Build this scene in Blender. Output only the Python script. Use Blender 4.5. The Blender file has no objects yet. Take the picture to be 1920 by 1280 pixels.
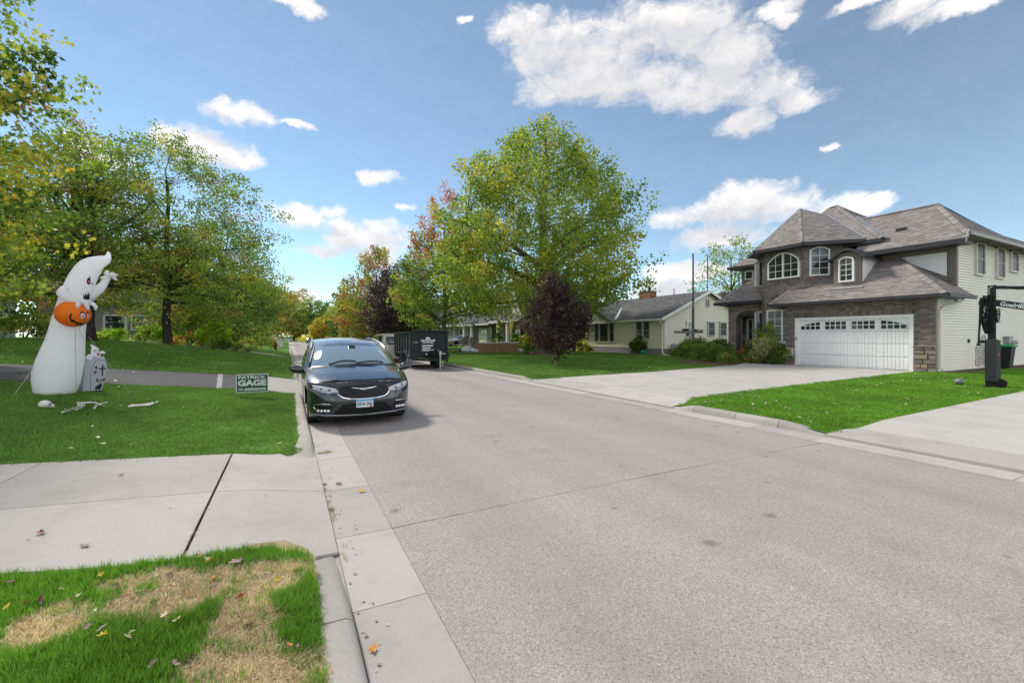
import bpy, bmesh, math, random
import numpy as np
from mathutils import Vector, Matrix, noise
from mathutils.bvhtree import BVHTree
SC = bpy.context.scene
C = SC.collection
PI = math.pi
V = Vector

# ------------------------------------------------------------------ camera, sky, sun, exposure
YAW = math.radians(27.264)
cam_data = bpy.data.cameras.new('camera')
cam_data.sensor_width = 36.0
cam_data.lens = 36.0 * 815 / 1920
cam_data.shift_y = -10 / 1920
cam_data.clip_start = 0.05
cam_data.clip_end = 3000
cam = bpy.data.objects.new('camera', cam_data)
C.objects.link(cam)
cam.location = (0, 0, 1.75)
cam.rotation_euler = (PI / 2, 0, -YAW)
SC.camera = cam
SUN_AZ, SUN_EL = math.radians(-21), math.radians(43)
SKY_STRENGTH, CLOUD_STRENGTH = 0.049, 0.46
SUN_STRENGTH, SUN_ANGLE = 1.15, math.radians(8)
SC.view_settings.view_transform = 'Standard'
SC.view_settings.look = 'None'
SC.view_settings.gamma = 1
SC.view_settings.use_curve_mapping = False
SC.view_settings.exposure = 1.83
SC.cycles.max_bounces = 6
SC.cycles.transparent_max_bounces = 8

CLOUDS = [(0.507,0.699,0.106,0.071), (0.598,0.652,0.153,0.105), (0.751,0.661,0.144,0.102), (0.861,0.660,0.133,0.085), (0.942,0.592,0.101,0.076), (0.739,0.569,0.197,0.068), (0.902,0.536,0.140,0.071), (0.999,0.494,0.095,0.061), (1.061,0.450,0.074,0.033), (0.966,0.428,0.066,0.037), (0.586,0.561,0.125,0.049), (1.031,0.645,0.046,0.026), (1.044,0.621,0.030,0.019), (1.206,0.562,0.063,0.037), (1.288,0.528,0.080,0.024), (1.157,0.601,0.051,0.022), (-0.088,0.434,0.086,0.031), (-0.114,0.444,0.024,0.030), (-0.134,0.357,0.090,0.044), (-0.101,0.350,0.064,0.030), (-0.182,0.364,0.044,0.028), (-0.275,0.305,0.045,0.023), (0.184,0.350,0.054,0.022), (0.229,0.288,0.029,0.015), (0.020,0.245,0.080,0.033), (0.081,0.266,0.042,0.018), (0.102,0.217,0.059,0.055), (0.189,0.218,0.088,0.057), (0.060,0.180,0.053,0.018), (0.167,0.175,0.090,0.034), (0.040,0.676,0.046,0.028), (0.010,0.682,0.045,0.010), (0.971,0.281,0.093,0.047), (0.912,0.261,0.099,0.049), (1.026,0.251,0.092,0.048), (0.850,0.251,0.073,0.034), (1.110,0.232,0.082,0.034), (1.157,0.229,0.051,0.024), (0.932,0.209,0.136,0.038), (0.881,0.135,0.071,0.026), (0.829,0.144,0.075,0.029), (0.807,0.104,0.076,0.033), (0.025,0.077,0.046,0.025), (0.670,0.084,0.082,0.042), (1.110,0.351,0.023,0.009), (0.366,0.720,0.020,0.011), (0.020,0.430,0.034,0.011), (-0.300,0.315,0.036,0.020)]

def build_world():
    w = bpy.data.worlds.new('World'); SC.world = w; w.use_nodes = True
    nt = w.node_tree; N = nt.nodes; L = nt.links
    for n in list(N): N.remove(n)
    out = N.new('ShaderNodeOutputWorld')
    sky = N.new('ShaderNodeTexSky'); sky.sky_type = 'NISHITA'; sky.sun_disc = False
    sky.sun_elevation = SUN_EL; sky.sun_rotation = SUN_AZ
    sky.air_density = 0.7; sky.dust_density = 0.0; sky.ozone_density = 0.2
    bg = N.new('ShaderNodeBackground'); bg.inputs['Strength'].default_value = SKY_STRENGTH
    tint = N.new('ShaderNodeMix'); tint.data_type = 'RGBA'; tint.blend_type = 'MULTIPLY'; tint.inputs['Factor'].default_value = 1
    tint.inputs['B'].default_value = (.88, 1.03, .97, 1); L.new(sky.outputs[0], tint.inputs['A']); L.new(tint.outputs['Result'], bg.inputs['Color'])
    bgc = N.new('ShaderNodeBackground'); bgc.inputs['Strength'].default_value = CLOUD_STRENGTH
    mix = N.new('ShaderNodeMixShader')
    L.new(bg.outputs[0], mix.inputs[1]); L.new(bgc.outputs[0], mix.inputs[2]); L.new(mix.outputs[0], out.inputs[0])
    tc = N.new('ShaderNodeTexCoord'); D = tc.outputs['Generated']
    def m(op, a, b=None, c=None):
        n = N.new('ShaderNodeMath'); n.operation = op
        for i, x in enumerate((a, b, c)):
            if x is None: continue
            if hasattr(x, 'links'): L.new(x, n.inputs[i])
            else: n.inputs[i].default_value = x
        return n.outputs[0]
    def vm(op, a, b=None, c=None, o=0):
        n = N.new('ShaderNodeVectorMath'); n.operation = op
        for i, x in enumerate((a, b, c)):
            if x is None: continue
            if hasattr(x, 'links'): L.new(x, n.inputs[i])
            else: n.inputs[i].default_value = x
        return n.outputs[o]
    def nz(vec, scale, detail, rough=.55):
        n = N.new('ShaderNodeTexNoise'); n.inputs['Scale'].default_value = scale
        n.inputs['Detail'].default_value = detail; n.inputs['Roughness'].default_value = rough
        L.new(vec, n.inputs['Vector']); return n
    sep = N.new('ShaderNodeSeparateXYZ'); L.new(D, sep.inputs[0])
    x, y, z = sep.outputs
    hor = m('SQRT', m('ADD', m('MULTIPLY', x, x), m('MULTIPLY', y, y)))
    az = m('ARCTAN2', x, y)
    tt = m('DIVIDE', z, m('MAXIMUM', hor, .02))
    comb = N.new('ShaderNodeCombineXYZ'); L.new(az, comb.inputs[0]); L.new(tt, comb.inputs[1])
    P = comb.outputs[0]
    warp = nz(P, 9, 5, .6)
    P = vm('ADD', P, vm('MULTIPLY', vm('SUBTRACT', warp.outputs['Color'], (.5, .5, .5)), (.10, .055, 0)))
    warp2 = nz(P, 38, 4, .6)
    P = vm('ADD', P, vm('MULTIPLY', vm('SUBTRACT', warp2.outputs['Color'], (.5, .5, .5)), (.028, .02, 0)))
    # clouds over this street: azimuth (rad, clockwise from the street axis), tan(elevation), half sizes
    def field(P):
        best = None
        for (a0, t0, ra, rt) in CLOUDS:
            q = vm('MULTIPLY_ADD', P, (1 / ra, 1 / rt, 0), (-a0 / ra, -t0 / rt, 0))
            d2 = vm('DOT_PRODUCT', q, q, o=1)
            best = d2 if best is None else m('SMOOTH_MIN', best, d2, .25)
        return m('SUBTRACT', 1, best)
    best = field(P)
    over = m('MINIMUM', m('MAXIMUM', field(vm('ADD', P, (0, .045, 0))), -.4), 1)   # cloud standing above a point shades it
    fb = nz(P, 11, 10, .68)
    dens = m('ADD', best, m('MULTIPLY', m('SUBTRACT', fb.outputs[0], .5), 2.4))
    # broken cumulus over the unseen sky, thickened to add fill light on shaded walls
    gen = nz(vm('MULTIPLY', P, (1, 1.3, 1)), 3.6, 8, .58)
    cosf = vm('DOT_PRODUCT', D, (math.sin(YAW) * .93, math.cos(YAW) * .93, .37), o=1)
    outside = N.new('ShaderNodeMapRange'); outside.interpolation_type = 'SMOOTHSTEP'
    L.new(cosf, outside.inputs[0])
    outside.inputs[1].default_value = .52; outside.inputs[2].default_value = .40
    outside.inputs[3].default_value = -2; outside.inputs[4].default_value = 0
    dens2 = m('ADD', m('MULTIPLY', m('SUBTRACT', gen.outputs[0], .445), 9), outside.outputs[0])
    dens = m('MAXIMUM', dens, dens2)
    al = N.new('ShaderNodeMapRange'); al.interpolation_type = 'SMOOTHSTEP'
    L.new(dens, al.inputs[0]); al.inputs[1].default_value = .08; al.inputs[2].default_value = 1.0
    above = N.new('ShaderNodeMapRange'); L.new(tt, above.inputs[0]); above.inputs[1].default_value = -.02; above.inputs[2].default_value = .03
    veil = m('ADD', m('MULTIPLY', al.outputs[0], .87), .10)          # thin high haze between the clouds
    fac = m('MULTIPLY', veil, above.outputs[0])
    L.new(fac, mix.inputs[0])
    # relief: compare the puff field with itself a little higher up (towards the sun)
    fb2 = nz(vm('ADD', P, (-.004, .028, 0)), 11, 10, .68)
    rel = m('SUBTRACT', fb.outputs[0], fb2.outputs[0])
    sh = m('ADD', m('MULTIPLY', rel, 1.5), m('MULTIPLY', m('MULTIPLY', over, al.outputs[0]), -.50))
    lit = N.new('ShaderNodeMapRange'); L.new(sh, lit.inputs[0]); lit.inputs[1].default_value = -.5; lit.inputs[2].default_value = .28
    cr = N.new('ShaderNodeMix'); cr.data_type = 'RGBA'
    L.new(lit.outputs[0], cr.inputs['Factor'])
    cr.inputs['A'].default_value = (.46, .46, .475, 1); cr.inputs['B'].default_value = (.71, .68, .66, 1)
    L.new(cr.outputs['Result'], bgc.inputs['Color'])
    # cumulus opposite the sun shows its sunlit side, boosted further to fill shaded fronts
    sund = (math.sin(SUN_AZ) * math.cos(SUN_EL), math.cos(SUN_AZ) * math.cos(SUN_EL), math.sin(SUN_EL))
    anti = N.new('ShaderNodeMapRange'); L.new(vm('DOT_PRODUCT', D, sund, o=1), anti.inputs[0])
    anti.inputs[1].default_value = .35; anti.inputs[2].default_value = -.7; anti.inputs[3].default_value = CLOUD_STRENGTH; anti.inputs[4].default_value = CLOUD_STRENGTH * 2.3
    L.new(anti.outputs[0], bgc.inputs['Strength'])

def build_sun():
    l = bpy.data.lights.new('sun', 'SUN'); l.energy = SUN_STRENGTH; l.angle = SUN_ANGLE; l.color = (1, .95, .86)
    o = bpy.data.objects.new('sun', l); C.objects.link(o)
    d = V((math.sin(SUN_AZ) * math.cos(SUN_EL), math.cos(SUN_AZ) * math.cos(SUN_EL), math.sin(SUN_EL)))
    o.rotation_euler = d.to_track_quat('Z', 'Y').to_euler(); o.location = (0, 0, 60)

# ------------------------------------------------------------------ mesh helpers
class MB:
    def __init__(s): s.v = []; s.f = []; s.c = []
    def add(s, vs, fs, col=None):
        b = len(s.v); s.v += [tuple(p) for p in vs]
        for f in fs: s.f.append([i + b for i in f]); s.c.append(col)
    def poly(s, pts, col=None): s.add(pts, [list(range(len(pts)))], col)
    def obox(s, c, ax, ay, az, col=None):
        c, ax, ay, az = V(c), V(ax), V(ay), V(az)
        vs = [c + i * ax + j * ay + k * az for k in (-1, 1) for j in (-1, 1) for i in (-1, 1)]
        fs = [(0, 2, 3, 1), (4, 5, 7, 6), (0, 1, 5, 4), (2, 6, 7, 3), (0, 4, 6, 2), (1, 3, 7, 5)]
        if ax.cross(ay).dot(az) < 0: fs = [f[::-1] for f in fs]
        s.add(vs, fs, col)
    def box(s, x0, x1, y0, y1, z0, z1, col=None):
        s.obox(((x0 + x1) / 2, (y0 + y1) / 2, (z0 + z1) / 2), ((x1 - x0) / 2, 0, 0), (0, (y1 - y0) / 2, 0), (0, 0, (z1 - z0) / 2), col)
    def beam(s, p, q, w, h, up=(0, 0, 1), col=None):
        p, q = V(p), V(q); d = q - p; a = d.cross(V(up))
        if a.length < 1e-6: a = d.cross(V((1, 0, 0)))
        a.normalize(); b = a.cross(d).normalized()
        s.obox((p + q) / 2, d / 2, a * w / 2, b * h / 2, col)
    def tube(s, pts, r, n=6, col=None, cap=True):
        pts = [V(p) for p in pts]; rs = r if isinstance(r, (list, tuple)) else [r] * len(pts)
        vs = []; ref = None
        for i, p in enumerate(pts):
            t = (pts[min(i + 1, len(pts) - 1)] - pts[max(i - 1, 0)]).normalized()
            if ref is None: ref = t.orthogonal().normalized()
            u = (ref - t * ref.dot(t))
            u = u.normalized() if u.length > 1e-6 else t.orthogonal().normalized()
            ref = u; w = t.cross(u)
            for k in range(n):
                a = 2 * PI * k / n; vs.append(p + (u * math.cos(a) + w * math.sin(a)) * rs[i])
        fs = [(i * n + k, i * n + (k + 1) % n, (i + 1) * n + (k + 1) % n, (i + 1) * n + k) for i in range(len(pts) - 1) for k in range(n)]
        if cap: fs += [tuple(range(n))[::-1], tuple(range((len(pts) - 1) * n, len(pts) * n))]
        s.add(vs, fs, col)
    def loft(s, rings, col=None, cap=True, closed=True):
        n = len(rings[0]); vs = [p for r in rings for p in r]
        e = n if closed else n - 1
        fs = [(i * n + k, i * n + (k + 1) % n, (i + 1) * n + (k + 1) % n, (i + 1) * n + k) for i in range(len(rings) - 1) for k in range(e)]
        if cap and closed: fs += [tuple(range(n))[::-1], tuple(range((len(rings) - 1) * n, len(rings) * n))]
        s.add(vs, fs, col)
    def lathe(s, prof, n=16, o=(0, 0, 0), axis='z', col=None):
        o = V(o); rings = []
        for r, z in prof:
            ring = []
            for k in range(n):
                a = 2 * PI * k / n
                p = (r * math.cos(a), r * math.sin(a), z) if axis == 'z' else ((z, r * math.cos(a), r * math.sin(a)) if axis == 'x' else (r * math.sin(a), z, r * math.cos(a)))
                ring.append(o + V(p))
            rings.append(ring)
        s.loft(rings, col)
    def ell(s, c, rx, ry, rz, n=12, m=8, col=None):
        c = V(c); rings = []
        for i in range(1, m):
            t = PI * i / m - PI / 2
            rings.append([c + V((rx * math.cos(t) * math.cos(2 * PI * k / n), ry * math.cos(t) * math.sin(2 * PI * k / n), rz * math.sin(t))) for k in range(n)])
        s.loft(rings, col)
    def prism(s, pts, off, col=None):
        off = V(off); n = len(pts); a = [V(p) for p in pts]; b = [p + off for p in a]
        s.add(a + b, [tuple(range(n))[::-1], tuple(range(n, 2 * n))] + [(i, (i + 1) % n, n + (i + 1) % n, n + i) for i in range(n)], col)
    def grid(s, fn, us, vs_, col=None, flip=False):
        vs = [fn(u, v) for v in vs_ for u in us]; n = len(us)
        fs = [(j * n + i, j * n + i + 1, (j + 1) * n + i + 1, (j + 1) * n + i) for j in range(len(vs_) - 1) for i in range(n - 1)]
        if flip: fs = [f[::-1] for f in fs]
        s.add(vs, fs, col)

LOC = {}
def finish(me, name, m, parent=None, smooth=None, kind=None, label=None, cat=None, group=None, world=True):
    """link a mesh as one object; world=True: its points are in world space and are moved into the parent's frame"""
    o = bpy.data.objects.new(name, me); C.objects.link(o)
    if m is not None: me.materials.append(m)
    if parent is not None:
        o.parent = parent; LOC[o] = LOC.get(parent, V((0, 0, 0)))
        if world: me.transform(Matrix.Translation(-LOC[o]))
    if smooth is not None:
        me.shade_smooth()
        if smooth < 180: me.set_sharp_from_angle(angle=math.radians(smooth))
    tag(o, label, cat, group, kind)
    return o
def tag(o, label=None, cat=None, group=None, kind=None):
    if label: o['label'] = label
    if cat: o['category'] = cat
    if group: o['group'] = group
    if kind: o['kind'] = kind
    return o
def obj(name, mb, m, parent=None, smooth=None, kind=None, label=None, cat=None, group=None, world=True):
    me = bpy.data.meshes.new(name); me.from_pydata(mb.v, [], mb.f)
    if any(c is not None for c in mb.c):
        at = me.attributes.new('Col', 'FLOAT_COLOR', 'FACE')
        at.data.foreach_set('color', np.array([(*(c or (.5, .5, .5)), 1) for c in mb.c], dtype=np.float32).ravel())
    return finish(me, name, m, parent, smooth, kind, label, cat, group, world)
def thing(name, label, cat, loc=(0, 0, 0), rotz=0, group=None):
    """an Empty at the thing's base that parents its parts"""
    o = bpy.data.objects.new(name, None); C.objects.link(o)
    o.empty_display_size = .2; o.location = loc; o.rotation_euler = (0, 0, rotz)
    LOC[o] = V(loc); return tag(o, label, cat, group)
def share(name, src, m, parent, M=None):
    """a piece sharing its mesh data with src"""
    o = bpy.data.objects.new(name, src); C.objects.link(o); o.parent = parent
    LOC[o] = LOC.get(parent, V((0, 0, 0)))
    if M is not None: o.matrix_local = M
    return o
def dup(root, loc, rotz=None, label=None, scale=None, group=None):
    r = root.copy(); C.objects.link(r); r.location = loc
    if rotz is not None: r.rotation_euler = (0, 0, rotz)
    if scale: r.scale = scale if isinstance(scale, (tuple, list)) else (scale,) * 3
    if label: r['label'] = label
    if group: r['group'] = group
    for ch in list(root.children):
        c = ch.copy(); C.objects.link(c); c.parent = r
        for g in ch.children:
            d = g.copy(); C.objects.link(d); d.parent = c
    return r

# ------------------------------------------------------------------ materials
MATS = {}
def mat(name, col=(.5, .5, .5), rough=.6, spec=.3, metal=0, var=.0, vs=4.0, fine=0.0, fs=120., bump=0.0, bs=80., attr=False, coat=0, col2=None, trans=0, stretch=None, emit=0):
    if name in MATS: return MATS[name]
    m = bpy.data.materials.new(name); m.use_nodes = True; MATS[name] = m
    nt = m.node_tree; N, L = nt.nodes, nt.links
    b = N['Principled BSDF']; outn = N['Material Output']
    b.inputs['Roughness'].default_value = rough; b.inputs['Metallic'].default_value = metal
    b.inputs['Specular IOR Level'].default_value = spec; b.inputs['Coat Weight'].default_value = coat
    b.inputs['Coat Roughness'].default_value = .03
    geo = N.new('ShaderNodeNewGeometry'); pos = geo.outputs['Position']
    if stretch:
        mp = N.new('ShaderNodeMapping'); mp.inputs['Scale'].default_value = stretch; L.new(pos, mp.inputs[0]); pos = mp.outputs[0]
    def nzz(scale, det=4, rg=.6):
        n = N.new('ShaderNodeTexNoise'); n.inputs['Scale'].default_value = scale; n.inputs['Detail'].default_value = det
        n.inputs['Roughness'].default_value = rg; L.new(pos, n.inputs['Vector']); return n.outputs[0]
    if attr:
        a = N.new('ShaderNodeAttribute'); a.attribute_name = 'Col'; c = a.outputs['Color']
    else:
        r = N.new('ShaderNodeRGB'); r.outputs[0].default_value = (*col, 1); c = r.outputs[0]
    def mix(c, fac, blend, other):
        x = N.new('ShaderNodeMix'); x.data_type = 'RGBA'; x.blend_type = blend
        if hasattr(fac, 'links'): L.new(fac, x.inputs['Factor'])
        else: x.inputs['Factor'].default_value = fac
        L.new(c, x.inputs['A'])
        if hasattr(other, 'links'): L.new(other, x.inputs['B'])
        else: x.inputs['B'].default_value = (*other, 1)
        return x.outputs['Result']
    def ramp(v, lo, hi, a, bb):
        r = N.new('ShaderNodeMapRange'); L.new(v, r.inputs[0]); r.inputs[1].default_value = lo; r.inputs[2].default_value = hi
        r.inputs[3].default_value = a; r.inputs[4].default_value = bb; return r.outputs[0]
    if col2: c = mix(c, ramp(nzz(vs), .38, .62, 0, 1), 'MIX', col2)
    if var:
        v = ramp(nzz(vs, 5), .25, .75, 1 - var, 1 + var); g = N.new('ShaderNodeCombineColor')
        for i in range(3): L.new(v, g.inputs[i])
        c = mix(c, 1, 'MULTIPLY', g.outputs[0])
    if fine:
        v = ramp(nzz(fs, 2, .7), .3, .7, 1 - fine, 1 + fine); g = N.new('ShaderNodeCombineColor')
        for i in range(3): L.new(v, g.inputs[i])
        c = mix(c, 1, 'MULTIPLY', g.outputs[0])
    L.new(c, b.inputs['Base Color'])
    if bump:
        bp = N.new('ShaderNodeBump'); bp.inputs['Strength'].default_value = bump; bp.inputs['Distance'].default_value = .02
        L.new(nzz(bs, 3), bp.inputs['Height']); L.new(bp.outputs[0], b.inputs['Normal'])
    if emit:
        L.new(c, b.inputs['Emission Color']); b.inputs['Emission Strength'].default_value = emit
    if trans:
        t = N.new('ShaderNodeBsdfTranslucent'); x = N.new('ShaderNodeMixShader'); x.inputs[0].default_value = trans
        L.new(mix(c, 1, 'MULTIPLY', (1.25, 1.2, .8) if attr else (1, 1, 1.04)), t.inputs[0])
        L.new(b.outputs[0], x.inputs[1]); L.new(t.outputs[0], x.inputs[2]); L.new(x.outputs[0], outn.inputs[0])
    return m

def ground_mat(name, base, dark, speck, kind):
    """asphalt / concrete: aggregate speckle, blotches, stains"""
    m = bpy.data.materials.new(name); m.use_nodes = True; MATS[name] = m
    N, L = m.node_tree.nodes, m.node_tree.links; b = N['Principled BSDF']
    b.inputs['Roughness'].default_value = .85; b.inputs['Specular IOR Level'].default_value = .25
    geo = N.new('ShaderNodeNewGeometry'); P = geo.outputs['Position']
    def nzz(s, d=4, r=.6):
        n = N.new('ShaderNodeTexNoise'); n.inputs['Scale'].default_value = s; n.inputs['Detail'].default_value = d; n.inputs['Roughness'].default_value = r
        L.new(P, n.inputs['Vector']); return n.outputs[0]
    def rp(v, lo, hi, a=0, bb=1):
        r = N.new('ShaderNodeMapRange'); L.new(v, r.inputs[0]); r.inputs[1].default_value = lo; r.inputs[2].default_value = hi
        r.inputs[3].default_value = a; r.inputs[4].default_value = bb; return r.outputs[0]
    def mx(c, fac, other, bl='MIX'):
        x = N.new('ShaderNodeMix'); x.data_type = 'RGBA'; x.blend_type = bl
        if hasattr(fac, 'links'): L.new(fac, x.inputs['Factor'])
        else: x.inputs['Factor'].default_value = fac
        if hasattr(c, 'links'): L.new(c, x.inputs['A'])
        else: x.inputs['A'].default_value = (*c, 1)
        if hasattr(other, 'links'): L.new(other, x.inputs['B'])
        else: x.inputs['B'].default_value = (*other, 1)
        return x.outputs['Result']
    vo = N.new('ShaderNodeTexVoronoi'); vo.inputs['Scale'].default_value = 125 if kind == 'asphalt' else 260; L.new(P, vo.inputs['Vector'])
    sepc = N.new('ShaderNodeSeparateColor'); L.new(vo.outputs['Color'], sepc.inputs[0])
    c = mx(base, rp(sepc.outputs[0], .0, .45, speck, 0), dark)
    light = tuple(min(1, x * 1.55) for x in base)
    c = mx(c, rp(sepc.outputs[1], .72, 1, 0, speck), light)
    c = mx(c, rp(nzz(.45, 5), .35, .72, 0, .16), dark)
    c = mx(c, rp(nzz(2.2, 5), .45, .8, 0, .15), dark)
    oi = N.new('ShaderNodeObjectInfo'); tone = N.new('ShaderNodeCombineColor'); tv = rp(oi.outputs['Random'], 0, 1, .88, 1.07)
    for i in range(3): L.new(tv, tone.inputs[i])
    if kind != 'asphalt': c = mx(c, 1, tone.outputs[0], 'MULTIPLY')
    def m2(v):   # stain radius differs from spot to spot
        a = N.new('ShaderNodeMath'); a.operation = 'SUBTRACT'; sc = N.new('ShaderNodeSeparateColor'); L.new(v.outputs['Color'], sc.inputs[0])
        L.new(v.outputs['Distance'], a.inputs[0]); L.new(rp(sc.outputs[0], .22, 1, -.06, .05), a.inputs[1]); return a.outputs[0]
    if kind == 'asphalt':
        mp = N.new('ShaderNodeMapping'); mp.inputs['Scale'].default_value = (.9, .035, 1); L.new(P, mp.inputs[0])
        tn = N.new('ShaderNodeTexNoise'); tn.inputs['Scale'].default_value = 1; tn.inputs['Detail'].default_value = 4; L.new(mp.outputs[0], tn.inputs['Vector'])
        c = mx(c, rp(tn.outputs[0], .42, .66, 0, .28), dark)
        vs = N.new('ShaderNodeTexVoronoi'); vs.voronoi_dimensions = '2D'; vs.inputs['Scale'].default_value = .95; vs.inputs['Randomness'].default_value = 1; L.new(P, vs.inputs['Vector'])
        c = mx(c, rp(m2(vs), -.02, .03, .6, 0), tuple(x * .32 for x in base))
        v2 = N.new('ShaderNodeTexVoronoi'); v2.voronoi_dimensions = '2D'; v2.inputs['Scale'].default_value = .45; L.new(P, v2.inputs['Vector'])
        c = mx(c, rp(v2.outputs['Distance'], .0, .11, .25, 0), tuple(x * .45 for x in base))
    else:
        c = mx(c, rp(nzz(11, 4), .56, .8, 0, .3), (.30, .25, .20)); c = mx(c, rp(nzz(1.1, 6, .7), .47, .76, 0, .55), tuple(x * .62 for x in base))
    L.new(c, b.inputs['Base Color'])
    bp = N.new('ShaderNodeBump'); bp.inputs['Strength'].default_value = .35 if kind == 'asphalt' else .12; bp.inputs['Distance'].default_value = .006
    L.new(sepc.outputs[2], bp.inputs['Height']); L.new(bp.outputs[0], b.inputs['Normal'])
    return m

def leaf_mat(name, trans=.32, rough=.5, var=0, vs=1):
    return mat(name, attr=True, trans=trans, rough=rough, spec=.25, fine=.12, fs=9, var=var, vs=vs)

# ------------------------------------------------------------------ text, decals, glazing
def text_mesh(body, width, height, bold=.02, depth=.004):
    """flat lettering in the xz plane, centred, fitted to width x height, facing -y"""
    cu = bpy.data.curves.new('lettering', 'FONT'); cu.body = body; cu.align_x = 'CENTER'; cu.align_y = 'CENTER'
    cu.size = 1; cu.offset = bold; cu.extrude = .01
    cu.resolution_u = 3
    o = bpy.data.objects.new('lettering', cu); C.objects.link(o)
    dg = bpy.context.evaluated_depsgraph_get(); dg.update()
    me = bpy.data.meshes.new_from_object(o.evaluated_get(dg)); bpy.data.objects.remove(o)
    co = np.empty(len(me.vertices) * 3); me.vertices.foreach_get('co', co); co = co.reshape(-1, 3)
    mn, mx = co.min(0), co.max(0); q = (co - (mn + mx) / 2) / np.maximum(mx - mn, 1e-6)
    out = np.stack([q[:, 0] * width, -q[:, 2] * depth, q[:, 1] * height], 1)
    me.vertices.foreach_set('co', out.ravel()); me.update(); me.materials.clear()
    return me
def lettering(body, loc, width, height, m, parent, rotz=0, bold=.02, depth=.004, tilt=0, name='lettering'):
    me = text_mesh(body, width, height, bold, depth)
    me.transform(Matrix.Translation(V(loc)) @ Matrix.Rotation(rotz, 4, 'Z') @ Matrix.Rotation(tilt, 4, 'Y'))
    return finish(me, name, m, parent, world=False)

def bvh_of(mb): return BVHTree.FromPolygons([V(p) for p in mb.v], mb.f)
def decal(name, pts, m, parent, bvh, off=.008, y0=-3, sub=4):
    """a printed patch laid on a curved skin: (x, z) outline carried onto the surface seen from local -y"""
    bm = bmesh.new(); vs = [bm.verts.new((x, 0, z)) for x, z in pts]; bm.faces.new(vs)
    bmesh.ops.triangulate(bm, faces=bm.faces[:])
    bmesh.ops.subdivide_edges(bm, edges=bm.edges[:], cuts=sub, use_grid_fill=True)
    for v in bm.verts:
        h = bvh.ray_cast(V((v.co.x, y0, v.co.z)), V((0, 1, 0)))
        if h[0] is None: h = bvh.find_nearest(V((v.co.x, -.3, v.co.z)))
        v.co = h[0] + V((0, -off, 0))
    me = bpy.data.meshes.new(name); bm.to_mesh(me); bm.free()
    return finish(me, name, m, parent, world=False)

GLASS = lambda: mat('window_glass', (.03, .04, .042), rough=.03, spec=.9, var=.4, vs=2)
def window(parent, p, u, nrm, w, h, cols=1, rows=2, fw=.09, arch=0, halves=1, fm=None, gm=None, mw=.025, sill=False, name='window'):
    """window with bottom centre p, across u, facing nrm: frame, panes, glazing bars; arch = rise of the top"""
    p, u, n = V(p), V(u).normalized(), V(nrm).normalized(); z = V((0, 0, 1)); p = p + n * .045
    fm = fm or mat('white_trim', (.84, .84, .83), rough=.45, spec=.4, var=.05); gm = gm or GLASS()
    H = lambda x: h - arch * min(1, (2 * abs(x) / w) ** 2) if arch else h
    pt = lambda x, zz, d: p + u * x + z * zz + n * d
    K = 12 if arch else 1
    fr = MB()
    def bar(x0, x1, z0f, z1f, d0, d1):
        xs = [x0 + (x1 - x0) * i / K for i in range(K + 1)]
        for a, b in zip(xs[:-1], xs[1:]):
            q = [pt(a, z0f(a), d0), pt(b, z0f(b), d0), pt(b, z1f(b), d0), pt(a, z1f(a), d0)]
            fr.prism(q, n * (d1 - d0))
    hw = w / 2
    def upright(x0, x1, za, d1=.05):
        q = [pt(x0, za, -.08), pt(x1, za, -.08), pt(x1, min(H(x1), H(x0)) - .001, -.08), pt(x0, min(H(x0), H(x1)) - .001, -.08)]
        fr.prism(q, n * (d1 + .08))
    upright(-hw, -hw + fw, 0); upright(hw - fw, hw, 0)
    bar(-hw + fw, hw - fw, lambda x: 0, lambda x: fw, -.08, .05)
    bar(-hw, hw, lambda x: H(x) - fw, lambda x: H(x) + .001, -.08, .055)
    if sill: fr.obox(pt(0, -.03, .05), u * (hw + .05), n * .06, z * .03)
    cw = (w - 2 * fw)
    hx = [(-hw + fw + cw * k / halves, -hw + fw + cw * (k + 1) / halves) for k in range(halves)]
    for k in range(1, halves):
        x = -hw + fw + cw * k / halves; upright(x - fw * .6, x + fw * .6, fw, .052)
    fo = obj(name, fr, fm, parent)
    py = lambda r: fw + (h - 2 * fw - (arch * .45)) * r / rows
    for k, (a, b) in enumerate(hx):
        mm = MB(); a += 0 if k == 0 else fw * .6; b -= 0 if k == halves - 1 else fw * .6
        for c in range(cols):
            x0 = a + (b - a) * c / cols; x1 = a + (b - a) * (c + 1) / cols
            for r in range(rows):
                z0 = py(r); top = r == rows - 1
                xs = [x0 + (x1 - x0) * i / 4 for i in range(5)]
                up = [pt(x, (H(x) - fw) if top else py(r + 1), 0) for x in reversed(xs)] if top and arch else [pt(x1, h - fw if top else py(r + 1), 0), pt(x0, h - fw if top else py(r + 1), 0)]
                t = (rnd.random() - .5) * .006; g = MB(); g.poly([pt(x0, z0, t), pt(x1, z0, -t)] + up); obj('pane', g, gm, fo)
            if c: mm.prism([pt(x0 - mw / 2, fw, .005), pt(x0 + mw / 2, fw, .005), pt(x0 + mw / 2, H(x0) - fw, .005), pt(x0 - mw / 2, H(x0) - fw, .005)], n * .02)
        for r in range(1, rows):
            mm.prism([pt(a, py(r) - mw / 2, .006), pt(b, py(r) - mw / 2, .006), pt(b, py(r) + mw / 2, .006), pt(a, py(r) + mw / 2, .006)], n * .021)
        if mm.f: obj('glazing_bar', mm, fm, fo)
    return fo

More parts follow.
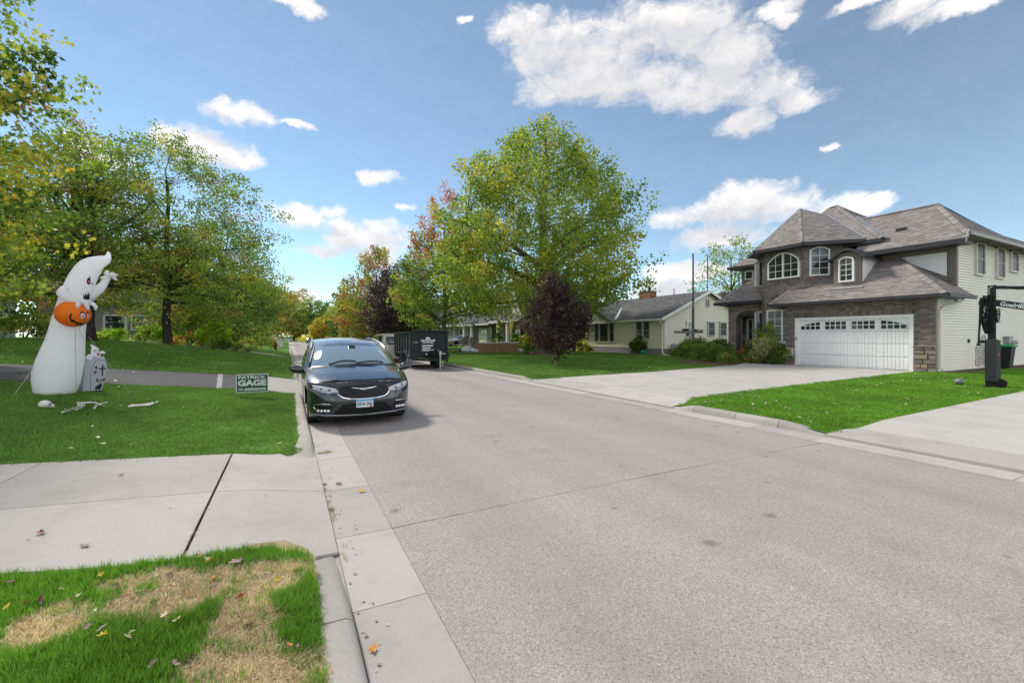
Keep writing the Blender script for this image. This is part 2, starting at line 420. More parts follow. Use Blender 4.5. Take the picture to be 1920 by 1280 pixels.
# ------------------------------------------------------------------ masonry, shingles, siding
rnd = random.Random(11)
def jit(c, a): k = 1 + rnd.uniform(-a, a); return tuple(max(0, min(1, x * k)) for x in c)
def brick_wall(mb, o, u, nrm, w, z0, z1, pal, bl=.20, bh=.067, mo=.011, holes=(), keep=None, stand=.008, first=0):
    o, u, n = V(o), V(u).normalized(), V(nrm).normalized(); Z = V((0, 0, 1)); r = first; z = z0
    while z + bh * .6 < z1:
        zt = min(z + bh, z1); x = -(bl + mo) / 2 if r % 2 else 0
        while x < w:
            segs = [(max(0, x), min(w, x + bl))]; zc = (z + zt) / 2
            for (a, b, c, d) in holes:
                if c < zc < d:
                    ns = []
                    for s, e in segs:
                        if e <= a or s >= b: ns.append((s, e)); continue
                        if s < a: ns.append((s, a))
                        if e > b: ns.append((b, e))
                    segs = ns
            for s, e in segs:
                if e - s < .03 or (keep and not keep((s + e) / 2, zc)): continue
                st = stand + rnd.uniform(-.003, .003); c0 = o + u * ((s + e) / 2) + Z * (zc - o.z) + n * st / 2
                mb.obox(c0, u * ((e - s) / 2), n * (st / 2), Z * ((zt - z) / 2), jit(rnd.choice(pal), .22))
            x += bl + mo
        z += bh + mo; r += 1
def stone_patch(parent, o, u, nrm, w, z0, z1, pal, m, rows=(.16, .26), lens=(.22, .5), holes=(), depth=.05, big=None):
    """random-coursed stones, each a part of its own"""
    o, u, n = V(o), V(u).normalized(), V(nrm).normalized(); Z = V((0, 0, 1)); z = z0
    joined = MB()
    while z < z1 - .04:
        hh = min(rnd.uniform(*rows), z1 - z)
        if z1 - z - hh < .07: hh = z1 - z
        x = 0
        while x < w - .02:
            ll = min(rnd.uniform(*lens), w - x)
            if w - x - ll < .1: ll = w - x
            zc = z + hh / 2; xc = x + ll / 2
            if not any(a < xc < b and c < zc < d for a, b, c, d in holes):
                mb = MB(); d0 = depth + rnd.uniform(-.012, .014)
                a, b = ll / 2 - .008, hh / 2 - .008; bv = .014; cc = o + u * xc + Z * (zc - o.z)
                back = [cc + u * sx * a + Z * sz * b for sx, sz in ((-1, -1), (1, -1), (1, 1), (-1, 1))]
                fr = [cc + n * (d0 + rnd.uniform(-.006, .006)) + u * sx * (a - bv) + Z * sz * (b - bv) for sx, sz in ((-1, -1), (1, -1), (1, 1), (-1, 1))]
                mb.add(back + fr, [(4, 5, 6, 7)] + [(i, (i + 1) % 4, 4 + (i + 1) % 4, 4 + i) for i in range(4)], jit(rnd.choice(pal), .18))
                obj('stone', mb, m, parent)
            x += ll
        z += hh
def shingles(mb, pts, pal, course=.14, tab=.30, th=.011, cap=None):
    """overlapping shingle tabs over a convex planar polygon (points anticlockwise seen from outside, first edge = eave)"""
    P = [V(p) for p in pts]; n = (P[1] - P[0]).cross(P[2] - P[0]).normalized()
    if n.z < 0: n = -n
    u = (P[1] - P[0]).normalized(); v = n.cross(u).normalized()
    if v.z < 0: v = -v
    q = [((p - P[0]).dot(u), (p - P[0]).dot(v)) for p in P]
    def rng(vv):
        xs = []
        for (a, b), (c, d) in zip(q, q[1:] + q[:1]):
            if abs(b - d) < 1e-9:
                if abs(b - vv) < 1e-6: xs += [a, c]
            elif min(b, d) - 1e-6 <= vv <= max(b, d) + 1e-6: xs.append(a + (c - a) * (vv - b) / (d - b))
        return (min(xs), max(xs)) if len(xs) > 1 else None
    vmax = max(b for _, b in q); vv = min(b for _, b in q); k = 0
    W = lambda x, y, h: P[0] + u * x + v * y + n * h
    while vv < vmax - .02:
        v1 = min(vv + course, vmax); r0, r1 = rng(vv + 1e-4), rng(v1 - 1e-4)
        if r0 and r1:
            x = min(r0[0], r1[0]) - rnd.uniform(0, tab); xe = max(r0[1], r1[1])
            while x < xe:
                w_ = tab * rnd.uniform(.55, 1.25); a, b = x, x + w_; x += w_
                a0, b0 = max(a, r0[0]), min(b, r0[1]); a1, b1 = max(a, r1[0]), min(b, r1[1])
                if b0 - a0 < .005 and b1 - a1 < .005: continue
                if b0 < a0: a0 = b0 = min(max((a1 + b1) / 2, r0[0]), r0[1])
                if b1 < a1: a1 = b1 = min(max((a0 + b0) / 2, r1[0]), r1[1])
                t = th + rnd.choice((0, 0, .006)); col = jit(rnd.choice(pal), .11); dv = rnd.choice((0, 0, .012)); y0 = max(vv - dv, 0)
                g = .004 if b0 - a0 > .05 else 0
                mb.add([W(a0, y0, 0), W(b0 - g, y0, 0), W(b0 - g, y0, t), W(a0, y0, t), W(b1 - g, v1, .002), W(a1, v1, .002)],
                       [(3, 2, 4, 5), (0, 1, 2, 3)], col)
        vv = v1; k += 1
def hip_caps(mb, p, q, pal, w=.26, step=.17):
    p, q = V(p), V(q); d = (q - p); n = int(d.length / step); d.normalize(); a = d.cross(V((0, 0, 1))).normalized(); up = a.cross(d)
    for i in range(n):
        c = p + d * step * i; e = c + d * (step + .05); t0, t1 = .02, .032
        col = jit(rnd.choice(pal), .18)
        for s in (-1, 1):
            f = [c + up * t1, c + a * s * w / 2 - up * (.06), e + a * s * w / 2 - up * (.06) , e + up * t0]
            mb.add(f, [(0, 1, 2, 3) if s < 0 else (0, 3, 2, 1)], col)
def siding(mb, o, u, nrm, w, z0, z1, ex=.115, col=None, span=None, holes=()):
    """lapped boards joined in one mesh; span(z)->(x0,x1) clips each course"""
    o, u, n = V(o), V(u).normalized(), V(nrm).normalized(); Z = V((0, 0, 1)); z = z0
    while z < z1 - .01:
        zt = min(z + ex, z1); a, b = (0, w) if span is None else span((z + zt) / 2)
        if b > a:
            f = lambda x, zz, d: o + u * x + Z * (zz - o.z) + n * d
            g = ex * .16; mb.add([f(a, z + g, .004), f(b, z + g, .004), f(b, z + g, .042), f(a, z + g, .042), f(b, zt, .026), f(a, zt, .026), f(a, zt, .004), f(b, zt, .004)], [(3, 2, 4, 5), (0, 1, 2, 3), (5, 4, 7, 6)], col)
        z = zt

# ------------------------------------------------------------------ the ground
def sstep(a, b, x):
    t = min(1, max(0, (x - a) / (b - a))); return t * t * (3 - 2 * t)
def zL(x, y):
    k = .065 + .035 * sstep(7, 12, y) + .055 * sstep(19, 30, y)
    t = k * max(0, -x + .1); z = .13 + t / (1 + (t / 1.5) ** 4) ** .25
    if x > -.7:      # the turf dips to the dropped kerbs beside the drives
        e = sstep(7.8, 6.95, y) if 5.4 < y < 8 else (sstep(13.5, 14.25, y) if 13 < y < 16 else (sstep(20, 19.1, y) if 16 < y < 21 else 0))
        z += (.05 - z) * e * sstep(-.7, .12, x)
    return z
def zR(x, y):
    z = .13 + .12 * min(1, max(0, (x - 8.45) / 12))
    if x < 9.7:
        e = sstep(5.1, 4.15, y) if y < 6 else (sstep(7.0, 7.66, y) if y < 9 else (sstep(15.7, 14.6, y) if y > 12 else 0))
        z += (.04 - z) * e * sstep(9.7, 8.6, x)
    return z
def clip_poly(poly, x0, x1, y0, y1):
    for ax, lim, sg in ((0, x0, 1), (0, x1, -1), (1, y0, 1), (1, y1, -1)):
        out = []
        for i, p in enumerate(poly):
            q = poly[(i + 1) % len(poly)]; a, b = (p[ax] - lim) * sg, (q[ax] - lim) * sg
            if a >= 0: out.append(p)
            if a * b < 0: t = a / (a - b); out.append((p[0] + (q[0] - p[0]) * t, p[1] + (q[1] - p[1]) * t))
        poly = out
        if len(poly) < 3: return []
    return poly
def sheet(name, poly, zf, m, step=1.0, parent=None, kind=None, clip=None, thick=0, **kw):
    if clip: poly = clip_poly(poly, *clip)
    if len(poly) < 3: return None
    bm = bmesh.new(); bm.faces.new([bm.verts.new((x, y, 0)) for x, y in poly])
    bmesh.ops.recalc_face_normals(bm, faces=bm.faces[:])
    if bm.faces[:][0].normal.z < 0: bmesh.ops.reverse_faces(bm, faces=bm.faces[:])
    xs = [p[0] for p in poly]; ys = [p[1] for p in poly]
    for ax, lo, hi in ((0, min(xs), max(xs)), (1, min(ys), max(ys))):
        n = int((hi - lo) / step)
        for i in range(1, n + 1):
            c = lo + (hi - lo) * i / (n + 1); nn = [0, 0, 0]; nn[ax] = 1; cc = [0, 0, 0]; cc[ax] = c
            bmesh.ops.bisect_plane(bm, geom=bm.verts[:] + bm.edges[:] + bm.faces[:], plane_co=cc, plane_no=nn)
    if thick:
        r = bmesh.ops.extrude_edge_only(bm, edges=[e for e in bm.edges if e.is_boundary])
        low = {v for v in r['geom'] if isinstance(v, bmesh.types.BMVert)}
    else: low = set()
    for v in bm.verts: v.co.z = zf(v.co.x, v.co.y) - (thick if v in low else 0)
    bmesh.ops.recalc_face_normals(bm, faces=bm.faces[:])
    me = bpy.data.meshes.new(name); bm.to_mesh(me); bm.free()
    return finish(me, name, m, parent, kind=kind, **kw)

M_asph = ground_mat('street_asphalt', (.375, .338, .315), (.16, .145, .135), .75, 'asphalt')
M_conc = ground_mat('concrete', (.44, .405, .375), (.32, .285, .255), .30, 'concrete')
M_conc2 = ground_mat('bright_concrete', (.47, .44, .41), (.36, .33, .30), .25, 'concrete')
M_kerb = ground_mat('kerb_concrete', (.40, .375, .34), (.25, .23, .20), .4, 'concrete')
M_tar = mat('joint_tar', (.05, .048, .046), rough=.9, var=.3)
M_soil = mat('soil', (.10, .075, .05), rough=1, var=.3, vs=20, bump=.5)
M_black = ground_mat('black_driveway', (.062, .062, .07), (.035, .035, .038), .5, 'asphalt')
M_lawn = mat('lawn_turf', (.085, .20, .022), rough=1, spec=.1, col2=(.11, .21, .035), vs=1.3, fine=.45, fs=55, bump=.8, bs=60)
M_mulch = mat('bark_mulch', (.14, .085, .06), rough=1, var=.5, vs=30, bump=1, bs=60)

def build_ground():
    g = MB(); g.box(-1500, 1500, -700, 2200, -.9, -.14); obj('ground', g, mat('far_field', (.07, .11, .035), rough=1, var=.3, vs=.02), kind='structure')
    # street: two pours with an open joint between them
    b = MB(); b.box(.30, 8.36, -14, 170, -.14, -.03); obj('road_base', b, M_tar, kind='structure')
    sheet('road', [(.845, -12), (7.795, -12), (7.795, 4.005), (.845, 4.02)], lambda x, y: .0 + .02 * math.sin((x - .84) / 6.96 * PI), M_asph, 1.2, kind='structure', thick=.03)
    sheet('road', [(.845, 4.036), (7.795, 4.021), (7.795, 168), (.845, 168)], lambda x, y: .0 + .02 * math.sin((x - .84) / 6.96 * PI), M_asph, 6, kind='structure', thick=.03)
    sheet('side_street', [(-60, 168.02), (90, 168.02), (90, 176), (-60, 176)], lambda x, y: .0, M_asph, 40, kind='structure', thick=.03)
    # gutters: slab after slab
    for side, x0, x1, joints in (('left', .365, .84, [-12, -9, -6, -3, .6, 1.75, 2.9, 4.02, 5.3, 6.7, 7.05]), ('right', 7.80, 8.30, [-12, -9, -6, -3, -.6, 1.9, 4.2, 5.3, 7.55])):
        base = MB(); base.box(x0 - .004, x1 + .004, -12, 168, -.05, -.022); bo = obj('gutter', base, M_tar, kind='structure')
        y = joints[-1]
        while y < 60: y += 3.05; joints.append(y)
        joints.append(167.9)
        for a, b_ in zip(joints[:-1], joints[1:]):
            mb = MB(); t = rnd.uniform(-.002, .002)
            mb.add([(x0, a + .005, .006 + t), (x1, a + .005, .003 + t), (x1, b_ - .005, .003 - t), (x0, b_ - .005, .006 - t), (x0, a + .005, -.02), (x1, a + .005, -.02), (x1, b_ - .005, -.02), (x0, b_ - .005, -.02)],
                   [(0, 1, 2, 3), (0, 4, 5, 1), (1, 5, 6, 2), (2, 6, 7, 3), (3, 7, 4, 0)])
            obj('gutter_slab', mb, M_conc, bo)
    # kerbs: cast sections, dropped at the driveways
    prof = [(.362, -.02), (.345, .075), (.325, .118), (.295, .134), (.17, .137), (.14, .12), (.13, -.02)]
    def kerb(side, runs):
        base = MB()
        for r in runs: base.box(*((.14, .355) if side > 0 else (8.305, 8.52)), r[0] + .03, r[-1] - .03, -.06, -.021)
        bo = obj('kerb', base, M_soil, kind='structure')
        for r in runs:
            for i, (a, b_) in enumerate(zip(r[:-1], r[1:])):
                rings = []; n = 5 if (i == 0 or i == len(r) - 2) else 2
                for k in range(n):
                    t = k / (n - 1); y = a + .006 + (b_ - a - .012) * t; h = 1; fl = 0
                    if i == 0: h = .25 + .75 * sstep(0, 1, t); fl = (1 - t) ** 2 * .34
                    if i == len(r) - 2 and r[-1] < 100: h = .25 + .75 * sstep(0, 1, 1 - t); fl = t ** 2 * .34
                    ring = []
                    for j, (x, z) in enumerate(prof):
                        xx = x - (fl if j >= 4 else fl * .12 * j)
                        ring.append((xx if side > 0 else 8.662 - xx, y, z * h if z > 0 else z))
                    rings.append(ring if side > 0 else ring[::-1])
                mb = MB(); mb.loft(rings); obj('kerb_section', mb, M_kerb, bo, smooth=40)
    far = lambda s: [s + 3 * i for i in range(1, 16)] + [167]
    kerb(1, [[-12, -9, -6, -3, -.3, 1.5, 2.65, 3.72], [6.78, 7.75, 9.4, 11.6, 13.5, 14.2], [19.1, 19.9] + [20 + 3 * i for i in range(1, 5)] + [35.4, 36.2], [39.2, 40] + far(40)])
    kerb(-1, [[4.25, 5.05, 5.95, 7.0, 7.62], [14.75, 15.6] + far(15.6)])
    # concrete drive in the foreground, left
    dz = lambda x, y: (zL(x, y) + .012) if x < -.45 else .03 + (zL(-.45, y) - .018) * sstep(.37, -.45, x) if False else (zL(x, y) + .012 if x < -.45 else .028 + (zL(-.45, y) + .012 - .028) * min(1, (.36 - x) / .81))
    pl = [(.357, 3.72), (.05, 3.62), (-.12, 3.74), (-.5, 3.77), (-1.0, 3.79), (-1.75, 3.95), (-9, 4.1), (-9, 6.95), (-1.6, 6.85), (-.62, 6.83), (-.25, 6.86), (-.1, 6.93), (-.02, 6.8), (.357, 6.77)]
    base = sheet('driveway', pl, lambda x, y: dz(x, y) - .022, M_soil, .6, kind='structure')
    xb = [.36, -.66, -2.5, -4.35, -6.2, -9.1]
    for i in range(5):
        for y0, y1 in ((3, 5.25), (5.25, 7.5)):
            sheet('concrete_slab', pl, dz, M_conc, .45, base, thick=.02, clip=(xb[i + 1] + (.011 if i == 0 else .004), xb[i] - (.012 if i == 1 else .004), y0 + .005, y1 - .005))
    # black asphalt drive with its concrete apron
    dz2 = lambda x, y: zL(x, y) + .012 if x < -.7 else .028 + (zL(-.7, y) + .012 - .028) * min(1, (.36 - x) / 1.06)
    p2 = [(.357, 14.2), (-.05, 14.25), (-.6, 14.35), (-16, 14.3), (-16, 18.9), (-.6, 18.95), (-.1, 19.05), (.357, 19.1)]
    ba = sheet('driveway', p2, lambda x, y: dz2(x, y) - .022, M_soil, .8, kind='structure')
    sheet('apron_slab', p2, dz2, M_conc, .6, ba, thick=.02, clip=(-.93, .36, 14, 20))
    sheet('asphalt_panel', p2, dz2, M_black, .8, ba, thick=.02, clip=(-16, -.95, 14, 20))
    sheet('patch_seam', [(-1.75, 14.3), (-1.62, 14.3), (-2.1, 18.9), (-2.25, 18.9)], lambda x, y: dz2(x, y) + .004, mat('pale_seam', (.30, .29, .28), rough=.9, var=.2), .8, ba)
    p3 = [(.357, 36.2), (-.4, 36.5), (-25, 36.4), (-25, 39.0), (-.4, 39.0), (.357, 39.2)]
    sheet('driveway', p3, lambda x, y: zL(x, y) + .015 if x < -.5 else .03 + (zL(-.5, y) - .015) * min(1, (.36 - x) / .86), M_conc2, 1.2, kind='structure')
    # right: the wide drive of the stone house, and the next one
    rz = lambda x, y: .03 + (zR(9.4, y) + .014 - .03) * (x - 8.3) / 1.1 if x < 9.4 else zR(x, y) + .014
    p4 = [(8.305, 7.62), (8.75, 7.66), (9.1, 7.8), (12, 7.95), (23.52, 8.35), (23.52, 14.0), (22.4, 15.5), (20.4, 14.6), (14, 14.05), (9.6, 14.15), (8.9, 14.45), (8.6, 14.75), (8.305, 14.75)]
    bs = sheet('driveway', p4, lambda x, y: rz(x, y) - .022, M_soil, 1, kind='structure')
    for a, b_ in zip([8.3, 9.3, 13.2, 17.0, 20.4], [9.3, 13.2, 17.0, 20.4, 23.6]):
        for c, d in ((7, 11.1), (11.1, 16)): sheet('concrete_slab', p4, rz, M_conc2, 1.2, bs, thick=.02, clip=(a + .004, b_ - .004, c + .004, d - .004))
    lip = lambda x, y: .045 + (zR(9.1, y) + .014 - .045) * min(1, max(0, (x - 8.32) / .8)) if x < 9.12 else zR(x, y) + .014
    p5 = [(8.32, -12), (24, -12), (24, 4.25), (9.1, 4.1), (8.9, 4.2), (8.32, 4.24)]
    b5 = sheet('driveway', p5, lambda x, y: lip(x, y) - .022, M_soil, 1, kind='structure')
    for c, d in ((-12, -7), (-7, -2.6), (-2.6, 1.9), (1.9, 5)):
        sheet('apron_slab', p5, lip, M_conc, .5, b5, thick=.04, clip=(8.3, 9.1, c + .005, d - .005))
        for a, b_ in ((9.1, 13), (13, 17.5), (17.5, 24.1)): sheet('concrete_slab', p5, lip, M_conc2, 1.2, b5, thick=.02, clip=(a + .006, b_ - .004, c + .004, d - .004))
    sheet('footpath', [(8.6, 25.9), (9.3, 25.6), (14, 28.2), (21.5, 32.6), (24, 36.5), (23.2, 37.1), (20.9, 33.3), (13.6, 29.1), (8.6, 26.9)], lambda x, y: zR(x, y) + .012, M_conc, 2, kind='structure')
    sheet('kerb_bed', [(8.30, -12), (9.4, -12), (9.4, 168), (8.30, 168)], lambda x, y: .004, M_kerb, 6, kind='structure'); sheet('kerb_bed', [(-.5, -12), (.362, -12), (.362, 168), (-.5, 168)], lambda x, y: .002, M_kerb, 6, kind='structure')
    # lawns
    sheet('lawn', [(.14, -12), (.14, 3.68), (-.02, 3.9), (-9, 4.5), (-40, 4.5), (-40, -12)], lambda x, y: zL(x, y) - .008, M_soilgrass, .8, kind='structure')
    sheet('lawn', [(.14, 7.05), (.14, 14.3), (-40, 14.4), (-40, 6.8), (-.7, 6.8), (-.25, 6.86), (-.02, 6.95)], zL, M_lawn, .8, kind='structure')
    sheet('lawn', [(.14, 18.9), (.14, 36.4), (-90, 36.5), (-90, 18.8)], zL, M_lawn, 1.4, kind='structure')
    sheet('lawn', [(.14, 38.9), (.14, 167), (-90, 167), (-90, 38.9)], zL, M_lawn, 3, kind='structure')
    sheet('lawn', [(8.42, 4.05), (8.42, 7.7), (23.6, 8.45), (60, 8.45), (60, 4.2), (24, 4.2)], zR, M_lawn, 1.5, kind='structure')
    sheet('lawn', [(8.5, 14.55), (8.5, 167), (90, 167), (90, 8.4), (23.6, 8.4), (23.6, 13.9), (9.4, 13.95)], zR, M_lawn, 3, kind='structure')
    sheet('mulch_bed', [(23.75, 7.15), (38, 7.1), (38, 7.9), (23.75, 7.9)], lambda x, y: zR(x, y) + .02 + .02 * noise.noise((x * 4, y * 4, 0)), M_mulch, .3, kind='structure')
    sheet('mulch_bed', [(19.3, 14.7), (20.4, 14.68), (22.4, 15.58), (23.55, 14.1), (24.2, 15), (25, 19.5), (21.5, 19.3), (19.6, 17)], lambda x, y: zR(x, y) + .02 + .03 * noise.noise((x * 3, y * 3, 0)), M_mulch, .35, kind='structure')
    sheet('mulch_bed', [(25.6, 24.2), (26.6, 24.2), (26.6, 37.5), (25.4, 37.5)], lambda x, y: zR(x, y) + .02 + .03 * noise.noise((x * 3, y * 3, 0)), M_mulch, .5, kind='structure')

PATCH = [(-.34, 3.33, .42, .22), (-.60, 3.24, .34, .2), (-.75, 3.5, .28, .14), (-.12, 3.25, .2, .2), (-1.12, 3.17, .16, .2), (-.22, 2.85, .17, .34), (-.25, 2.5, .2, .2), (.02, 2.32, .22, .16), (-.05, 2.0, .3, .25), (-1.5, 2.6, .3, .3)]
def dead(x, y):
    d = max(1.12 - ((x - a) / c) ** 2 - ((y - b) / e) ** 2 for a, b, c, e in PATCH)
    return d + .75 * noise.noise((x * 4, y * 4, 1)) + .45 * noise.noise((x * 17, y * 17, 3))

def soilgrass():
    m = mat('straw_turf', (.52, .40, .23), rough=1, var=.35, vs=14, fine=.4, fs=160, bump=1, bs=150); return m
M_soilgrass = soilgrass()

# ------------------------------------------------------------------ grass (nobody could count it)
def tuft(n, r, h0, h1, w, cols, lean=.5, seed=1):
    rg = np.random.default_rng(seed); mb = MB()
    for i in range(n):
        a = rg.uniform(0, 2 * PI); q = r * math.sqrt(rg.uniform()); x, y = q * math.cos(a), q * math.sin(a)
        h = rg.uniform(h0, h1); b = rg.uniform(0, 2 * PI); l = rg.uniform(.1, lean) * h; dx, dy = math.cos(b), math.sin(b); px, py = -dy * w / 2, dx * w / 2
        m1 = (x + dx * l * .35, y + dy * l * .35, h * .6); t = (x + dx * l, y + dy * l, h)
        c = jit(cols[int(rg.integers(len(cols)))], .18)
        mb.add([(x - px, y - py, -.01), (x + px, y + py, -.01), (m1[0] + px * .8, m1[1] + py * .8, m1[2]), (m1[0] - px * .8, m1[1] - py * .8, m1[2]), t], [(0, 1, 2, 3), (3, 2, 4)], c)
    return mb
M_blade = leaf_mat('grass_blade', .3, .55, var=.34, vs=.8)
def proto_set(key, mbs, m):
    col = bpy.data.collections.new(key)
    for i, mb in enumerate(mbs):
        me = bpy.data.meshes.new('tuft'); me.from_pydata(mb.v, [], mb.f)
        at = me.attributes.new('Col', 'FLOAT_COLOR', 'FACE')
        at.data.foreach_set('color', np.array([(*c, 1) for c in mb.c], dtype=np.float32).ravel()); me.materials.append(m)
        col.objects.link(bpy.data.objects.new('tuft', me))
    return col
def scatter(name, pts, coll, s0, s1, label=None, cat=None, tilt=.25):
    me = bpy.data.meshes.new(name); me.from_pydata([tuple(p) for p in pts], [], [])
    o = bpy.data.objects.new(name, me); C.objects.link(o); tag(o, label, cat, None, 'stuff')
    ng = bpy.data.node_groups.new(name, 'GeometryNodeTree')
    ng.interface.new_socket('Geometry', in_out='INPUT', socket_type='NodeSocketGeometry')
    ng.interface.new_socket('Geometry', in_out='OUTPUT', socket_type='NodeSocketGeometry')
    N, L = ng.nodes, ng.links
    gi, go = N.new('NodeGroupInput'), N.new('NodeGroupOutput'); ci = N.new('GeometryNodeCollectionInfo')
    ci.inputs['Collection'].default_value = coll; ci.inputs['Separate Children'].default_value = True; ci.inputs['Reset Children'].default_value = True
    ip = N.new('GeometryNodeInstanceOnPoints'); ip.inputs['Pick Instance'].default_value = True
    rv = N.new('FunctionNodeRandomValue'); rv.data_type = 'FLOAT_VECTOR'; rv.inputs[0].default_value = (-tilt, -tilt, 0); rv.inputs[1].default_value = (tilt, tilt, 6.283)
    rs = N.new('FunctionNodeRandomValue'); rs.data_type = 'FLOAT'; rs.inputs[2].default_value = s0; rs.inputs[3].default_value = s1; rs.inputs['Seed'].default_value = 5
    L.new(gi.outputs[0], ip.inputs['Points']); L.new(ci.outputs[0], ip.inputs['Instance']); L.new(rv.outputs[0], ip.inputs['Rotation']); L.new(rs.outputs[1], ip.inputs['Scale'])
    L.new(ip.outputs[0], go.inputs[0])
    md = o.modifiers.new('scatter', 'NODES'); md.node_group = ng
    return o
def pts_in(n, x0, x1, y0, y1, zf, ok=None, seed=0):
    rg = np.random.default_rng(seed); out = []
    for x, y in zip(rg.uniform(x0, x1, n), rg.uniform(y0, y1, n)):
        if ok is None or ok(x, y): out.append((x, y, zf(x, y)))
    return out
GR = [(.115, .265, .04), (.145, .295, .05), (.085, .20, .033), (.20, .315, .075)]
GR2 = [(.13, .345, .025), (.165, .37, .032), (.10, .27, .025), (.22, .385, .05)]
ST = [(.76, .65, .45), (.68, .56, .37), (.82, .73, .54), (.56, .45, .28)]
def build_grass():
    near = proto_set('near_tufts', [tuft(16, .035, .04, .10, .0042, GR2, .8, s) for s in range(4)], M_blade)
    straw = proto_set('straw_tufts', [tuft(16, .035, .008, .03, .003, ST, 2.2, s) for s in range(3)], M_blade)
    lawn = proto_set('lawn_tufts', [tuft(24, .085, .02, .046, .006, GR, 1.0, s) for s in range(4)], M_blade)
    lawn2 = proto_set('bright_lawn_tufts', [tuft(24, .10, .022, .05, .008, GR2, 1.0, s) for s in range(4)], M_blade)
    far = proto_set('far_tufts', [tuft(30, .20, .03, .08, .016, GR, .9, s) for s in range(4)], M_blade)
    edge = lambda x, y: y < 3.52 + .22 * min(1, max(0, (-x + .13) / .26)) + (max(0, -x - 1) * .16) + .03 * noise.noise((x * 9, y * 9, 0)) and x < .15
    kx = lambda x, y: edge(x, y) and x > -.95 * y - .2 - .4 * 0 and x > -2.2
    P = pts_in(26000, -2.2, .15, 1.3, 4.3, zL, kx, 1)
    scatter('grass', [p for p in P if rnd.random() < .85 * sstep(.42, -.5, dead(p[0], p[1])) + .04], near, .42, .95, 'long green grass blades growing on the near corner lawn', 'grass')
    scatter('dry_grass', [p for p in P if dead(p[0], p[1]) > -.55 + .5 * rnd.random()], straw, .7, 1.5, 'dry straw coloured dead grass patches on the near corner lawn', 'grass')
    e2 = lambda x, y: (y > 6.84 + .12 * sstep(-.5, .1, x)) and x > -1.0 * y
    scatter('grass', pts_in(24000, -13, .13, 6.8, 14.3, zL, e2, 2), lawn, .7, 1.15, 'mown green grass around the white ghost', 'grass')
    scatter('grass', pts_in(24000, -19, .13, 19, 36.3, zL, lambda x, y: x > -.75 * y, 3), far, .7, 1.1, 'shaded green grass beyond the black driveway', 'grass')
    e4 = lambda x, y: x > 8.52 and y > 4.2 + .02 * noise.noise((x * 3, y, 0)) and y < 7.66 + max(0, min(.3, (x - 8.7) * .4)) + (x - 9.1) * .028 if x < 23.6 else (4.3 < y < 7.15)
    scatter('grass', pts_in(19000, 8.52, 30, 4.1, 8.35, zR, e4, 4), lawn2, .7, 1.15, 'bright green mown grass between the two right driveways', 'grass')
    e5 = lambda x, y: y > 14.1 + max(0, (9.3 - x)) * .8 + (max(0, x - 14) * .09) and not (19.3 < x < 25 and y < 19.5 and x - 19.3 > (y - 14.6) * .1) and x < 25.6
    scatter('grass', pts_in(30000, 8.52, 26, 14, 42, zR, e5, 5), far, .7, 1.05, 'green mown grass in front of the cream bungalow', 'grass')
    w = proto_set('weed_tufts', [tuft(14, .04, .02, .06, .004, [(.30, .25, .10), (.16, .18, .06), (.38, .30, .16)], 1.6, s) for s in range(3)], M_blade)
    pp = []
    for x0, y0, x1, y1, n in ((.30, 6.72, -.12, 6.86, 60), (.38, 7.06, .84, 7.06, 60), (.38, 6.7, .62, 6.71, 30), (.85, 3.55, .87, 2.75, 26), (.37, 5.6, .40, 4.1, 70), (.39, 3.9, .39, 2.7, 30), (-.66, 4.0, -.66, 6.8, 60), (.37, 8, .45, 40, 120)):
        for i in range(n):
            t = rnd.random()
            if noise.noise((x0 + (x1 - x0) * t, (y0 + (y1 - y0) * t) * 2.2, 4)) < -.05: continue
            x = x0 + (x1 - x0) * t + rnd.gauss(0, .014); y = y0 + (y1 - y0) * t + rnd.gauss(0, .018)
            pp.append((x, y, .008 if x > .1 else zL(x, y) + (.0 if y < 6.72 and x < -.3 else .0)))
    scatter('gutter_debris', pp, w, .25, .7, 'dry clippings and weeds caught in the gutter joints', 'debris', .9)

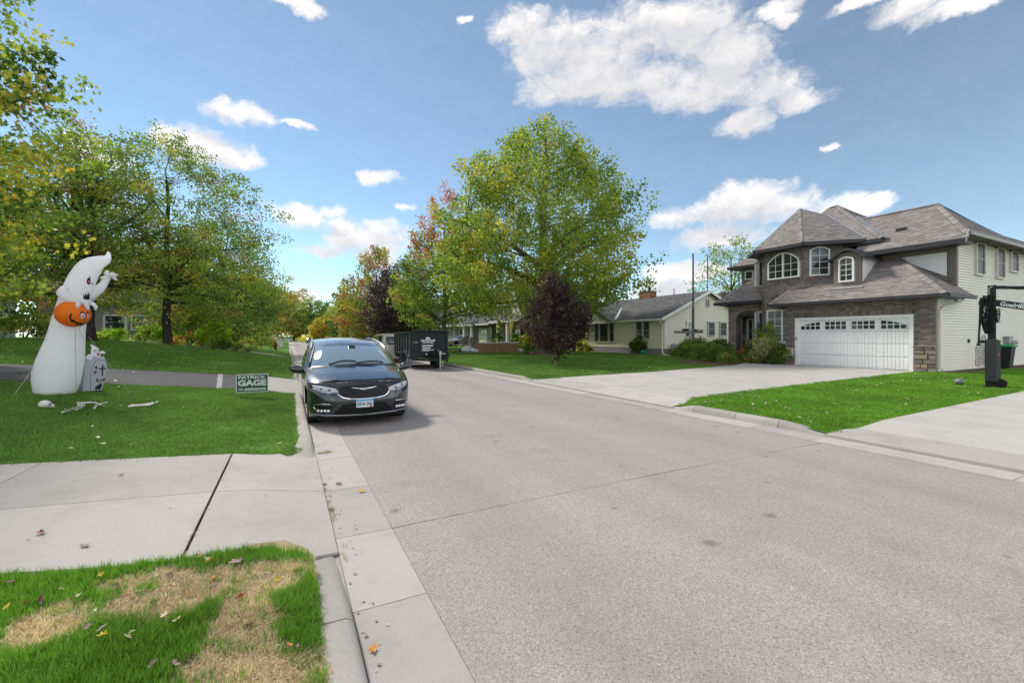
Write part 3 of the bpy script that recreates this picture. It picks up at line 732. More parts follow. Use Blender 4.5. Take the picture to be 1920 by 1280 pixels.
# ------------------------------------------------------------------ fallen leaves
def leaf_obj(c, seed, s, kind=0):
    rg = random.Random(seed); mb = MB(); n = 11 if kind == 0 else 8; pts = []
    for i in range(n):
        a = 2 * PI * i / n
        r = (1 if i % 2 == 0 else .52) if kind == 0 else (1 if i % 4 == 0 else .62)
        pts.append((r * s * math.cos(a), r * s * math.sin(a) * (.9 if kind == 0 else .6), s * (.12 + .5 * rg.random() * (1 if i % 2 == 0 else .25))))
    mid = (0, 0, s * .08); vs = [mid] + pts
    for i in range(n): mb.add([mid, pts[i], pts[(i + 1) % n]], [(0, 1, 2)], jit(c, .2))
    return mb
def build_fallen_leaves():
    M_l = leaf_mat('fallen_leaf', .15, .6)
    sets = [('yellow', (.62, .42, .05), 'curled bright yellow leaf', [(-.97, 3.71), (-.83, 2.89), (-1.36, 3.45), (-1.04, 3.79), (.06, 3.26), (-.06, 3.21)], .036),
            ('cream', (.66, .56, .36), 'small curled cream fallen leaf', [(-.77, 3.43), (-1.07, 3.52), (-1.18, 3.66), (-.53, 2.9), (-.72, 2.83), (-.71, 2.87), (-1.28, 3.17), (-.75, 3.72), (-.64, 3.54), (-.12, 3.42), (-.03, 3.22), (-.8, 3.4), (-.94, 3.16), (-.6, 2.98), (-.9, 3.75), (-.5, 3.8)], .028),
            ('purple', (.20, .06, .09), 'curled purple maple leaf', [(-1.23, 3.5), (-.68, 3.71), (-.87, 3.79), (-.69, 3.19), (-.41, 2.59), (-1.47, 3.86), (-.91, 3.59), (-.19, 2.76)], .040),
            ('pink', (.42, .25, .29), 'pale pinkish purple leaf', [(-.85, 2.96), (-.92, 3.0), (-.56, 2.56), (-.47, 2.52), (.04, 2.44)], .036),
            ('red', (.40, .05, .05), 'red maple leaf', [(-.84, 3.32), (-.25, 3.08), (-1.29, 3.55)], .038),
            ('orange', (.55, .22, .07), 'orange brown leaf', [(-.54, 3.86), (-.43, 3.55), (.01, 2.46), (-.53, 3.22), (-1.03, 3.67), (-.48, 3.78)], .034)]
    k = 0
    for nm, c, lab, pts, s in sets:
        for x, y in pts:
            y -= .19 * sstep(3.3, 3.6, y) + .10 * sstep(-.5, 0, x) * sstep(3.3, 3.6, y)
            k += 1; where = 'beside the kerb' if x > -.15 else ('by the edge of the concrete drive' if y > 3.45 else ('on the straw coloured dry patch' if dead(x, y) > .05 else ('near the left edge of the picture' if x < -.4 * y + .05 else 'in the green grass near the bottom of the picture')))
            o = obj('fallen_leaf', leaf_obj(c, k, s * rnd.uniform(.6, 1.0), k % 2), M_l, label=lab + ' ' + where, cat='leaf', group=nm + ' leaves on the near lawn')
            o.location = (x, y, zL(x, y) + (.028 if dead(x, y) > .2 else .055)); o.rotation_euler = (rnd.uniform(-.5, .5), rnd.uniform(-.5, .5), rnd.uniform(0, 6))
    one = [((.40, .24, .28), 'largest pale purple crumpled leaf at the dry patch edge', (-.32, 3.52), .05, zL(-.32, 3.52) + .045), ((.18, .05, .07), 'dark purple leaf flat on the concrete drive, further from the grass', (-1.66, 4.55), .04, None),
           ((.22, .05, .08), 'purple leaf on the concrete drive beside the near grass edge', (-1.3, 4.2), .035, None), ((.16, .12, .10), 'brown twig like leaf on the far slab of the drive', (-1.59, 6.07), .03, None),
           ((.60, .25, .06), 'orange maple leaf lying in the near gutter', (.42, 2.5), .034, .014), ((.60, .42, .08), 'yellow leaf lying on a gutter slab beside the asphalt', (.73, 5.11), .05, .012),
           ((.14, .05, .07), 'dark purple leaf lying at a gutter joint', (.53, 5.49), .045, .012), ((.45, .36, .30), 'pale curled leaf in the near gutter by the kerb', (.4, 2.64), .02, .014)]
    for c, lab, (x, y), s, z in one:
        k += 1; o = obj('fallen_leaf', leaf_obj(c, k, s, 0), M_l, label=lab, cat='leaf'); o.location = (x, y, z if z else zL(x, y) + .02); o.rotation_euler = (.1, .1, k)
    mb = MB()
    def litter(n, x0, x1, y0, y1, zf, cols, s, dz=.05, ok=None):
        for x, y, z in pts_in(n, x0, x1, y0, y1, zf, ok, n):
            a = rnd.uniform(0, 6.3); q = s * rnd.uniform(.5, 1.3); u = V((math.cos(a), math.sin(a), rnd.uniform(-.3, .3))) * q; w = V((-math.sin(a), math.cos(a), rnd.uniform(-.2, .5))) * q * .7; p = V((x, y, z + dz))
            mb.add([p - u, p - w * .8, p + u, p + w], [(0, 1, 2, 3)], jit(rnd.choice(cols), .25))
    pale = [(.55, .5, .3), (.6, .55, .4), (.5, .42, .2)]; brown = [(.32, .2, .12), (.45, .33, .2), (.55, .5, .42)]
    litter(800, -16, .1, 19.1, 35, zL, pale, .055); litter(130, -9, .1, 7.0, 14, zL, brown + pale, .032); litter(60, -9, -1, 14.4, 18.8, zL, brown + pale, .04, .02)
    litter(260, 8.7, 22, 4.4, 8, zR, brown + pale, .035); litter(160, 8.7, 25, 15, 32, zR, pale, .045); litter(40, 8.8, 12, 7.1, 7.8, zR, brown, .035)
    litter(26, -4, .2, 4.3, 6.7, zL, [(.2, .15, .12)], .012, .016); litter(60, .37, .55, 1.5, 9, lambda x, y: .008, brown, .014, .004)
    litter(120, .37, .5, 18, 60, lambda x, y: .008, [(.25, .12, .1), (.3, .2, .15)], .05, .01); litter(70, 7.9, 8.28, 15, 40, lambda x, y: .006, brown, .05, .01)
    obj('leaf_litter', mb, M_l, kind='stuff', label='scattered small fallen leaves on the lawns and in the gutters', cat='leaf litter')

# ------------------------------------------------------------------ trees and shrubs
LEAF_Q = np.array([(0, 0), (.42, .5), (0, 1), (-.42, .5)])
LEAF_W = np.array([(0, 0), (.18, .45), (0, 1), (-.18, .45)])
LEAF_M = np.array([(0, -.05), (.16, .12), (.52, .05), (.36, .34), (.62, .62), (.24, .60), (0, 1.08), (-.24, .60), (-.62, .62), (-.36, .34), (-.52, .05), (-.16, .12)])
def leaves(name, c, ax, size, cols, m, parent, shape=LEAF_Q, fold=.15, seed=0, kind=None):
    cols = np.clip(np.asarray(cols) * np.array([2.2, 2.05, 1.5]), 0, .8)
    n = len(c); rg = np.random.default_rng(seed); k = len(shape)
    ax = ax / np.maximum(np.linalg.norm(ax, axis=1, keepdims=True), 1e-6)
    r = rg.normal(size=(n, 3)); r[:, 2] *= .45
    b = np.cross(ax, r); b /= np.maximum(np.linalg.norm(b, axis=1, keepdims=True), 1e-6)
    nn = np.cross(ax, b)
    s = size[:, None, None]
    v = c[:, None, :] + s * (ax[:, None, :] * shape[None, :, 1:2] + b[:, None, :] * shape[None, :, 0:1] + nn[:, None, :] * (fold * np.abs(shape[None, :, 0:1]) - .12 * shape[None, :, 1:2] ** 2))
    me = bpy.data.meshes.new(name)
    me.vertices.add(n * k); me.vertices.foreach_set('co', v.astype(np.float32).ravel())
    me.loops.add(n * k); me.loops.foreach_set('vertex_index', np.arange(n * k, dtype=np.int32))
    me.polygons.add(n); me.polygons.foreach_set('loop_start', np.arange(0, n * k, k, dtype=np.int32))
    me.update(calc_edges=True)
    at = me.attributes.new('Col', 'FLOAT_COLOR', 'FACE')
    at.data.foreach_set('color', np.concatenate([cols, np.ones((n, 1))], 1).astype(np.float32).ravel())
    return finish(me, name, m, parent, world=False, kind=kind)

BARK = {}
def bark(key):
    if key not in BARK:
        d = dict(grey=((.16, .135, .11), (.09, .075, .06)), birch=((.07, .06, .055), (.03, .026, .024)), pale=((.34, .29, .23), (.20, .165, .13)), dark=((.07, .055, .05), (.035, .03, .028)))[key]
        BARK[key] = mat('bark_' + key, d[0], rough=.95, col2=d[1], vs=3.0, bump=1.0, bs=14, stretch=(3, 3, .6))
    return BARK[key]

def tree(name, label, loc, prof, trunk_r, clear, n_cl, n_leaf, leaf, pal, bk='grey', cl=(.8, .45), up=.45, droop=0., limbs=12, seed=1, shape=LEAF_Q, lob=.22, inner=.45, trunk_top=None, flare=1.35, off=(0, 0), group=None, cat='tree', lean=(0, 0), fold=.15, hole=0., keep=None):
    """prof: (height, radius) of the crown; pal(h01, out01, rng) -> base colour of a leaf clump"""
    rg = np.random.default_rng(seed); root = thing(name, label, cat, loc, 0, group)
    hs = np.array([p[0] for p in prof]); rs = np.array([p[1] for p in prof]); H0, H1 = hs[0], hs[-1]
    ph = rg.uniform(0, 6.28, 6); am = rg.uniform(.4, 1, 6)
    def R(h, th):
        w = sum(am[i] * np.sin((i + 2) * th + ph[i] + h * (.5 + .35 * i)) for i in range(6)) / 3.2
        return np.interp(h, hs, rs) * (1 + lob * w)
    hh = np.linspace(H0, H1, 200); wt = np.interp(hh, hs, rs) ** 1.25 + .02; wt /= wt.sum()
    ctr = []; 
    while len(ctr) < n_cl:
        h = rg.choice(hh, p=wt) + rg.uniform(-.05, .05) * (H1 - H0); th = rg.uniform(0, 2 * PI)
        q = inner + (1 - inner) * rg.uniform() ** .55 if rg.uniform() > .25 else rg.uniform() ** .5
        rad = R(h, th) * q; x, y = rad * math.cos(th) + off[0] + lean[0] * h, rad * math.sin(th) + off[1] + lean[1] * h
        if hole and noise.noise((x * .32 + seed, y * .32, h * .42)) > hole: continue
        if keep and not keep(x + loc[0], y + loc[1], h + loc[2]): continue
        ctr.append((x, y, h, th, q))
    # trunk and limbs
    tt = trunk_top or (H0 + (H1 - H0) * .72); T = MB(); n = 9
    zs = [-.12, 0, .12, .35] + [clear * k for k in (.5, 1)] + [clear + (tt - clear) * k for k in (.2, .4, .6, .8, 1)]
    zs = sorted(z for z in zs)
    trunk_pt = lambda z: V((lean[0] * z + off[0] * min(1, max(0, z / max(tt, .1))) * .6 + .12 * trunk_r * math.sin(z * 1.3 + seed) * 2, lean[1] * z + off[1] * min(1, max(0, z / max(tt, .1))) * .6 + .12 * trunk_r * math.cos(z * 1.1 + seed) * 2, z))
    rad = lambda z: trunk_r * ((1 - .8 * max(0, z) / tt) ** .8 + (flare - 1) * math.exp(-max(0, z) / (.9 * trunk_r + .05)))
    T.tube([trunk_pt(z) for z in zs], [max(.012, rad(z)) for z in zs], n)
    obj('trunk', T, bark(bk), root, smooth=60, world=False)
    B = MB(); order = rg.permutation(len(ctr)); limb_pts = []
    for i in order[:limbs]:
        x, y, h, th, q = ctr[i]; z0 = min(tt * .95, max(clear * .85, clear + (h - clear) * rg.uniform(.25, .6))); a = trunk_pt(z0); e = V((x, y, h))
        m1 = a.lerp(e, .4) + V((0, 0, (h - z0) * .12 + .02 * (e - a).length)); m2 = a.lerp(e, .75) + V((rg.normal() * .15, rg.normal() * .15, (h - z0) * .08))
        r0 = min(rad(z0) * .62, trunk_r * .55); B.tube([a, m1, m2, e], [r0, r0 * .6, r0 * .38, r0 * .12], 6, cap=False)
        for p, rr in ((m1, r0 * .5), (m2, r0 * .33), (a.lerp(m1, .5), r0 * .6), (m1.lerp(m2, .5), r0 * .42), (m2.lerp(e, .6), r0 * .2)): limb_pts.append((p, rr))
    for i in order[limbs:limbs + 260]:
        x, y, h, th, q = ctr[i]; e = V((x, y, h)); p, rr = min(limb_pts, key=lambda t: (t[0] - e).length + (1.5 if t[0].z > h else 0))
        mid = p.lerp(e, .55) + V((rg.normal() * .1, rg.normal() * .1, .06 * (e - p).length)); B.tube([p, mid, e], [rr * .45, rr * .28, rr * .1], 4, cap=False)
    obj('branch', B, bark(bk), root, smooth=60, world=False)
    # leaves in clumps elongated along their shoot
    per = max(3, n_leaf // n_cl); cen, axs, col = [], [], []
    for x, y, h, th, q in ctr:
        out = np.array([math.cos(th), math.sin(th), 0]); hf = min(1, max(0, (h - H0) / (H1 - H0)))
        d = out * (1 - up * (.4 + .9 * hf)) * (q + .15) + np.array([0, 0, 1.]) * (up * (.35 + hf) - droop); d /= np.linalg.norm(d) + 1e-6
        k = int(per * rg.uniform(.5, 1.5)); t = rg.uniform(-.5, 1, k); taper = np.clip(1.05 - .75 * np.clip(t, 0, 1), .15, 1)
        sc = rg.uniform(.75, 1.25)
        P = np.array([x, y, h]) + d * (t * cl[0] * sc)[:, None] + rg.normal(size=(k, 3)) * (cl[1] * sc * taper)[:, None] * np.array([1, 1, .8])
        P[:, 2] -= droop * .9 * np.abs(rg.normal(size=k)) * cl[0] * .6
        base = np.array(pal(hf, q, rg)); cc = base * (1 + rg.uniform(-.28, .28, (k, 1))) * (1 + rg.uniform(-.08, .08, (k, 3)))
        A = out * .6 + rg.normal(size=(k, 3)) * .7 + np.array([0, 0, -.25 - droop])
        cen.append(P); axs.append(A); col.append(cc)
    cen, axs, col = np.concatenate(cen), np.concatenate(axs), np.clip(np.concatenate(col), 0, 1)
    leaves('crown', cen, axs, leaf * rg.uniform(.65, 1.25, len(cen)), col, leaf_mat('foliage', .56), root, shape, fold, seed)
    return root

def pick(*cw):
    cs = np.array([c for c, _ in cw]); w = np.array([x for _, x in cw], float); w /= w.sum()
    return lambda rg: cs[rg.choice(len(cs), p=w)]
G_DK, G_MD, G_LT, YG, YL, OR, RD, BR, PU = (.035, .070, .022), (.08, .140, .032), (.125, .185, .045), (.20, .215, .045), (.29, .24, .05), (.195, .128, .055), (.165, .075, .055), (.165, .112, .068), (.029, .023, .032)

def build_trees():
    # the big silver maple
    a = pick((G_MD, 4), (G_LT, 4), (YG, 2), (G_DK, .8)); b = pick((G_LT, 4), (YG, 2.4), (YL, .3), (G_MD, 2.6))
    tree('maple_tree', 'huge yellow green maple towering in front of the cream bungalow', (18.6, 30.2, .2),
         [(3.5, 4.2), (4.6, 6.9), (6, 7.8), (8.5, 7.2), (11, 7.4), (13, 6.3), (14.8, 4.9), (16.2, 3.3), (17.6, .9)], .62, 4.6, 700, 72000, .195,
         lambda h, q, rg: b(rg) if rg.uniform() < (.75 - .55 * h) else a(rg), 'grey', (1.25, .50), .62, .05, 16, 5, lob=.28, off=(-.3, .3), hole=.55)
    # red and green maple left of it
    r1 = pick((G_MD, 4), (G_DK, 1.5), (G_LT, 1.6)); r2 = pick(((.26, .085, .06), 3), ((.17, .08, .06), 2.5), ((.20, .12, .07), 1.5)); r3 = pick((YG, 1), (G_LT, 2), (G_MD, 2), (OR, .5))
    tree('maple_tree', 'maple turning red at its narrow top, trunk behind the dump trailer', (14.2, 42.6, .2),
         [(2.6, 3.0), (3.6, 4.9), (5.5, 4.9), (8, 4.1), (10.5, 3.1), (13, 1.9), (15, 1.0), (16.6, .25)], .27, 2.6, 330, 26000, .19,
         lambda h, q, rg: r2(rg) if rg.uniform() < (h - .30) * 2.2 else (r3(rg) if rg.uniform() < .25 else r1(rg)), 'grey', (1.2, .36), .75, 0, 14, 8, lob=.2, hole=.4)
    # young purple maple on the lawn
    p1 = pick((PU, 4), ((.036, .022, .030), 2), ((.020, .017, .026), 2), ((.06, .036, .034), .6))
    tree('maple_sapling', 'young dark purple maple with a thin trunk on the right lawn', (12.45, 19.2, .17),
         [(.75, .6), (1.1, 1.1), (1.9, 1.5), (2.7, 1.4), (3.4, .85), (4.1, .55), (4.7, .2)], .055, .85, 170, 9500, .11,
         lambda h, q, rg: p1(rg), 'pale', (.5, .22), .45, .05, 10, 4, LEAF_M, lob=.3, hole=.42)
    # birches on the rise, left
    b1 = pick((G_MD, 4), ((.06, .10, .03), 3), (G_LT, 1.5), (YG, .7), (BR, .5)); b2 = pick((BR, 2), (YG, 2), (G_MD, 2), (OR, .5))
    L = [('birch_tree', 'birch with a straight dark trunk on the rise, right of the ghost', (-7.1, 36.0), [(2.2, 4.2), (3.5, 5.9), (6, 6.4), (8.5, 5.9), (11, 4.4), (13, 2.2), (14.3, .4)], .25, 3.0, 21, 380, 34000, b1, .30),
         ('birch_tree', 'thicker leaning birch trunk just left of the straight birch', (-10.2, 33.4), [(2.6, 3.5), (4, 4.8), (7, 5.0), (9.5, 4.0), (11.4, 2.2), (12.4, .4)], .36, 2.6, 22, 230, 19000, b1, .25),
         ('birch_tree', 'twin birch trunk behind the tip of the ghost', (-11.1, 34.2), [(3, 3.2), (5, 4.4), (7.5, 4.2), (9.5, 3.0), (11.3, .5)], .30, 2.6, 23, 180, 14000, b2, .3)]
    for nm, lb, (x, y), pf, tr, clr, sd, nc, nl, pl, dr in L:
        tree(nm, lb, (x, y, zL(x, y)), pf, tr, clr, nc, nl, .135, lambda h, q, rg, pl=pl: pl(rg), 'birch', (1.15, .33), .25, dr, 22, sd, lob=.34, hole=.26, group='birches on the rise', inner=.3)
    w1 = pick((( .06, .11, .05), 4), ((.075, .13, .055), 3), (G_MD, 2), (YG, 1), (OR, .3))
    tree('willow_tree', 'soft weeping grey green tree at the end of the left row by the street', (-5.4, 47.0, zL(-5.4, 47)), [(1.0, 3.6), (2.5, 5.0), (5, 4.9), (8, 3.8), (10.5, 2.0), (12.0, .4)], .28, 2.2, 300, 24000, .19, lambda h, q, rg: w1(rg), 'birch', (1.2, .45), .1, .6, 12, 31, LEAF_W * np.array([1.7, 1]), lob=.25, hole=.4)
    # near maple whose crown fills the left edge
    n1 = pick((G_MD, 4), (G_LT, 1.3), (YG, 1.2), (G_DK, 3)); n2 = pick((RD, 1), (OR, 1.2), (BR, 1.5), (YG, 2), (G_LT, 2)); n3 = pick((YG, 4), (YL, .8), (G_LT, 3))
    tree('maple_tree', 'near maple with lobed leaves turning red, filling the left edge', (-10.0, 16.4, zL(-10.0, 16.4)),
         [(1.3, 2.7), (2.4, 3.7), (4, 4.1), (6, 4.35), (8, 4.1), (10, 3.2), (12, 1.6), (13, .3)], .24, 1.9, 460, 44000, .125,
         lambda h, q, rg: (n2(rg) if rg.uniform() < (h - .42) * 1.1 else (n3(rg) if h < .42 and rg.uniform() < .28 else n1(rg))), 'grey', (.85, .30), .5, .08, 16, 9, LEAF_M, lob=.2, hole=.38)
    # behind the near maple: orange brown tree
    o1 = pick((BR, 3), ((.22, .13, .05), 3), (YG, 2.5), (G_MD, 1.5))
    tree('maple_tree', 'bronze and olive tree rising behind the ghost and the birches', (-18.5, 39, zL(-18.5, 39)), [(2.5, 4.0), (4, 5.2), (7, 5.2), (9.5, 3.8), (11.5, 1.8), (12.8, .3)], .35, 2.5, 260, 17000, .22, lambda h, q, rg: o1(rg), 'grey', (1.2, .5), .4, .1, 12, 14, lob=.25, hole=.36)
    tree('maple_tree', 'dark leafy tree closing the view behind the near maple', (-25, 36, zL(-25, 36)), [(1.5, 5), (4, 6.2), (7, 5.6), (9.5, 3.6), (11, .5)], .35, 2.5, 240, 15000, .26, lambda h, q, rg: n1(rg), 'grey', (1.2, .55), .4, .1, 10, 15, lob=.25)
    # right-hand row further down the street
    f1 = pick((RD, 1.2), (BR, 3), (OR, 1), (G_MD, 1.6), (YG, 1)); f2 = pick((G_MD, 3), (YG, 2), (BR, 1), (OR, .6))
    tree('maple_tree', 'rusty red and green maple beyond the dark purple tree', (11.6, 66, .25), [(1.6, 3.6), (3.5, 5.2), (6, 5.2), (9, 4.0), (12, 2.2), (14.4, .3)], .3, 2.4, 280, 17000, .26, lambda h, q, rg: f1(rg) if rg.uniform() < .25 + .9 * h else f2(rg), 'dark', (1.3, .45), .65, 0, 10, 41, lob=.22, hole=.42)
    tree('maple_tree', 'round dark purple maple above the trailer', (13.2, 56.5, .25), [(1.6, 2.4), (2.8, 4.0), (5, 4.4), (7, 3.7), (9, 2.2), (10.2, .4)], .3, 1.8, 230, 14000, .24, lambda h, q, rg: p1(rg) * np.array([.85, .95, 1.25]), 'dark', (1.0, .5), .35, 0, 10, 42, lob=.15)
    y1 = pick((G_LT, 3), (YG, 3), (G_MD, 2))
    far = [('ash_tree', 'tall light green tree right of the street end', (15, 128), 15, 6.2, lambda h, q, rg: y1(rg), 51), ('linden_tree', 'dark green rounded tree above the far street end', (13, 108), 9.5, 5.2, lambda h, q, rg: pick((G_DK, 4), (G_MD, 1))(rg), 52),
           ('maple_tree', 'orange and olive tree left of the street end', (-6.2, 105), 14.5, 4.6, lambda h, q, rg: pick((OR, 1.2), ((.30, .17, .05), 2), (G_MD, 2), (YG, 2))(rg), 53), ('ash_tree', 'yellow green tree on the left verge far away', (-7.5, 84), 10, 4.2, lambda h, q, rg: pick((YG, 2), (G_MD, 3), (OR, .5))(rg), 54),
           ('evergreen_tree', 'dark bluish tree low behind the fire hydrant', (-6.5, 72), 7.5, 3.6, lambda h, q, rg: pick((G_DK, 4), ((.03, .06, .035), 2))(rg), 55), ('golden_shrub', 'small golden yellow tree beside the far parked cars', (8.6, 121), 6.2, 3.4, lambda h, q, rg: pick(((.20, .155, .03), 4), (YG, 2), (YG, 1))(rg), 56),
           ('maple_tree', 'green tree straight beyond the end of the street', (2, 190), 20, 10, lambda h, q, rg: f2(rg), 57), ('maple_tree', 'pale green tree beyond the end of the street, left', (-15, 182), 21, 10, lambda h, q, rg: y1(rg), 58), ('maple_tree', 'olive tree beyond the end of the street, right', (22, 186), 17, 9, lambda h, q, rg: pick((G_MD, 3), (YG, 1))(rg), 59),
           ('maple_tree', 'orange brown tree at the left of the street end', (-3, 164), 17, 7.5, lambda h, q, rg: pick((OR, 2), (YG, 2), (BR, 1), (G_MD, 1))(rg), 66), ('maple_tree', 'dark green tree low behind the far sedan at the street end', (10, 170), 14, 8, lambda h, q, rg: pick((G_MD, 3), (G_DK, 2))(rg), 67), ('ash_tree', 'light green tree left of the orange brown tree far away', (-12, 150), 15, 7, lambda h, q, rg: y1(rg), 68),
           ('maple_tree', 'rust coloured small tree behind the far parked car', (13.5, 96), 6.4, 3.6, lambda h, q, rg: pick((BR, 2), (OR, 1), (G_MD, 2))(rg), 60), ('maple_tree', 'green tree behind the tan house on the right', (30, 84), 11, 6, lambda h, q, rg: y1(rg), 61), ('maple_tree', 'dark green tree behind the red maple down the street', (19, 92), 13, 6, lambda h, q, rg: pick((G_DK, 2), (G_MD, 2))(rg), 62),
           ('maple_tree', 'dark woody tree behind the weeping tree', (-12.5, 62), 11, 5.4, lambda h, q, rg: pick((G_MD, 2), (G_DK, 2), (YG, 1))(rg), 63), ('maple_tree', 'tree behind the left lawn crest', (-17, 78), 11.5, 6, lambda h, q, rg: pick((G_MD, 2), (BR, 1), (YG, 1))(rg), 64), ('maple_tree', 'far tree above the cars at the left verge', (-14, 120), 13, 6, lambda h, q, rg: pick((G_DK, 2), (G_MD, 2), (YG, 1))(rg), 65)]
    for nm, lb, (x, y), H, r, pl, sd in far:
        z = zL(x, y) if x < 0 else .2
        low = 'low' in lb or 'small' in lb or 'weeping' in lb
        tree(nm, lb, (x, y, z), [(H * .06 if low else H * .12, r * .75), (H * .3, r), (H * .55, r * .92), (H * .8, r * .55), (H, .2)], .02 * H, H * .14, 170, 9000, .32 if y < 130 else .62, pl, 'dark', (max(1.2, r * .24), max(.55, r * .125)), .45, .05, 8, sd, lob=.25, group='trees far down the street')
    s1 = pick(((.10, .16, .05), 3), ((.14, .19, .06), 2), (G_MD, 1))
    tree('birch_tree', 'thin airy tree behind the left roof of the stone house', (36.5, 26.5, .3), [(4.5, 1.8), (6, 3.0), (8.3, 2.9), (9.6, 1.8), (10.4, .2)], .14, 4.2, 150, 3800, .19, lambda h, q, rg: s1(rg), 'birch', (.9, .3), .35, .15, 12, 71, LEAF_W * np.array([1.8, 1]), lob=.3, hole=.25)

def shrub(name, label, loc, rx, ry, h, n, leaf, pal, seed, cone=False, shape=LEAF_Q, group=None, spread=.12, upl=.3):
    rg = np.random.default_rng(seed); root = thing(name, label, 'shrub', loc, 0, group); pl = pick(*pal)
    B = MB()
    for i in range(9):
        a = rg.uniform(0, 6.28); q = rg.uniform(.2, .7); B.tube([(0, 0, -.05), (rx * q * .4 * math.cos(a), ry * q * .4 * math.sin(a), h * .4), (rx * q * math.cos(a), ry * q * math.sin(a), h * (.85 if not cone else .6))], [.02, .014, .006], 4)
    obj('stem', B, bark('dark'), root, world=False)
    nb = max(8, n // 45); cen, col = [], []
    for i in range(nb):
        a = rg.uniform(0, 2 * PI); zz = rg.uniform(.05, 1) ** (1.2 if cone else .8)
        rr = (1 - zz) ** .85 * .95 + .05 if cone else math.sqrt(max(.02, 1 - max(0, (zz - .35) / .65) ** 2))
        q = rg.uniform(.55, 1)
        p = np.array([rx * rr * q * math.cos(a), ry * rr * q * math.sin(a), h * zz * (1 if cone else rg.uniform(.85, 1.05))])
        k = n // nb; sp = spread * (.6 + .5 * rg.uniform())
        cen.append(p + rg.normal(size=(k, 3)) * sp * np.array([1, 1, .8])); c = np.array(pl(rg)) * rg.uniform(.7, 1.25)
        col.append(c * (1 + rg.uniform(-.22, .22, (k, 1))))
    cen, col = np.concatenate(cen), np.clip(np.concatenate(col), 0, 1); cen[:, 2] = np.maximum(cen[:, 2], .02)
    ax = cen * np.array([1, 1, .4]) / max(rx, ry) + np.array([0, 0, upl]) + rg.normal(size=cen.shape) * .5
    leaves('foliage', cen, ax, leaf * rg.uniform(.7, 1.25, len(cen)), col, leaf_mat('foliage', .56), root, shape, .1, seed)
    return root

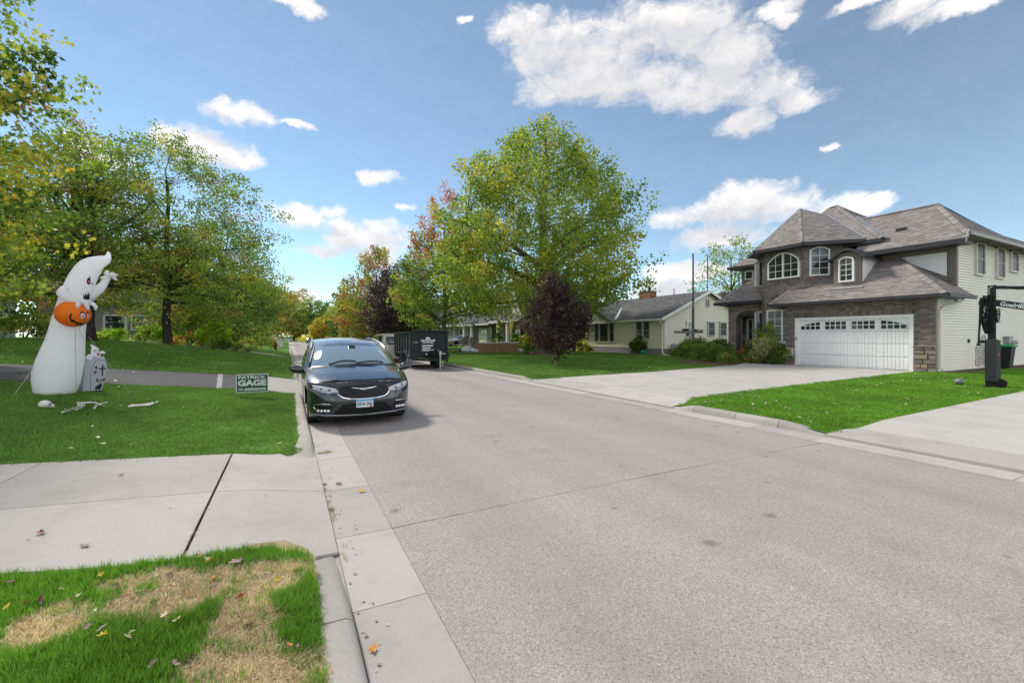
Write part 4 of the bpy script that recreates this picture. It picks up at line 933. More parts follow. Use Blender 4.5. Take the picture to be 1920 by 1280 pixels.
def build_shrubs():
    g1 = [(G_MD, 3), (G_LT, 3), (YG, 1)]; gd = [(G_DK, 3), (G_MD, 2)]; ju = [((.05, .10, .03), 3), ((.085, .15, .04), 3), ((.11, .17, .05), 1)]
    yew = 'low green shrubs in the bed left of the stone entrance'
    for i, (x, y, rx, ry, h, lb, pal) in enumerate([(24.3, 20.0, 1.0, .9, 1.25, 'rounded green juniper beside the tall pole', ju), (23.0, 18.2, 1.15, .9, 1.05, 'spreading green juniper in the middle of the bed by the stone pier', ju), (22.0, 16.7, .9, .75, .85, 'low light green shrub at the tip of the bed', ju), (25.3, 21.6, 1.0, .8, 1.2, 'back green juniper close to the bungalow corner', ju), (24.6, 18.6, .8, .6, 1.15, 'dark yew against the stone pier', gd)]):
        shrub('juniper_shrub', lb, (x, y, zR(x, y)), rx, ry, h, 2600, .10, pal, 80 + i, group=yew, shape=LEAF_W * np.array([1.6, 1]), spread=.13)
    shrub('barberry_shrub', 'small shrub with dry pinkish lower leaves at the drive edge', (21.3, 15.75, .25), .48, .44, .5, 800, .08, [(G_MD, 3), (G_LT, 2), ((.22, .14, .09), 1.5)], 90)
    shrub('smokebush_shrub', 'bronze leaved shrub in front of the arched entrance', (24.0, 16.3, .25), .6, .55, 1.25, 1100, .09, [((.20, .09, .05), 3), ((.14, .10, .04), 2), (G_MD, 1)], 91)
    shrub('leafy_shrub', 'dark green leafy plant under the bronze shrub', (23.55, 15.9, .25), .5, .5, .8, 900, .10, gd, 92)
    for i, (x, y) in enumerate([(23.75, 15.45), (23.6, 14.85)]):
        shrub('vine_plant', ['tall climbing light green plant left, beside the entrance window', 'tall climbing light green plant right, against the front window'][i], (x, y, .25), .26, .24, 2.3, 800, .10, [((.16, .24, .04), 3), (G_LT, 3)], 93 + i, group='climbing plants by the front window', spread=.12)
    shrub('grass_clump', 'silvery green feathery perennial right of the entrance bed', (23.15, 14.65, .25), .75, .6, 1.15, 2200, .20, [((.20, .23, .15), 3), ((.14, .18, .10), 2), ((.26, .25, .18), 1)], 95, shape=LEAF_W * np.array([.7, 1]), spread=.2, upl=.9)
    shrub('grass_clump', 'dark green strap leaved clump against the garage stone', (23.1, 14.05, .25), .5, .42, .75, 900, .26, [((.04, .08, .03), 3), (G_MD, 1)], 96, shape=LEAF_W * np.array([.5, 1]), upl=1.2)
    shrub('perennial_clump', 'rusty orange seed heads low in the entrance bed', (22.6, 15.2, .25), .42, .34, .5, 600, .08, [((.17, .12, .06), 2), (G_MD, 2), (G_DK, 1)], 97)
    shrub('hydrangea_shrub', 'lone dark green plant in front of the bungalow between its windows', (25.9, 27.4, .25), .62, .6, 1.25, 700, .20, [(G_MD, 2), (G_DK, 2)], 98)
    shrub('perennial_clump', 'yellow green low plants beside the bungalow steps', (25.2, 34.3, .25), 1.1, .9, .95, 900, .16, [(YG, 2), (G_LT, 2), ((.25, .18, .1), 1)], 99)
    shrub('perennial_clump', 'withered brown plants under the purple maple', (22.6, 36.8, .25), 1.2, .8, .7, 700, .14, [((.30, .22, .13), 2), (G_MD, 1)], 100)
    shrub('groundcover_bed', 'low leafy groundcover along the bungalow side wall', (28.6, 24.5, .25), 2.4, .45, .45, 1200, .16, [(G_MD, 2), (G_LT, 1), (BR, 1)], 101)
    for i, (x, y) in enumerate([(20.6, 43.0), (21.8, 41.6), (22.6, 40.2)]):
        shrub('arborvitae', ['conical arborvitae left, in front of the white garage door', 'conical arborvitae at the porch post of the white entrance', 'conical arborvitae right of the white entrance'][i], (x, y, .22), .62, .62, 3.1 if i == 0 else 3.0, 1500, .12, gd, 103 + i, True, group='arborvitae before the taupe house', spread=.1)
    shrub('arborvitae', 'tall brown green arborvitae hidden left of the purple maple', (21.6, 36.8, .22), 1.0, 1.0, 5.2, 2600, .15, [((.12, .10, .04), 2), (G_DK, 2)], 107, True, spread=.16)
    shrub('hydrangea_shrub', 'loose light green bush with white flowers at the white entrance', (22.5, 41.3, .22), 1.2, .8, 1.6, 1200, .15, [(G_LT, 2), (G_MD, 2), ((.6, .6, .5), .8)], 108)
    shrub('lilac_shrub', 'yellow green bush right of the cardboard box', (21.5, 38.2, .22), 1.1, 1, 1.7, 1200, .15, [(YG, 2), (G_LT, 2)], 109)
    # left side
    shrub('juniper_shrub', 'low spreading blue green juniper at the left edge', (-18.6, 26.5, zL(-18.6, 26.5) - .05), 2.6, 1.6, 1.0, 2800, .17, [((.045, .10, .06), 3), ((.07, .14, .08), 2), (G_DK, 2)], 110, shape=LEAF_W * np.array([1.5, 1]), spread=.22)
    shrub('evergreen_shrub', 'dark evergreen mass under the near maple', (-21, 27.5, zL(-21, 27.5)), 2.4, 1.6, 2.4, 1700, .2, gd, 111, spread=.3)
    shrub('hydrangea_shrub', 'hydrangea with fading cream flower heads behind the ghost', (-12.8, 33.2, zL(-12.8, 33.2)), 1.7, 1.1, 1.5, 1800, .17, [(G_MD, 2), (G_LT, 2), ((.42, .36, .2), 2)], 112, spread=.2)
    shrub('lilac_shrub', 'bright yellow green bush right of the straight birch', (-4.6, 36.6, zL(-4.6, 36.6)), 1.0, .9, 1.7, 1700, .15, [((.12, .22, .02), 3), ((.16, .26, .03), 2), (G_MD, 1)], 113, spread=.18)
    shrub('perennial_clump', 'dark low plants beside the bright bush', (-3.8, 35.9, zL(-3.8, 35.9)), .9, .6, .55, 900, .14, [(G_DK, 2), ((.10, .14, .06), 2)], 114)
    shrub('perennial_clump', 'dry wispy plants beside the white path', (-2.6, 35.8, zL(-2.6, 35.8)), .9, .5, .65, 700, .14, [((.22, .20, .10), 2), (G_MD, 2), ((.1, .07, .06), 1)], 115, shape=LEAF_W)
    shrub('perennial_clump', 'yellowing and reddish stems right of the birch foot', (-6.0, 36.3, zL(-6, 36.3)), 1.1, .7, .75, 900, .14, [(YG, 2), ((.25, .13, .07), 1.5), (G_LT, 1)], 116)
    shrub('hosta_bed', 'bright green low plants between the birch trunks', (-9.2, 39.5, zL(-9.2, 39.5)), 2.6, 1.0, .9, 1500, .2, [((.11, .22, .03), 3), (G_LT, 2)], 117, spread=.2)
    shrub('viburnum_shrub', 'tall soft grey green bush behind the bright bush', (-6.6, 41.5, zL(-6.6, 41.5)), 2.0, 1.5, 3.4, 2200, .18, [((.08, .12, .05), 3), (YG, 1), (BR, .5)], 118, spread=.35)
    shrub('cedar_shrub', 'dark shrubs at the foot of the far left trees', (-3.4, 66, zL(-3.4, 66)), 1.5, 1.5, 2.4, 1200, .22, gd, 119, spread=.3)
    shrub('perennial_clump', 'grey green plants behind the red hydrant', (-2.9, 60, zL(-2.9, 60)), 2.0, 1.0, 1.0, 900, .2, [((.10, .13, .06), 2), (G_MD, 1), ((.2, .16, .1), 1)], 120, spread=.25)
    shrub('perennial_clump', 'pale yellow bushes beside the far street end', (6.5, 137, .2), 4, 2, 1.8, 1200, .4, [((.5, .45, .2), 2), (YG, 2)], 121, spread=.5)
    shrub('hedge_shrub', 'green shrubs beside the far parked black car', (10.5, 112, .2), 2.6, 2, 1.7, 900, .35, [(G_MD, 2), (YG, 1), (OR, .6)], 122, spread=.45)

# ------------------------------------------------------------------ houses
SH = [(.245, .222, .212), (.272, .246, .233), (.218, .198, .19), (.30, .272, .255), (.25, .226, .214)]
SHG = [(.14, .138, .142), (.18, .178, .18), (.12, .118, .122)]
BRK = [(.175, .142, .128), (.21, .172, .155), (.14, .118, .11), (.25, .205, .175), (.195, .175, .168)]
STN = [(.38, .28, .215), (.25, .20, .165), (.34, .27, .20), (.22, .18, .155), (.29, .25, .21)]
STD = [(.27, .22, .175), (.22, .19, .165), (.33, .28, .21), (.29, .23, .18), (.27, .23, .17)]
M_sh = lambda: mat('asphalt_shingle', attr=True, rough=.95, spec=.15, fine=.25, fs=60)
M_bk = lambda: mat('brick_face', attr=True, rough=.9, spec=.2, fine=.25, fs=45)
M_st = lambda: mat('field_stone', attr=True, rough=.9, spec=.2, fine=.3, fs=22, bump=.6, bs=30)
M_mort = lambda: mat('mortar', (.27, .25, .235), rough=1, var=.15, vs=6)
M_taupe = lambda: mat('taupe_trim', (.225, .195, .165), rough=.7, var=.06)
M_dark = lambda: mat('dark_fascia', (.045, .045, .05), rough=.5, var=.1)
M_white = lambda: mat('white_trim', (.84, .84, .83), rough=.45, spec=.4, var=.05)
M_cream = lambda: mat('cream_siding', (.84, .79, .69), rough=.6, spec=.3, var=.05, vs=1.5)
M_panel = lambda: mat('white_panel', (.82, .82, .82), rough=.6, var=.04)

def gable(mb, pts): mb.poly(pts)
def roof_plane(parent, pts, pal, course=.14, tab=.30, name='shingle_slope', under=.07):
    mb = MB(); P = [V(p) for p in pts]; n = (P[1] - P[0]).cross(P[2] - P[0]).normalized(); n = n if n.z > 0 else -n
    mb.prism([p - n * .004 for p in P], -n * under, pal[2])
    shingles(mb, pts, pal, course, tab)
    return obj(name, mb, M_sh(), parent, kind='stuff')
def box_obj(name, m, parent, *b, **k):
    mb = MB(); mb.box(*b); return obj(name, mb, m, parent, **k)

def stone_house():
    R = thing('brick_house', 'dark brick and stone two storey house with a white garage door', 'house', (23.6, 11, .25))
    X = 23.6; n = (-1, 0, 0); zf = .25
    # ---- garage front: backing with a door opening, brick and stone on it
    w = MB()
    w.box(X, X + .2, 7.88, 8.60, .1, 3.42); w.box(X, X + .2, 13.40, 13.95, .1, 3.42); w.box(X, X + .2, 8.60, 13.40, 2.66, 3.42)
    obj('garage_wall', w, M_mort(), R)
    b = MB(); brick_wall(b, (X, 13.95, 1.36), (0, -1, 0), n, 6.07, 1.36, 3.40, BRK, holes=[(.53, 5.37, .2, 2.94)])
    # soldier course over the door and under the eave
    y = 13.5
    while y > 8.48:
        b.obox((X - .007, y, 2.815), (0, .031, 0), (.007, 0, 0), (0, 0, .105), jit(rnd.choice(BRK), .2)); y -= .073
    obj('brickwork', b, M_bk(), R, kind='stuff')
    stone_patch(R, (X, 13.95, .2), (0, -1, 0), n, .55, .2, 1.30, STN, M_st())
    stone_patch(R, (X, 8.60, .2), (0, -1, 0), n, .74, .2, 1.30, STN, M_st())
    for ya, yb in ((13.43, 13.97), (7.84, 8.575)):
        s = MB(); s.box(X - .10, X + .05, ya, yb, 1.30, 1.36); obj('stone_cap', s, mat('cast_stone', (.25, .225, .21), rough=.9, var=.15), R)
    # ---- garage door
    gd = MB(); gd.box(X + .05, X + .09, 8.72, 13.28, .24, 2.56); D = obj('garage_door', gd, mat('door_white', (.86, .86, .86), rough=.4, spec=.4, var=.02), R)
    f = MB(); f.box(X - .06, X + .12, 8.58, 8.72, .22, 2.68); f.box(X - .06, X + .12, 13.28, 13.42, .22, 2.68); f.box(X - .06, X + .12, 8.721, 13.279, 2.55, 2.68); obj('garage_door_frame', f, M_white(), R)
    pw = 4.56 / 4; ph = 2.32 / 4; proto = MB(); a, h_ = pw / 2 - .07, ph / 2 - .045
    for k in range(7):
        x0 = -a + 2 * a * k / 7; proto.add([(-.004, x0 + .006, -h_), (-.014, x0 + .014, -h_ + .01), (-.014, x0 + 2 * a / 7 - .014, -h_ + .01), (-.004, x0 + 2 * a / 7 - .006, -h_), (-.004, x0 + .006, h_), (-.014, x0 + .014, h_ - .01), (-.014, x0 + 2 * a / 7 - .014, h_ - .01), (-.004, x0 + 2 * a / 7 - .006, h_)], [(1, 2, 6, 5), (0, 1, 5, 4), (2, 3, 7, 6), (0, 3, 2, 1), (4, 5, 6, 7)])
    pm = bpy.data.meshes.new('panel'); pm.from_pydata(proto.v, [], [f_[::-1] for f_ in proto.f]); pm.materials.append(MATS['door_white'])
    for i in range(4):
        for j in range(3): share('panel', pm, None, D, Matrix.Translation(V((X + .05, 8.72 + pw * (i + .5), .24 + ph * (j + .5))) - LOC[D]))
    rl = MB()
    for j in range(1, 4): rl.box(X + .046, X + .0495, 8.73, 13.27, .24 + ph * j - .008, .24 + ph * j + .002)
    obj('section_joint', rl, mat('joint_shadow', (.35, .35, .36), rough=.8), D)
    for i in range(4):
        y0 = 8.72 + pw * i + .10; y1 = 8.72 + pw * (i + 1) - .10; z0 = .24 + ph * 3 + .09; z1 = z0 + .40; fr = MB()
        mir = 1 if i == 0 else (-1 if i == 3 else 0)
        top = lambda yy: z1 if not mir else z1 - .2 * (((y1 - yy) if mir == 1 else (yy - y0)) / (y1 - y0)) ** 1.6
        for k in range(5):
            yy = y0 + (y1 - y0) * k / 4; fr.box(X + .020, X + .0485, yy - .017, yy + .017, z0, max(top(yy), z0 + .05))
        for zz in (z0, z0 + .2):
            fr.box(X + .022, X + .0482, y0, y1, zz - .016, zz + .016)
        for k in range(8):
            ya, yb = y0 + (y1 - y0) * k / 8, y0 + (y1 - y0) * (k + 1) / 8; fr.prism([(X + .02, ya, top(ya) - .02), (X + .02, yb, top(yb) - .02), (X + .02, yb, top(yb) + .02), (X + .02, ya, top(ya) + .02)], (.028, 0, 0))
        for k in range(4):
            for r_ in range(2):
                ya, yb = y0 + (y1 - y0) * k / 4 + .012, y0 + (y1 - y0) * (k + 1) / 4 - .012; g = MB(); za = z0 + .2 * r_ + .014
                g.poly([(X + .040, yb, za), (X + .040, ya, za), (X + .040, ya, (z0 + .186) if r_ == 0 else max(za + .01, top(ya) - .012)), (X + .040, yb, (z0 + .186) if r_ == 0 else max(za + .01, top(yb) - .012))]); obj('pane', g, GLASS(), D)
        obj('window_grille', fr, M_white(), D)
    k = MB(); k.box(X - .075, X - .06, 13.30, 13.38, 1.55, 1.72); obj('keypad', k, mat('grey_plastic', (.3, .3, .31)), R)
    # house number plaque (tiny, worn print)
    pq = MB(); pq.box(X - .085, X - .06, 13.48, 13.86, .72, 1.13); pq = obj('number_plaque', pq, mat('pale_stone', (.62, .57, .52), rough=.8, var=.1), R)
    q = MB(); q.box(X - .092, X - .0855, 13.60, 13.74, .98, 1.05); q.box(X - .092, X - .0855, 13.53, 13.81, .80, .90); obj('worn_lettering', q, mat('worn_ink', (.42, .37, .34), rough=.9), pq)
    # ---- turret (half octagon), brick over a stone base
    T = [(25.3, 16.62), (24.75, 16.07), (24.0, 15.32), (24.0, 13.2), (25.45, 11.75)]
    bw = MB(); pts = T + [(26.2, 11.75), (26.2, 16.62)]
    bw.prism([(x, y, .1) for x, y in pts][::-1], (0, 0, 6.42)); obj('turret_wall', bw, M_mort(), R)
    b = MB()
    holes = {1: [(.12, .72, 4.6, 6.1), (.12, .72, 1.4, 3.2)], 2: [(.2, 1.93, 4.85, 6.30), (.16, 1.93, 1.38, 3.22)], 3: [(.2, 1.12, 4.85, 6.35)]}
    arch_ok = {2: lambda u_, z: not (4.85 < z < 6.30 and .2 < u_ < 1.93 and z < 6.30 - .52 * (abs(u_ - 1.065) / .865) ** 2), 3: lambda u_, z: not (.2 < u_ < 1.12 and 4.85 < z < 6.37 - .15 * (abs(u_ - .66) / .46) ** 2)}
    for i in range(4):
        p, q = V((*T[i], 1.36)), V((*T[i + 1], 1.36)); u_ = (q - p).normalized(); nn = V((u_.y, -u_.x, 0)); nn = -nn if nn.dot(V((1, .2, 0))) > 0 else nn
        hs = [h for h in holes.get(i, []) if not (i in arch_ok and h[2] > 4)]
        brick_wall(b, p, u_, nn, (q - p).length, 1.36, 6.18, BRK, holes=hs, keep=arch_ok.get(i))
        yy = 0
        while yy < (q - p).length - .05: b.obox(p + u_ * (yy + .035) + V((0, 0, 6.30 - 1.36)) + nn * .008, u_ * .031, nn * .008, (0, 0, .11), jit(rnd.choice(BRK), .2)); yy += .073
        if i == 2:
            for yy in np.arange(.1, 2.03, .073): b.obox(p + u_ * yy + V((0, 0, 4.74 - 1.36)) + nn * .012, u_ * .031, nn * .012, (0, 0, .10), jit(rnd.choice(BRK), .2))
        if i in (1, 2): stone_patch(R, (p.x, p.y, .2), u_, nn, (q - p).length, .2, 1.30, STN, M_st(), depth=.04); 
        c = MB(); c.beam(p + V((0, 0, -.03)), q + V((0, 0, -.03)), .2, .06); obj('stone_cap', c, MATS['cast_stone'], R)
    obj('turret_brickwork', b, M_bk(), R, kind='stuff')
    wn = V((-1, 0, 0)); sw = V((-.7071, -.7071, 0)); nw = V((-.7071, .7071, 0))
    window(R, (23.985, 14.255, 4.87), (0, -1, 0), wn, 1.70, 1.42, 2, 3, .075, arch=.5, halves=2)
    c_ = V((24.0, 13.2, 0)) + V((.7071, -.7071, 0)) * .66; window(R, (c_.x - .012, c_.y - .012, 4.87), (.7071, -.7071, 0), sw, .9, 1.5, 2, 4, .075, arch=.16)
    c_ = V((24.0, 15.32, 0)) + V((.7071, .7071, 0)) * .64; window(R, (c_.x - .012, c_.y + .012, 4.62), (-.7071, .7071, 0), nw, .58, 1.5, 1, 3, .075, arch=.12); window(R, (c_.x - .012, c_.y + .012, 1.42), (-.7071, .7071, 0), nw, .58, 1.76, 1, 3, .075)
    window(R, (23.985, 14.29, 1.40), (0, -1, 0), wn, 1.72, 1.80, 2, 4, .075, halves=2, gm=mat('blind_glass', (.20, .25, .24), rough=.05, spec=.9, stretch=(.1, .1, 26), var=.35, vs=1), sill=True)
    # ---- roofs
    roof_plane(R, [(23.4, 15.57, 6.55), (23.4, 12.95, 6.55), (25.6, 14.3, 8.9)], SH)
    roof_plane(R, [(23.4, 12.95, 6.55), (25.3, 11.05, 6.55), (25.6, 14.3, 8.9)], SH)
    roof_plane(R, [(24.45, 16.62, 6.55), (23.4, 15.57, 6.55), (25.6, 14.3, 8.9)], SH)
    roof_plane(R, [(25.3, 11.05, 6.55), (28.3, 14.3, 8.9), (25.6, 14.3, 8.9)], SH); roof_plane(R, [(28, 16.62, 6.55), (24.45, 16.62, 6.55), (25.6, 14.3, 8.9), (28.3, 14.3, 8.9)], SH)
    fs = MB(); e = [(24.45, 16.62), (23.4, 15.57), (23.4, 12.95), (25.3, 11.05)]
    for p, q in zip(e[:-1], e[1:]): fs.beam((*p, 6.46), (*q, 6.46), .12, .17)
    fs.prism([(24.45, 16.6, 6.40), (23.42, 15.56, 6.40), (23.42, 12.96, 6.40), (25.3, 11.08, 6.40), (26, 11.1, 6.40), (26, 16.6, 6.40)], (0, 0, .025)); obj('turret_fascia', fs, M_dark(), R)
    hp = MB(); A = (25.6, 14.3, 8.92)
    for p in ((23.4, 15.57, 6.57), (23.4, 12.95, 6.57)): hip_caps(hp, p, A, SH)
    # main block
    for pts in ([(25.2, 16.0, 6.45), (25.2, 10.3, 6.45), (29, 14.1, 9.48), (29, 14.6, 9.48)], [(25.2, 10.3, 6.45), (32.8, 10.3, 6.45), (29, 14.1, 9.48)], [(32.8, 10.3, 6.45), (32.8, 16.0, 6.45), (29, 14.6, 9.48), (29, 14.1, 9.48)], [(32.8, 16.0, 6.45), (25.2, 16.0, 6.45), (29, 14.6, 9.48)]): roof_plane(R, pts, SH)
    hip_caps(hp, (25.2, 10.3, 6.47), (29, 14.1, 9.50), SH, .3); hip_caps(hp, (32.8, 10.3, 6.47), (29, 14.1, 9.50), SH, .3); hip_caps(hp, (29, 14.1, 9.5), (29, 14.6, 9.5), SH, .3)
    mw = MB(); mw.box(25.8, 32.2, 10.9, 15.9, .1, 6.42); mw.box(26.4, 32.2, 15.9, 18.0, .1, 4.2); obj('main_wall', mw, M_taupe(), R)
    f = MB(); f.beam((25.24, 10.3, 6.36), (25.24, 12.2, 6.36), .14, .2); f.box(25.25, 25.8, 10.35, 12.3, 6.27, 6.3); obj('main_fascia', f, M_dark(), R)
    # right block
    W0 = 7.28
    for pts in ([(24.75, 11.2, 5.80), (24.75, W0, 5.80), (27.6, 9.15, 8.06), (27.6, 12.4, 8.06)], [(25.12, W0, 6.13), (36, W0, 6.13), (36, 7.65, 6.50), (30.1, 7.65, 6.50), (27.6, 9.15, 8.06)], [(30.1, 7.65, 6.5), (31, 12.4, 6.45), (27.6, 12.4, 8.06), (27.6, 9.15, 8.06)]): roof_plane(R, pts, SH)
    hip_caps(hp, (25.0, W0 + .02, 6.05), (27.6, 9.15, 8.08), SH, .3); hip_caps(hp, (29.9, 7.6, 6.35), (27.6, 9.15, 8.08), SH, .3); hip_caps(hp, (27.6, 12.4, 8.08), (27.6, 9.15, 8.08), SH, .26)
    rr = MB(); rr.prism([(36, 7.6, 6.4), (36, 14, 6.4), (31, 14, 6.4), (30.2, 7.7, 6.4)], (0, 0, .05)); obj('rear_roof', rr, M_sh(), R)
    f = MB(); f.beam((24.78, 7.35, 5.70), (24.78, 11.3, 5.70), .12, .20); f.box(24.8, 25.6, 7.35, 10.8, 5.60, 5.63); obj('front_fascia', f, M_dark(), R)
    f = MB(); f.beam((25.08, W0 + .03, 6.08), (36, W0 + .03, 6.08), .05, .19); f.prism([(24.73, W0 + .03, 5.62), (24.73, W0 + .03, 5.84), (25.08, W0 + .03, 6.18), (25.08, W0 + .03, 5.97)], (0, .05, 0)); obj('side_fascia', f, mat('grey_fascia', (.34, .33, .33), rough=.5, var=.05), R)
    f = MB(); f.box(25.1, 36, W0 + .08, 7.9, 6.02, 6.05); obj('soffit', f, mat('soffit_taupe', (.17, .15, .13), rough=.8), R)
    # gable wall of the right block with its white panel
    g = MB(); g.box(25.6, 25.8, 7.88, 10.9, 3.2, 5.62); obj('upper_wall', g, M_taupe(), R)
    g = MB(); g.prism([(25.585, 8.17, 5.42), (25.585, 8.17, 4.35), (25.585, 10.0, 5.42)], (-.02, 0, 0)); obj('wall_panel', g, M_panel(), R)
    t = MB(); t.box(25.54, 25.6, 7.86, 8.12, 3.6, 5.6); t.box(25.54, 25.6, 8.12, 10.8, 5.44, 5.6); t.beam((25.565, 8.0, 4.12), (25.565, 10.6, 5.6), .05, .26); obj('panel_trim', t, mat('taupe_trim_light', (.18, .16, .138), rough=.7), R)
    # garage roof
    A = (27.6, 11.9, 7.11)
    roof_plane(R, [(23.1, 14.57, 3.46), (23.1, 7.38, 3.46), A], SH); roof_plane(R, [(23.1, 7.38, 3.46), (25.78, 7.38, 3.46), A], SH); roof_plane(R, [(27.6, 14.57, 3.46), (23.1, 14.57, 3.46), A], SH)
    hip_caps(hp, (23.1, 7.38, 3.48), A, SH, .34); hip_caps(hp, (23.1, 14.57, 3.48), A, SH, .34)
    obj('hip_cap', hp, M_sh(), R, kind='stuff')
    f = MB(); f.beam((23.08, 7.34, 3.39), (23.08, 14.6, 3.39), .13, .14); f.beam((23.14, 7.36, 3.39), (25.85, 7.36, 3.39), .12, .14); f.beam((23.1, 14.58, 3.39), (24, 14.58, 3.39), .12, .14); f.box(23.14, 24.0, 7.42, 14.5, 3.325, 3.34); f.box(24.0, 25.6, 7.42, 7.88, 3.325, 3.34); obj('garage_gutter', f, M_dark(), R)
    vl = MB(); vl.beam((28.1, 14.15, 8.83), (25.34, 11.1, 6.62), .12, .02); vl.beam((27.75, 12.55, 8.3), (25.35, 10.25, 6.45), .13, .03); obj('valley_flashing', vl, mat('bright_flashing', (.62, .63, .65), rough=.35, metal=.7), R)
    v = MB(); v.box(25.9, 26.2, 9.75, 10.1, 6.75, 6.9); obj('roof_vent', v, M_dark(), R)
    # dormer
    d = MB(); K = 10; y0, y1 = 10.66, 11.82; zt = lambda t: 5.58 + .30 * (1 - (2 * t - 1) ** 2)
    prof = [(23.98, y0, 4.10)] + [(23.98, y1, 4.10)] + [(23.98, y1 + (y0 - y1) * i / K, zt(i / K) - .08) for i in range(K + 1)]
    d.prism(prof, (.12, 0, 0)); obj('dormer_front', d, M_taupe(), R)
    c = MB(); c.prism([(24.05, y0, 4.2), (24.05, y0, 5.55), (25.8, y0, 5.55)], (0, .05, 0)); c.prism([(24.05, y1 - .05, 4.2), (24.05, y1 - .05, 5.55), (25.8, y1 - .05, 5.55)], (0, .05, 0)); obj('dormer_cheek', c, M_panel(), R)
    r_ = MB(); ya, yb = y0 - .22, y1 + .14
    zz = lambda t: 5.50 + .46 * math.sin(PI * t) ** 1.15
    rings = [[(x, yb + (ya - yb) * i / 14, zz(i / 14) + h) for i in range(15) for h in (0,)] + [(x, yb + (ya - yb) * i / 14, zz(i / 14) - .12) for i in range(14, -1, -1)] for x in (23.74, 26.0)]
    r_.loft(rings); obj('dormer_roof', r_, M_dark(), R)
    fl = MB(); fl.box(23.72, 23.98, 10.5, 11.98, 4.02, 4.09); obj('dormer_flashing', fl, mat('pale_metal', (.45, .45, .46), rough=.5), R)
    window(R, (23.965, 11.24, 4.36), (0, -1, 0), wn, .66, 1.22, 2, 4, .075, arch=.13)
    # entry wing
    ew = MB(); ew.box(24.9, 25.15, 17.47, 18.25, .1, 3.72); ew.box(24.9, 25.15, 16.05, 16.33, .1, 3.72); ew.box(24.9, 25.15, 16.33, 17.47, 3.1, 3.72); ew.box(25.15, 30, 18.2, 18.25, .1, 3.7); ew.box(26.2, 26.35, 16.0, 18.2, .1, 3.6)
    obj('entry_wall', ew, M_mort(), R)
    stone_patch(R, (24.9, 18.27, .2), (0, -1, 0), n, 2.22, .2, 3.68, STD, M_st(), (.12, .22), (.2, .42), holes=[(.66, 2.0, 0, 3.0)], depth=.045)
    ar = MB()
    for i in range(15):
        a = PI * (i + .5) / 15; yc = 16.9 - .66 * math.cos(a); z_ = 2.66 + .48 * math.sin(a); o_ = V((0, -math.cos(a) * .66, math.sin(a) * .48)).normalized()
        ar.obox((24.85, yc, z_), V((0, o_.z, -o_.y)) * .07, (.06, 0, 0), o_ * .14, jit((.075, .07, .07), .25))
    for zz_ in np.arange(.25, 2.6, .2):
        for yc in (16.25, 17.56): ar.obox((24.85, yc, zz_ + .1), (0, .10, 0), (.055, 0, 0), (0, 0, .094), jit((.075, .07, .07), .25))
    obj('arch_stone', ar, M_st(), R)
    dm = MB(); dm.box(26.1, 26.18, 16.5, 17.37, .3, 2.75); dr = obj('front_door', dm, mat('red_door', (.22, .018, .022), rough=.35), R)
    dh = MB(); dh.tube([(26.05, 17.3, 1.15), (26.05, 17.3, 1.45)], .02); obj('handle', dh, mat('bright_metal', (.6, .6, .6), rough=.25, metal=1), dr)
    sf = MB(); sf.box(26.05, 26.19, 17.70, 17.86, .3, 2.85); sf.box(26.05, 26.19, 17.375, 17.46, .3, 2.76); sf.box(26.05, 26.19, 16.4, 16.495, .3, 2.76); sf.box(26.05, 26.19, 16.4, 17.699, 2.761, 2.88); obj('door_frame', sf, M_white(), R)
    sl = MB(); sl.box(26.13, 26.16, 17.46, 17.70, .35, 2.75); obj('sidelight', sl, mat('teal_glass', (.02, .06, .06), rough=.05, spec=.8), R)
    bb = MB(); brick_wall(bb, (26.2, 18.2, .2), (0, -1, 0), n, .33, .2, 3.5, BRK); obj('porch_brickwork', bb, M_bk(), R, kind='stuff')
    mbx = MB(); mbx.prism([(26.02, 17.91, 1.45), (26.02, 18.17, 1.45), (26.02, 18.17, 1.82), (26.02, 18.11, 1.90), (26.02, 17.97, 1.90), (26.02, 17.91, 1.82)], (.12, 0, 0)); obj('wall_mailbox', mbx, mat('light_grey_metal', (.5, .5, .5), rough=.5), R)
    # entry roof and the upper left wall
    roof_plane(R, [(24.4, 18.9, 3.86), (24.4, 15.2, 3.86), (26.6, 15.2, 5.62), (26.6, 17.25, 5.62)], SH); roof_plane(R, [(29.5, 18.9, 3.86), (24.4, 18.9, 3.86), (26.6, 17.25, 5.62), (29.5, 17.25, 5.62)], SH)
    h2 = MB(); hip_caps(h2, (24.4, 18.9, 3.88), (26.6, 17.25, 5.64), SH); obj('hip_cap', h2, M_sh(), R, kind='stuff')
    f = MB(); f.beam((24.38, 15.6, 3.78), (24.38, 18.93, 3.78), .12, .16); f.beam((24.4, 18.92, 3.78), (29, 18.92, 3.78), .12, .16); f.box(24.42, 24.95, 15.8, 18.9, 3.70, 3.72); obj('entry_fascia', f, M_dark(), R)
    u_ = MB(); u_.box(27.5, 31, 16.5, 19.16, 4.0, 6.45); obj('rear_upper_wall', u_, M_taupe(), R)
    window(R, (27.485, 18.58, 5.52), (0, -1, 0), wn, .62, .60, 1, 1, .08)
    roof_plane(R, [(26.95, 19.8, 6.45), (26.95, 16.2, 6.45), (28.2, 16.2, 7.4), (28.2, 18.6, 7.4)], SH); roof_plane(R, [(31, 19.8, 6.45), (26.95, 19.8, 6.45), (28.2, 18.6, 7.4), (31, 18.6, 7.4)], SH)
    f = MB(); f.beam((26.95, 16.2, 6.37), (26.95, 19.82, 6.37), .1, .15); f.beam((26.95, 19.82, 6.37), (31, 19.82, 6.37), .1, .15); obj('rear_fascia', f, M_dark(), R)
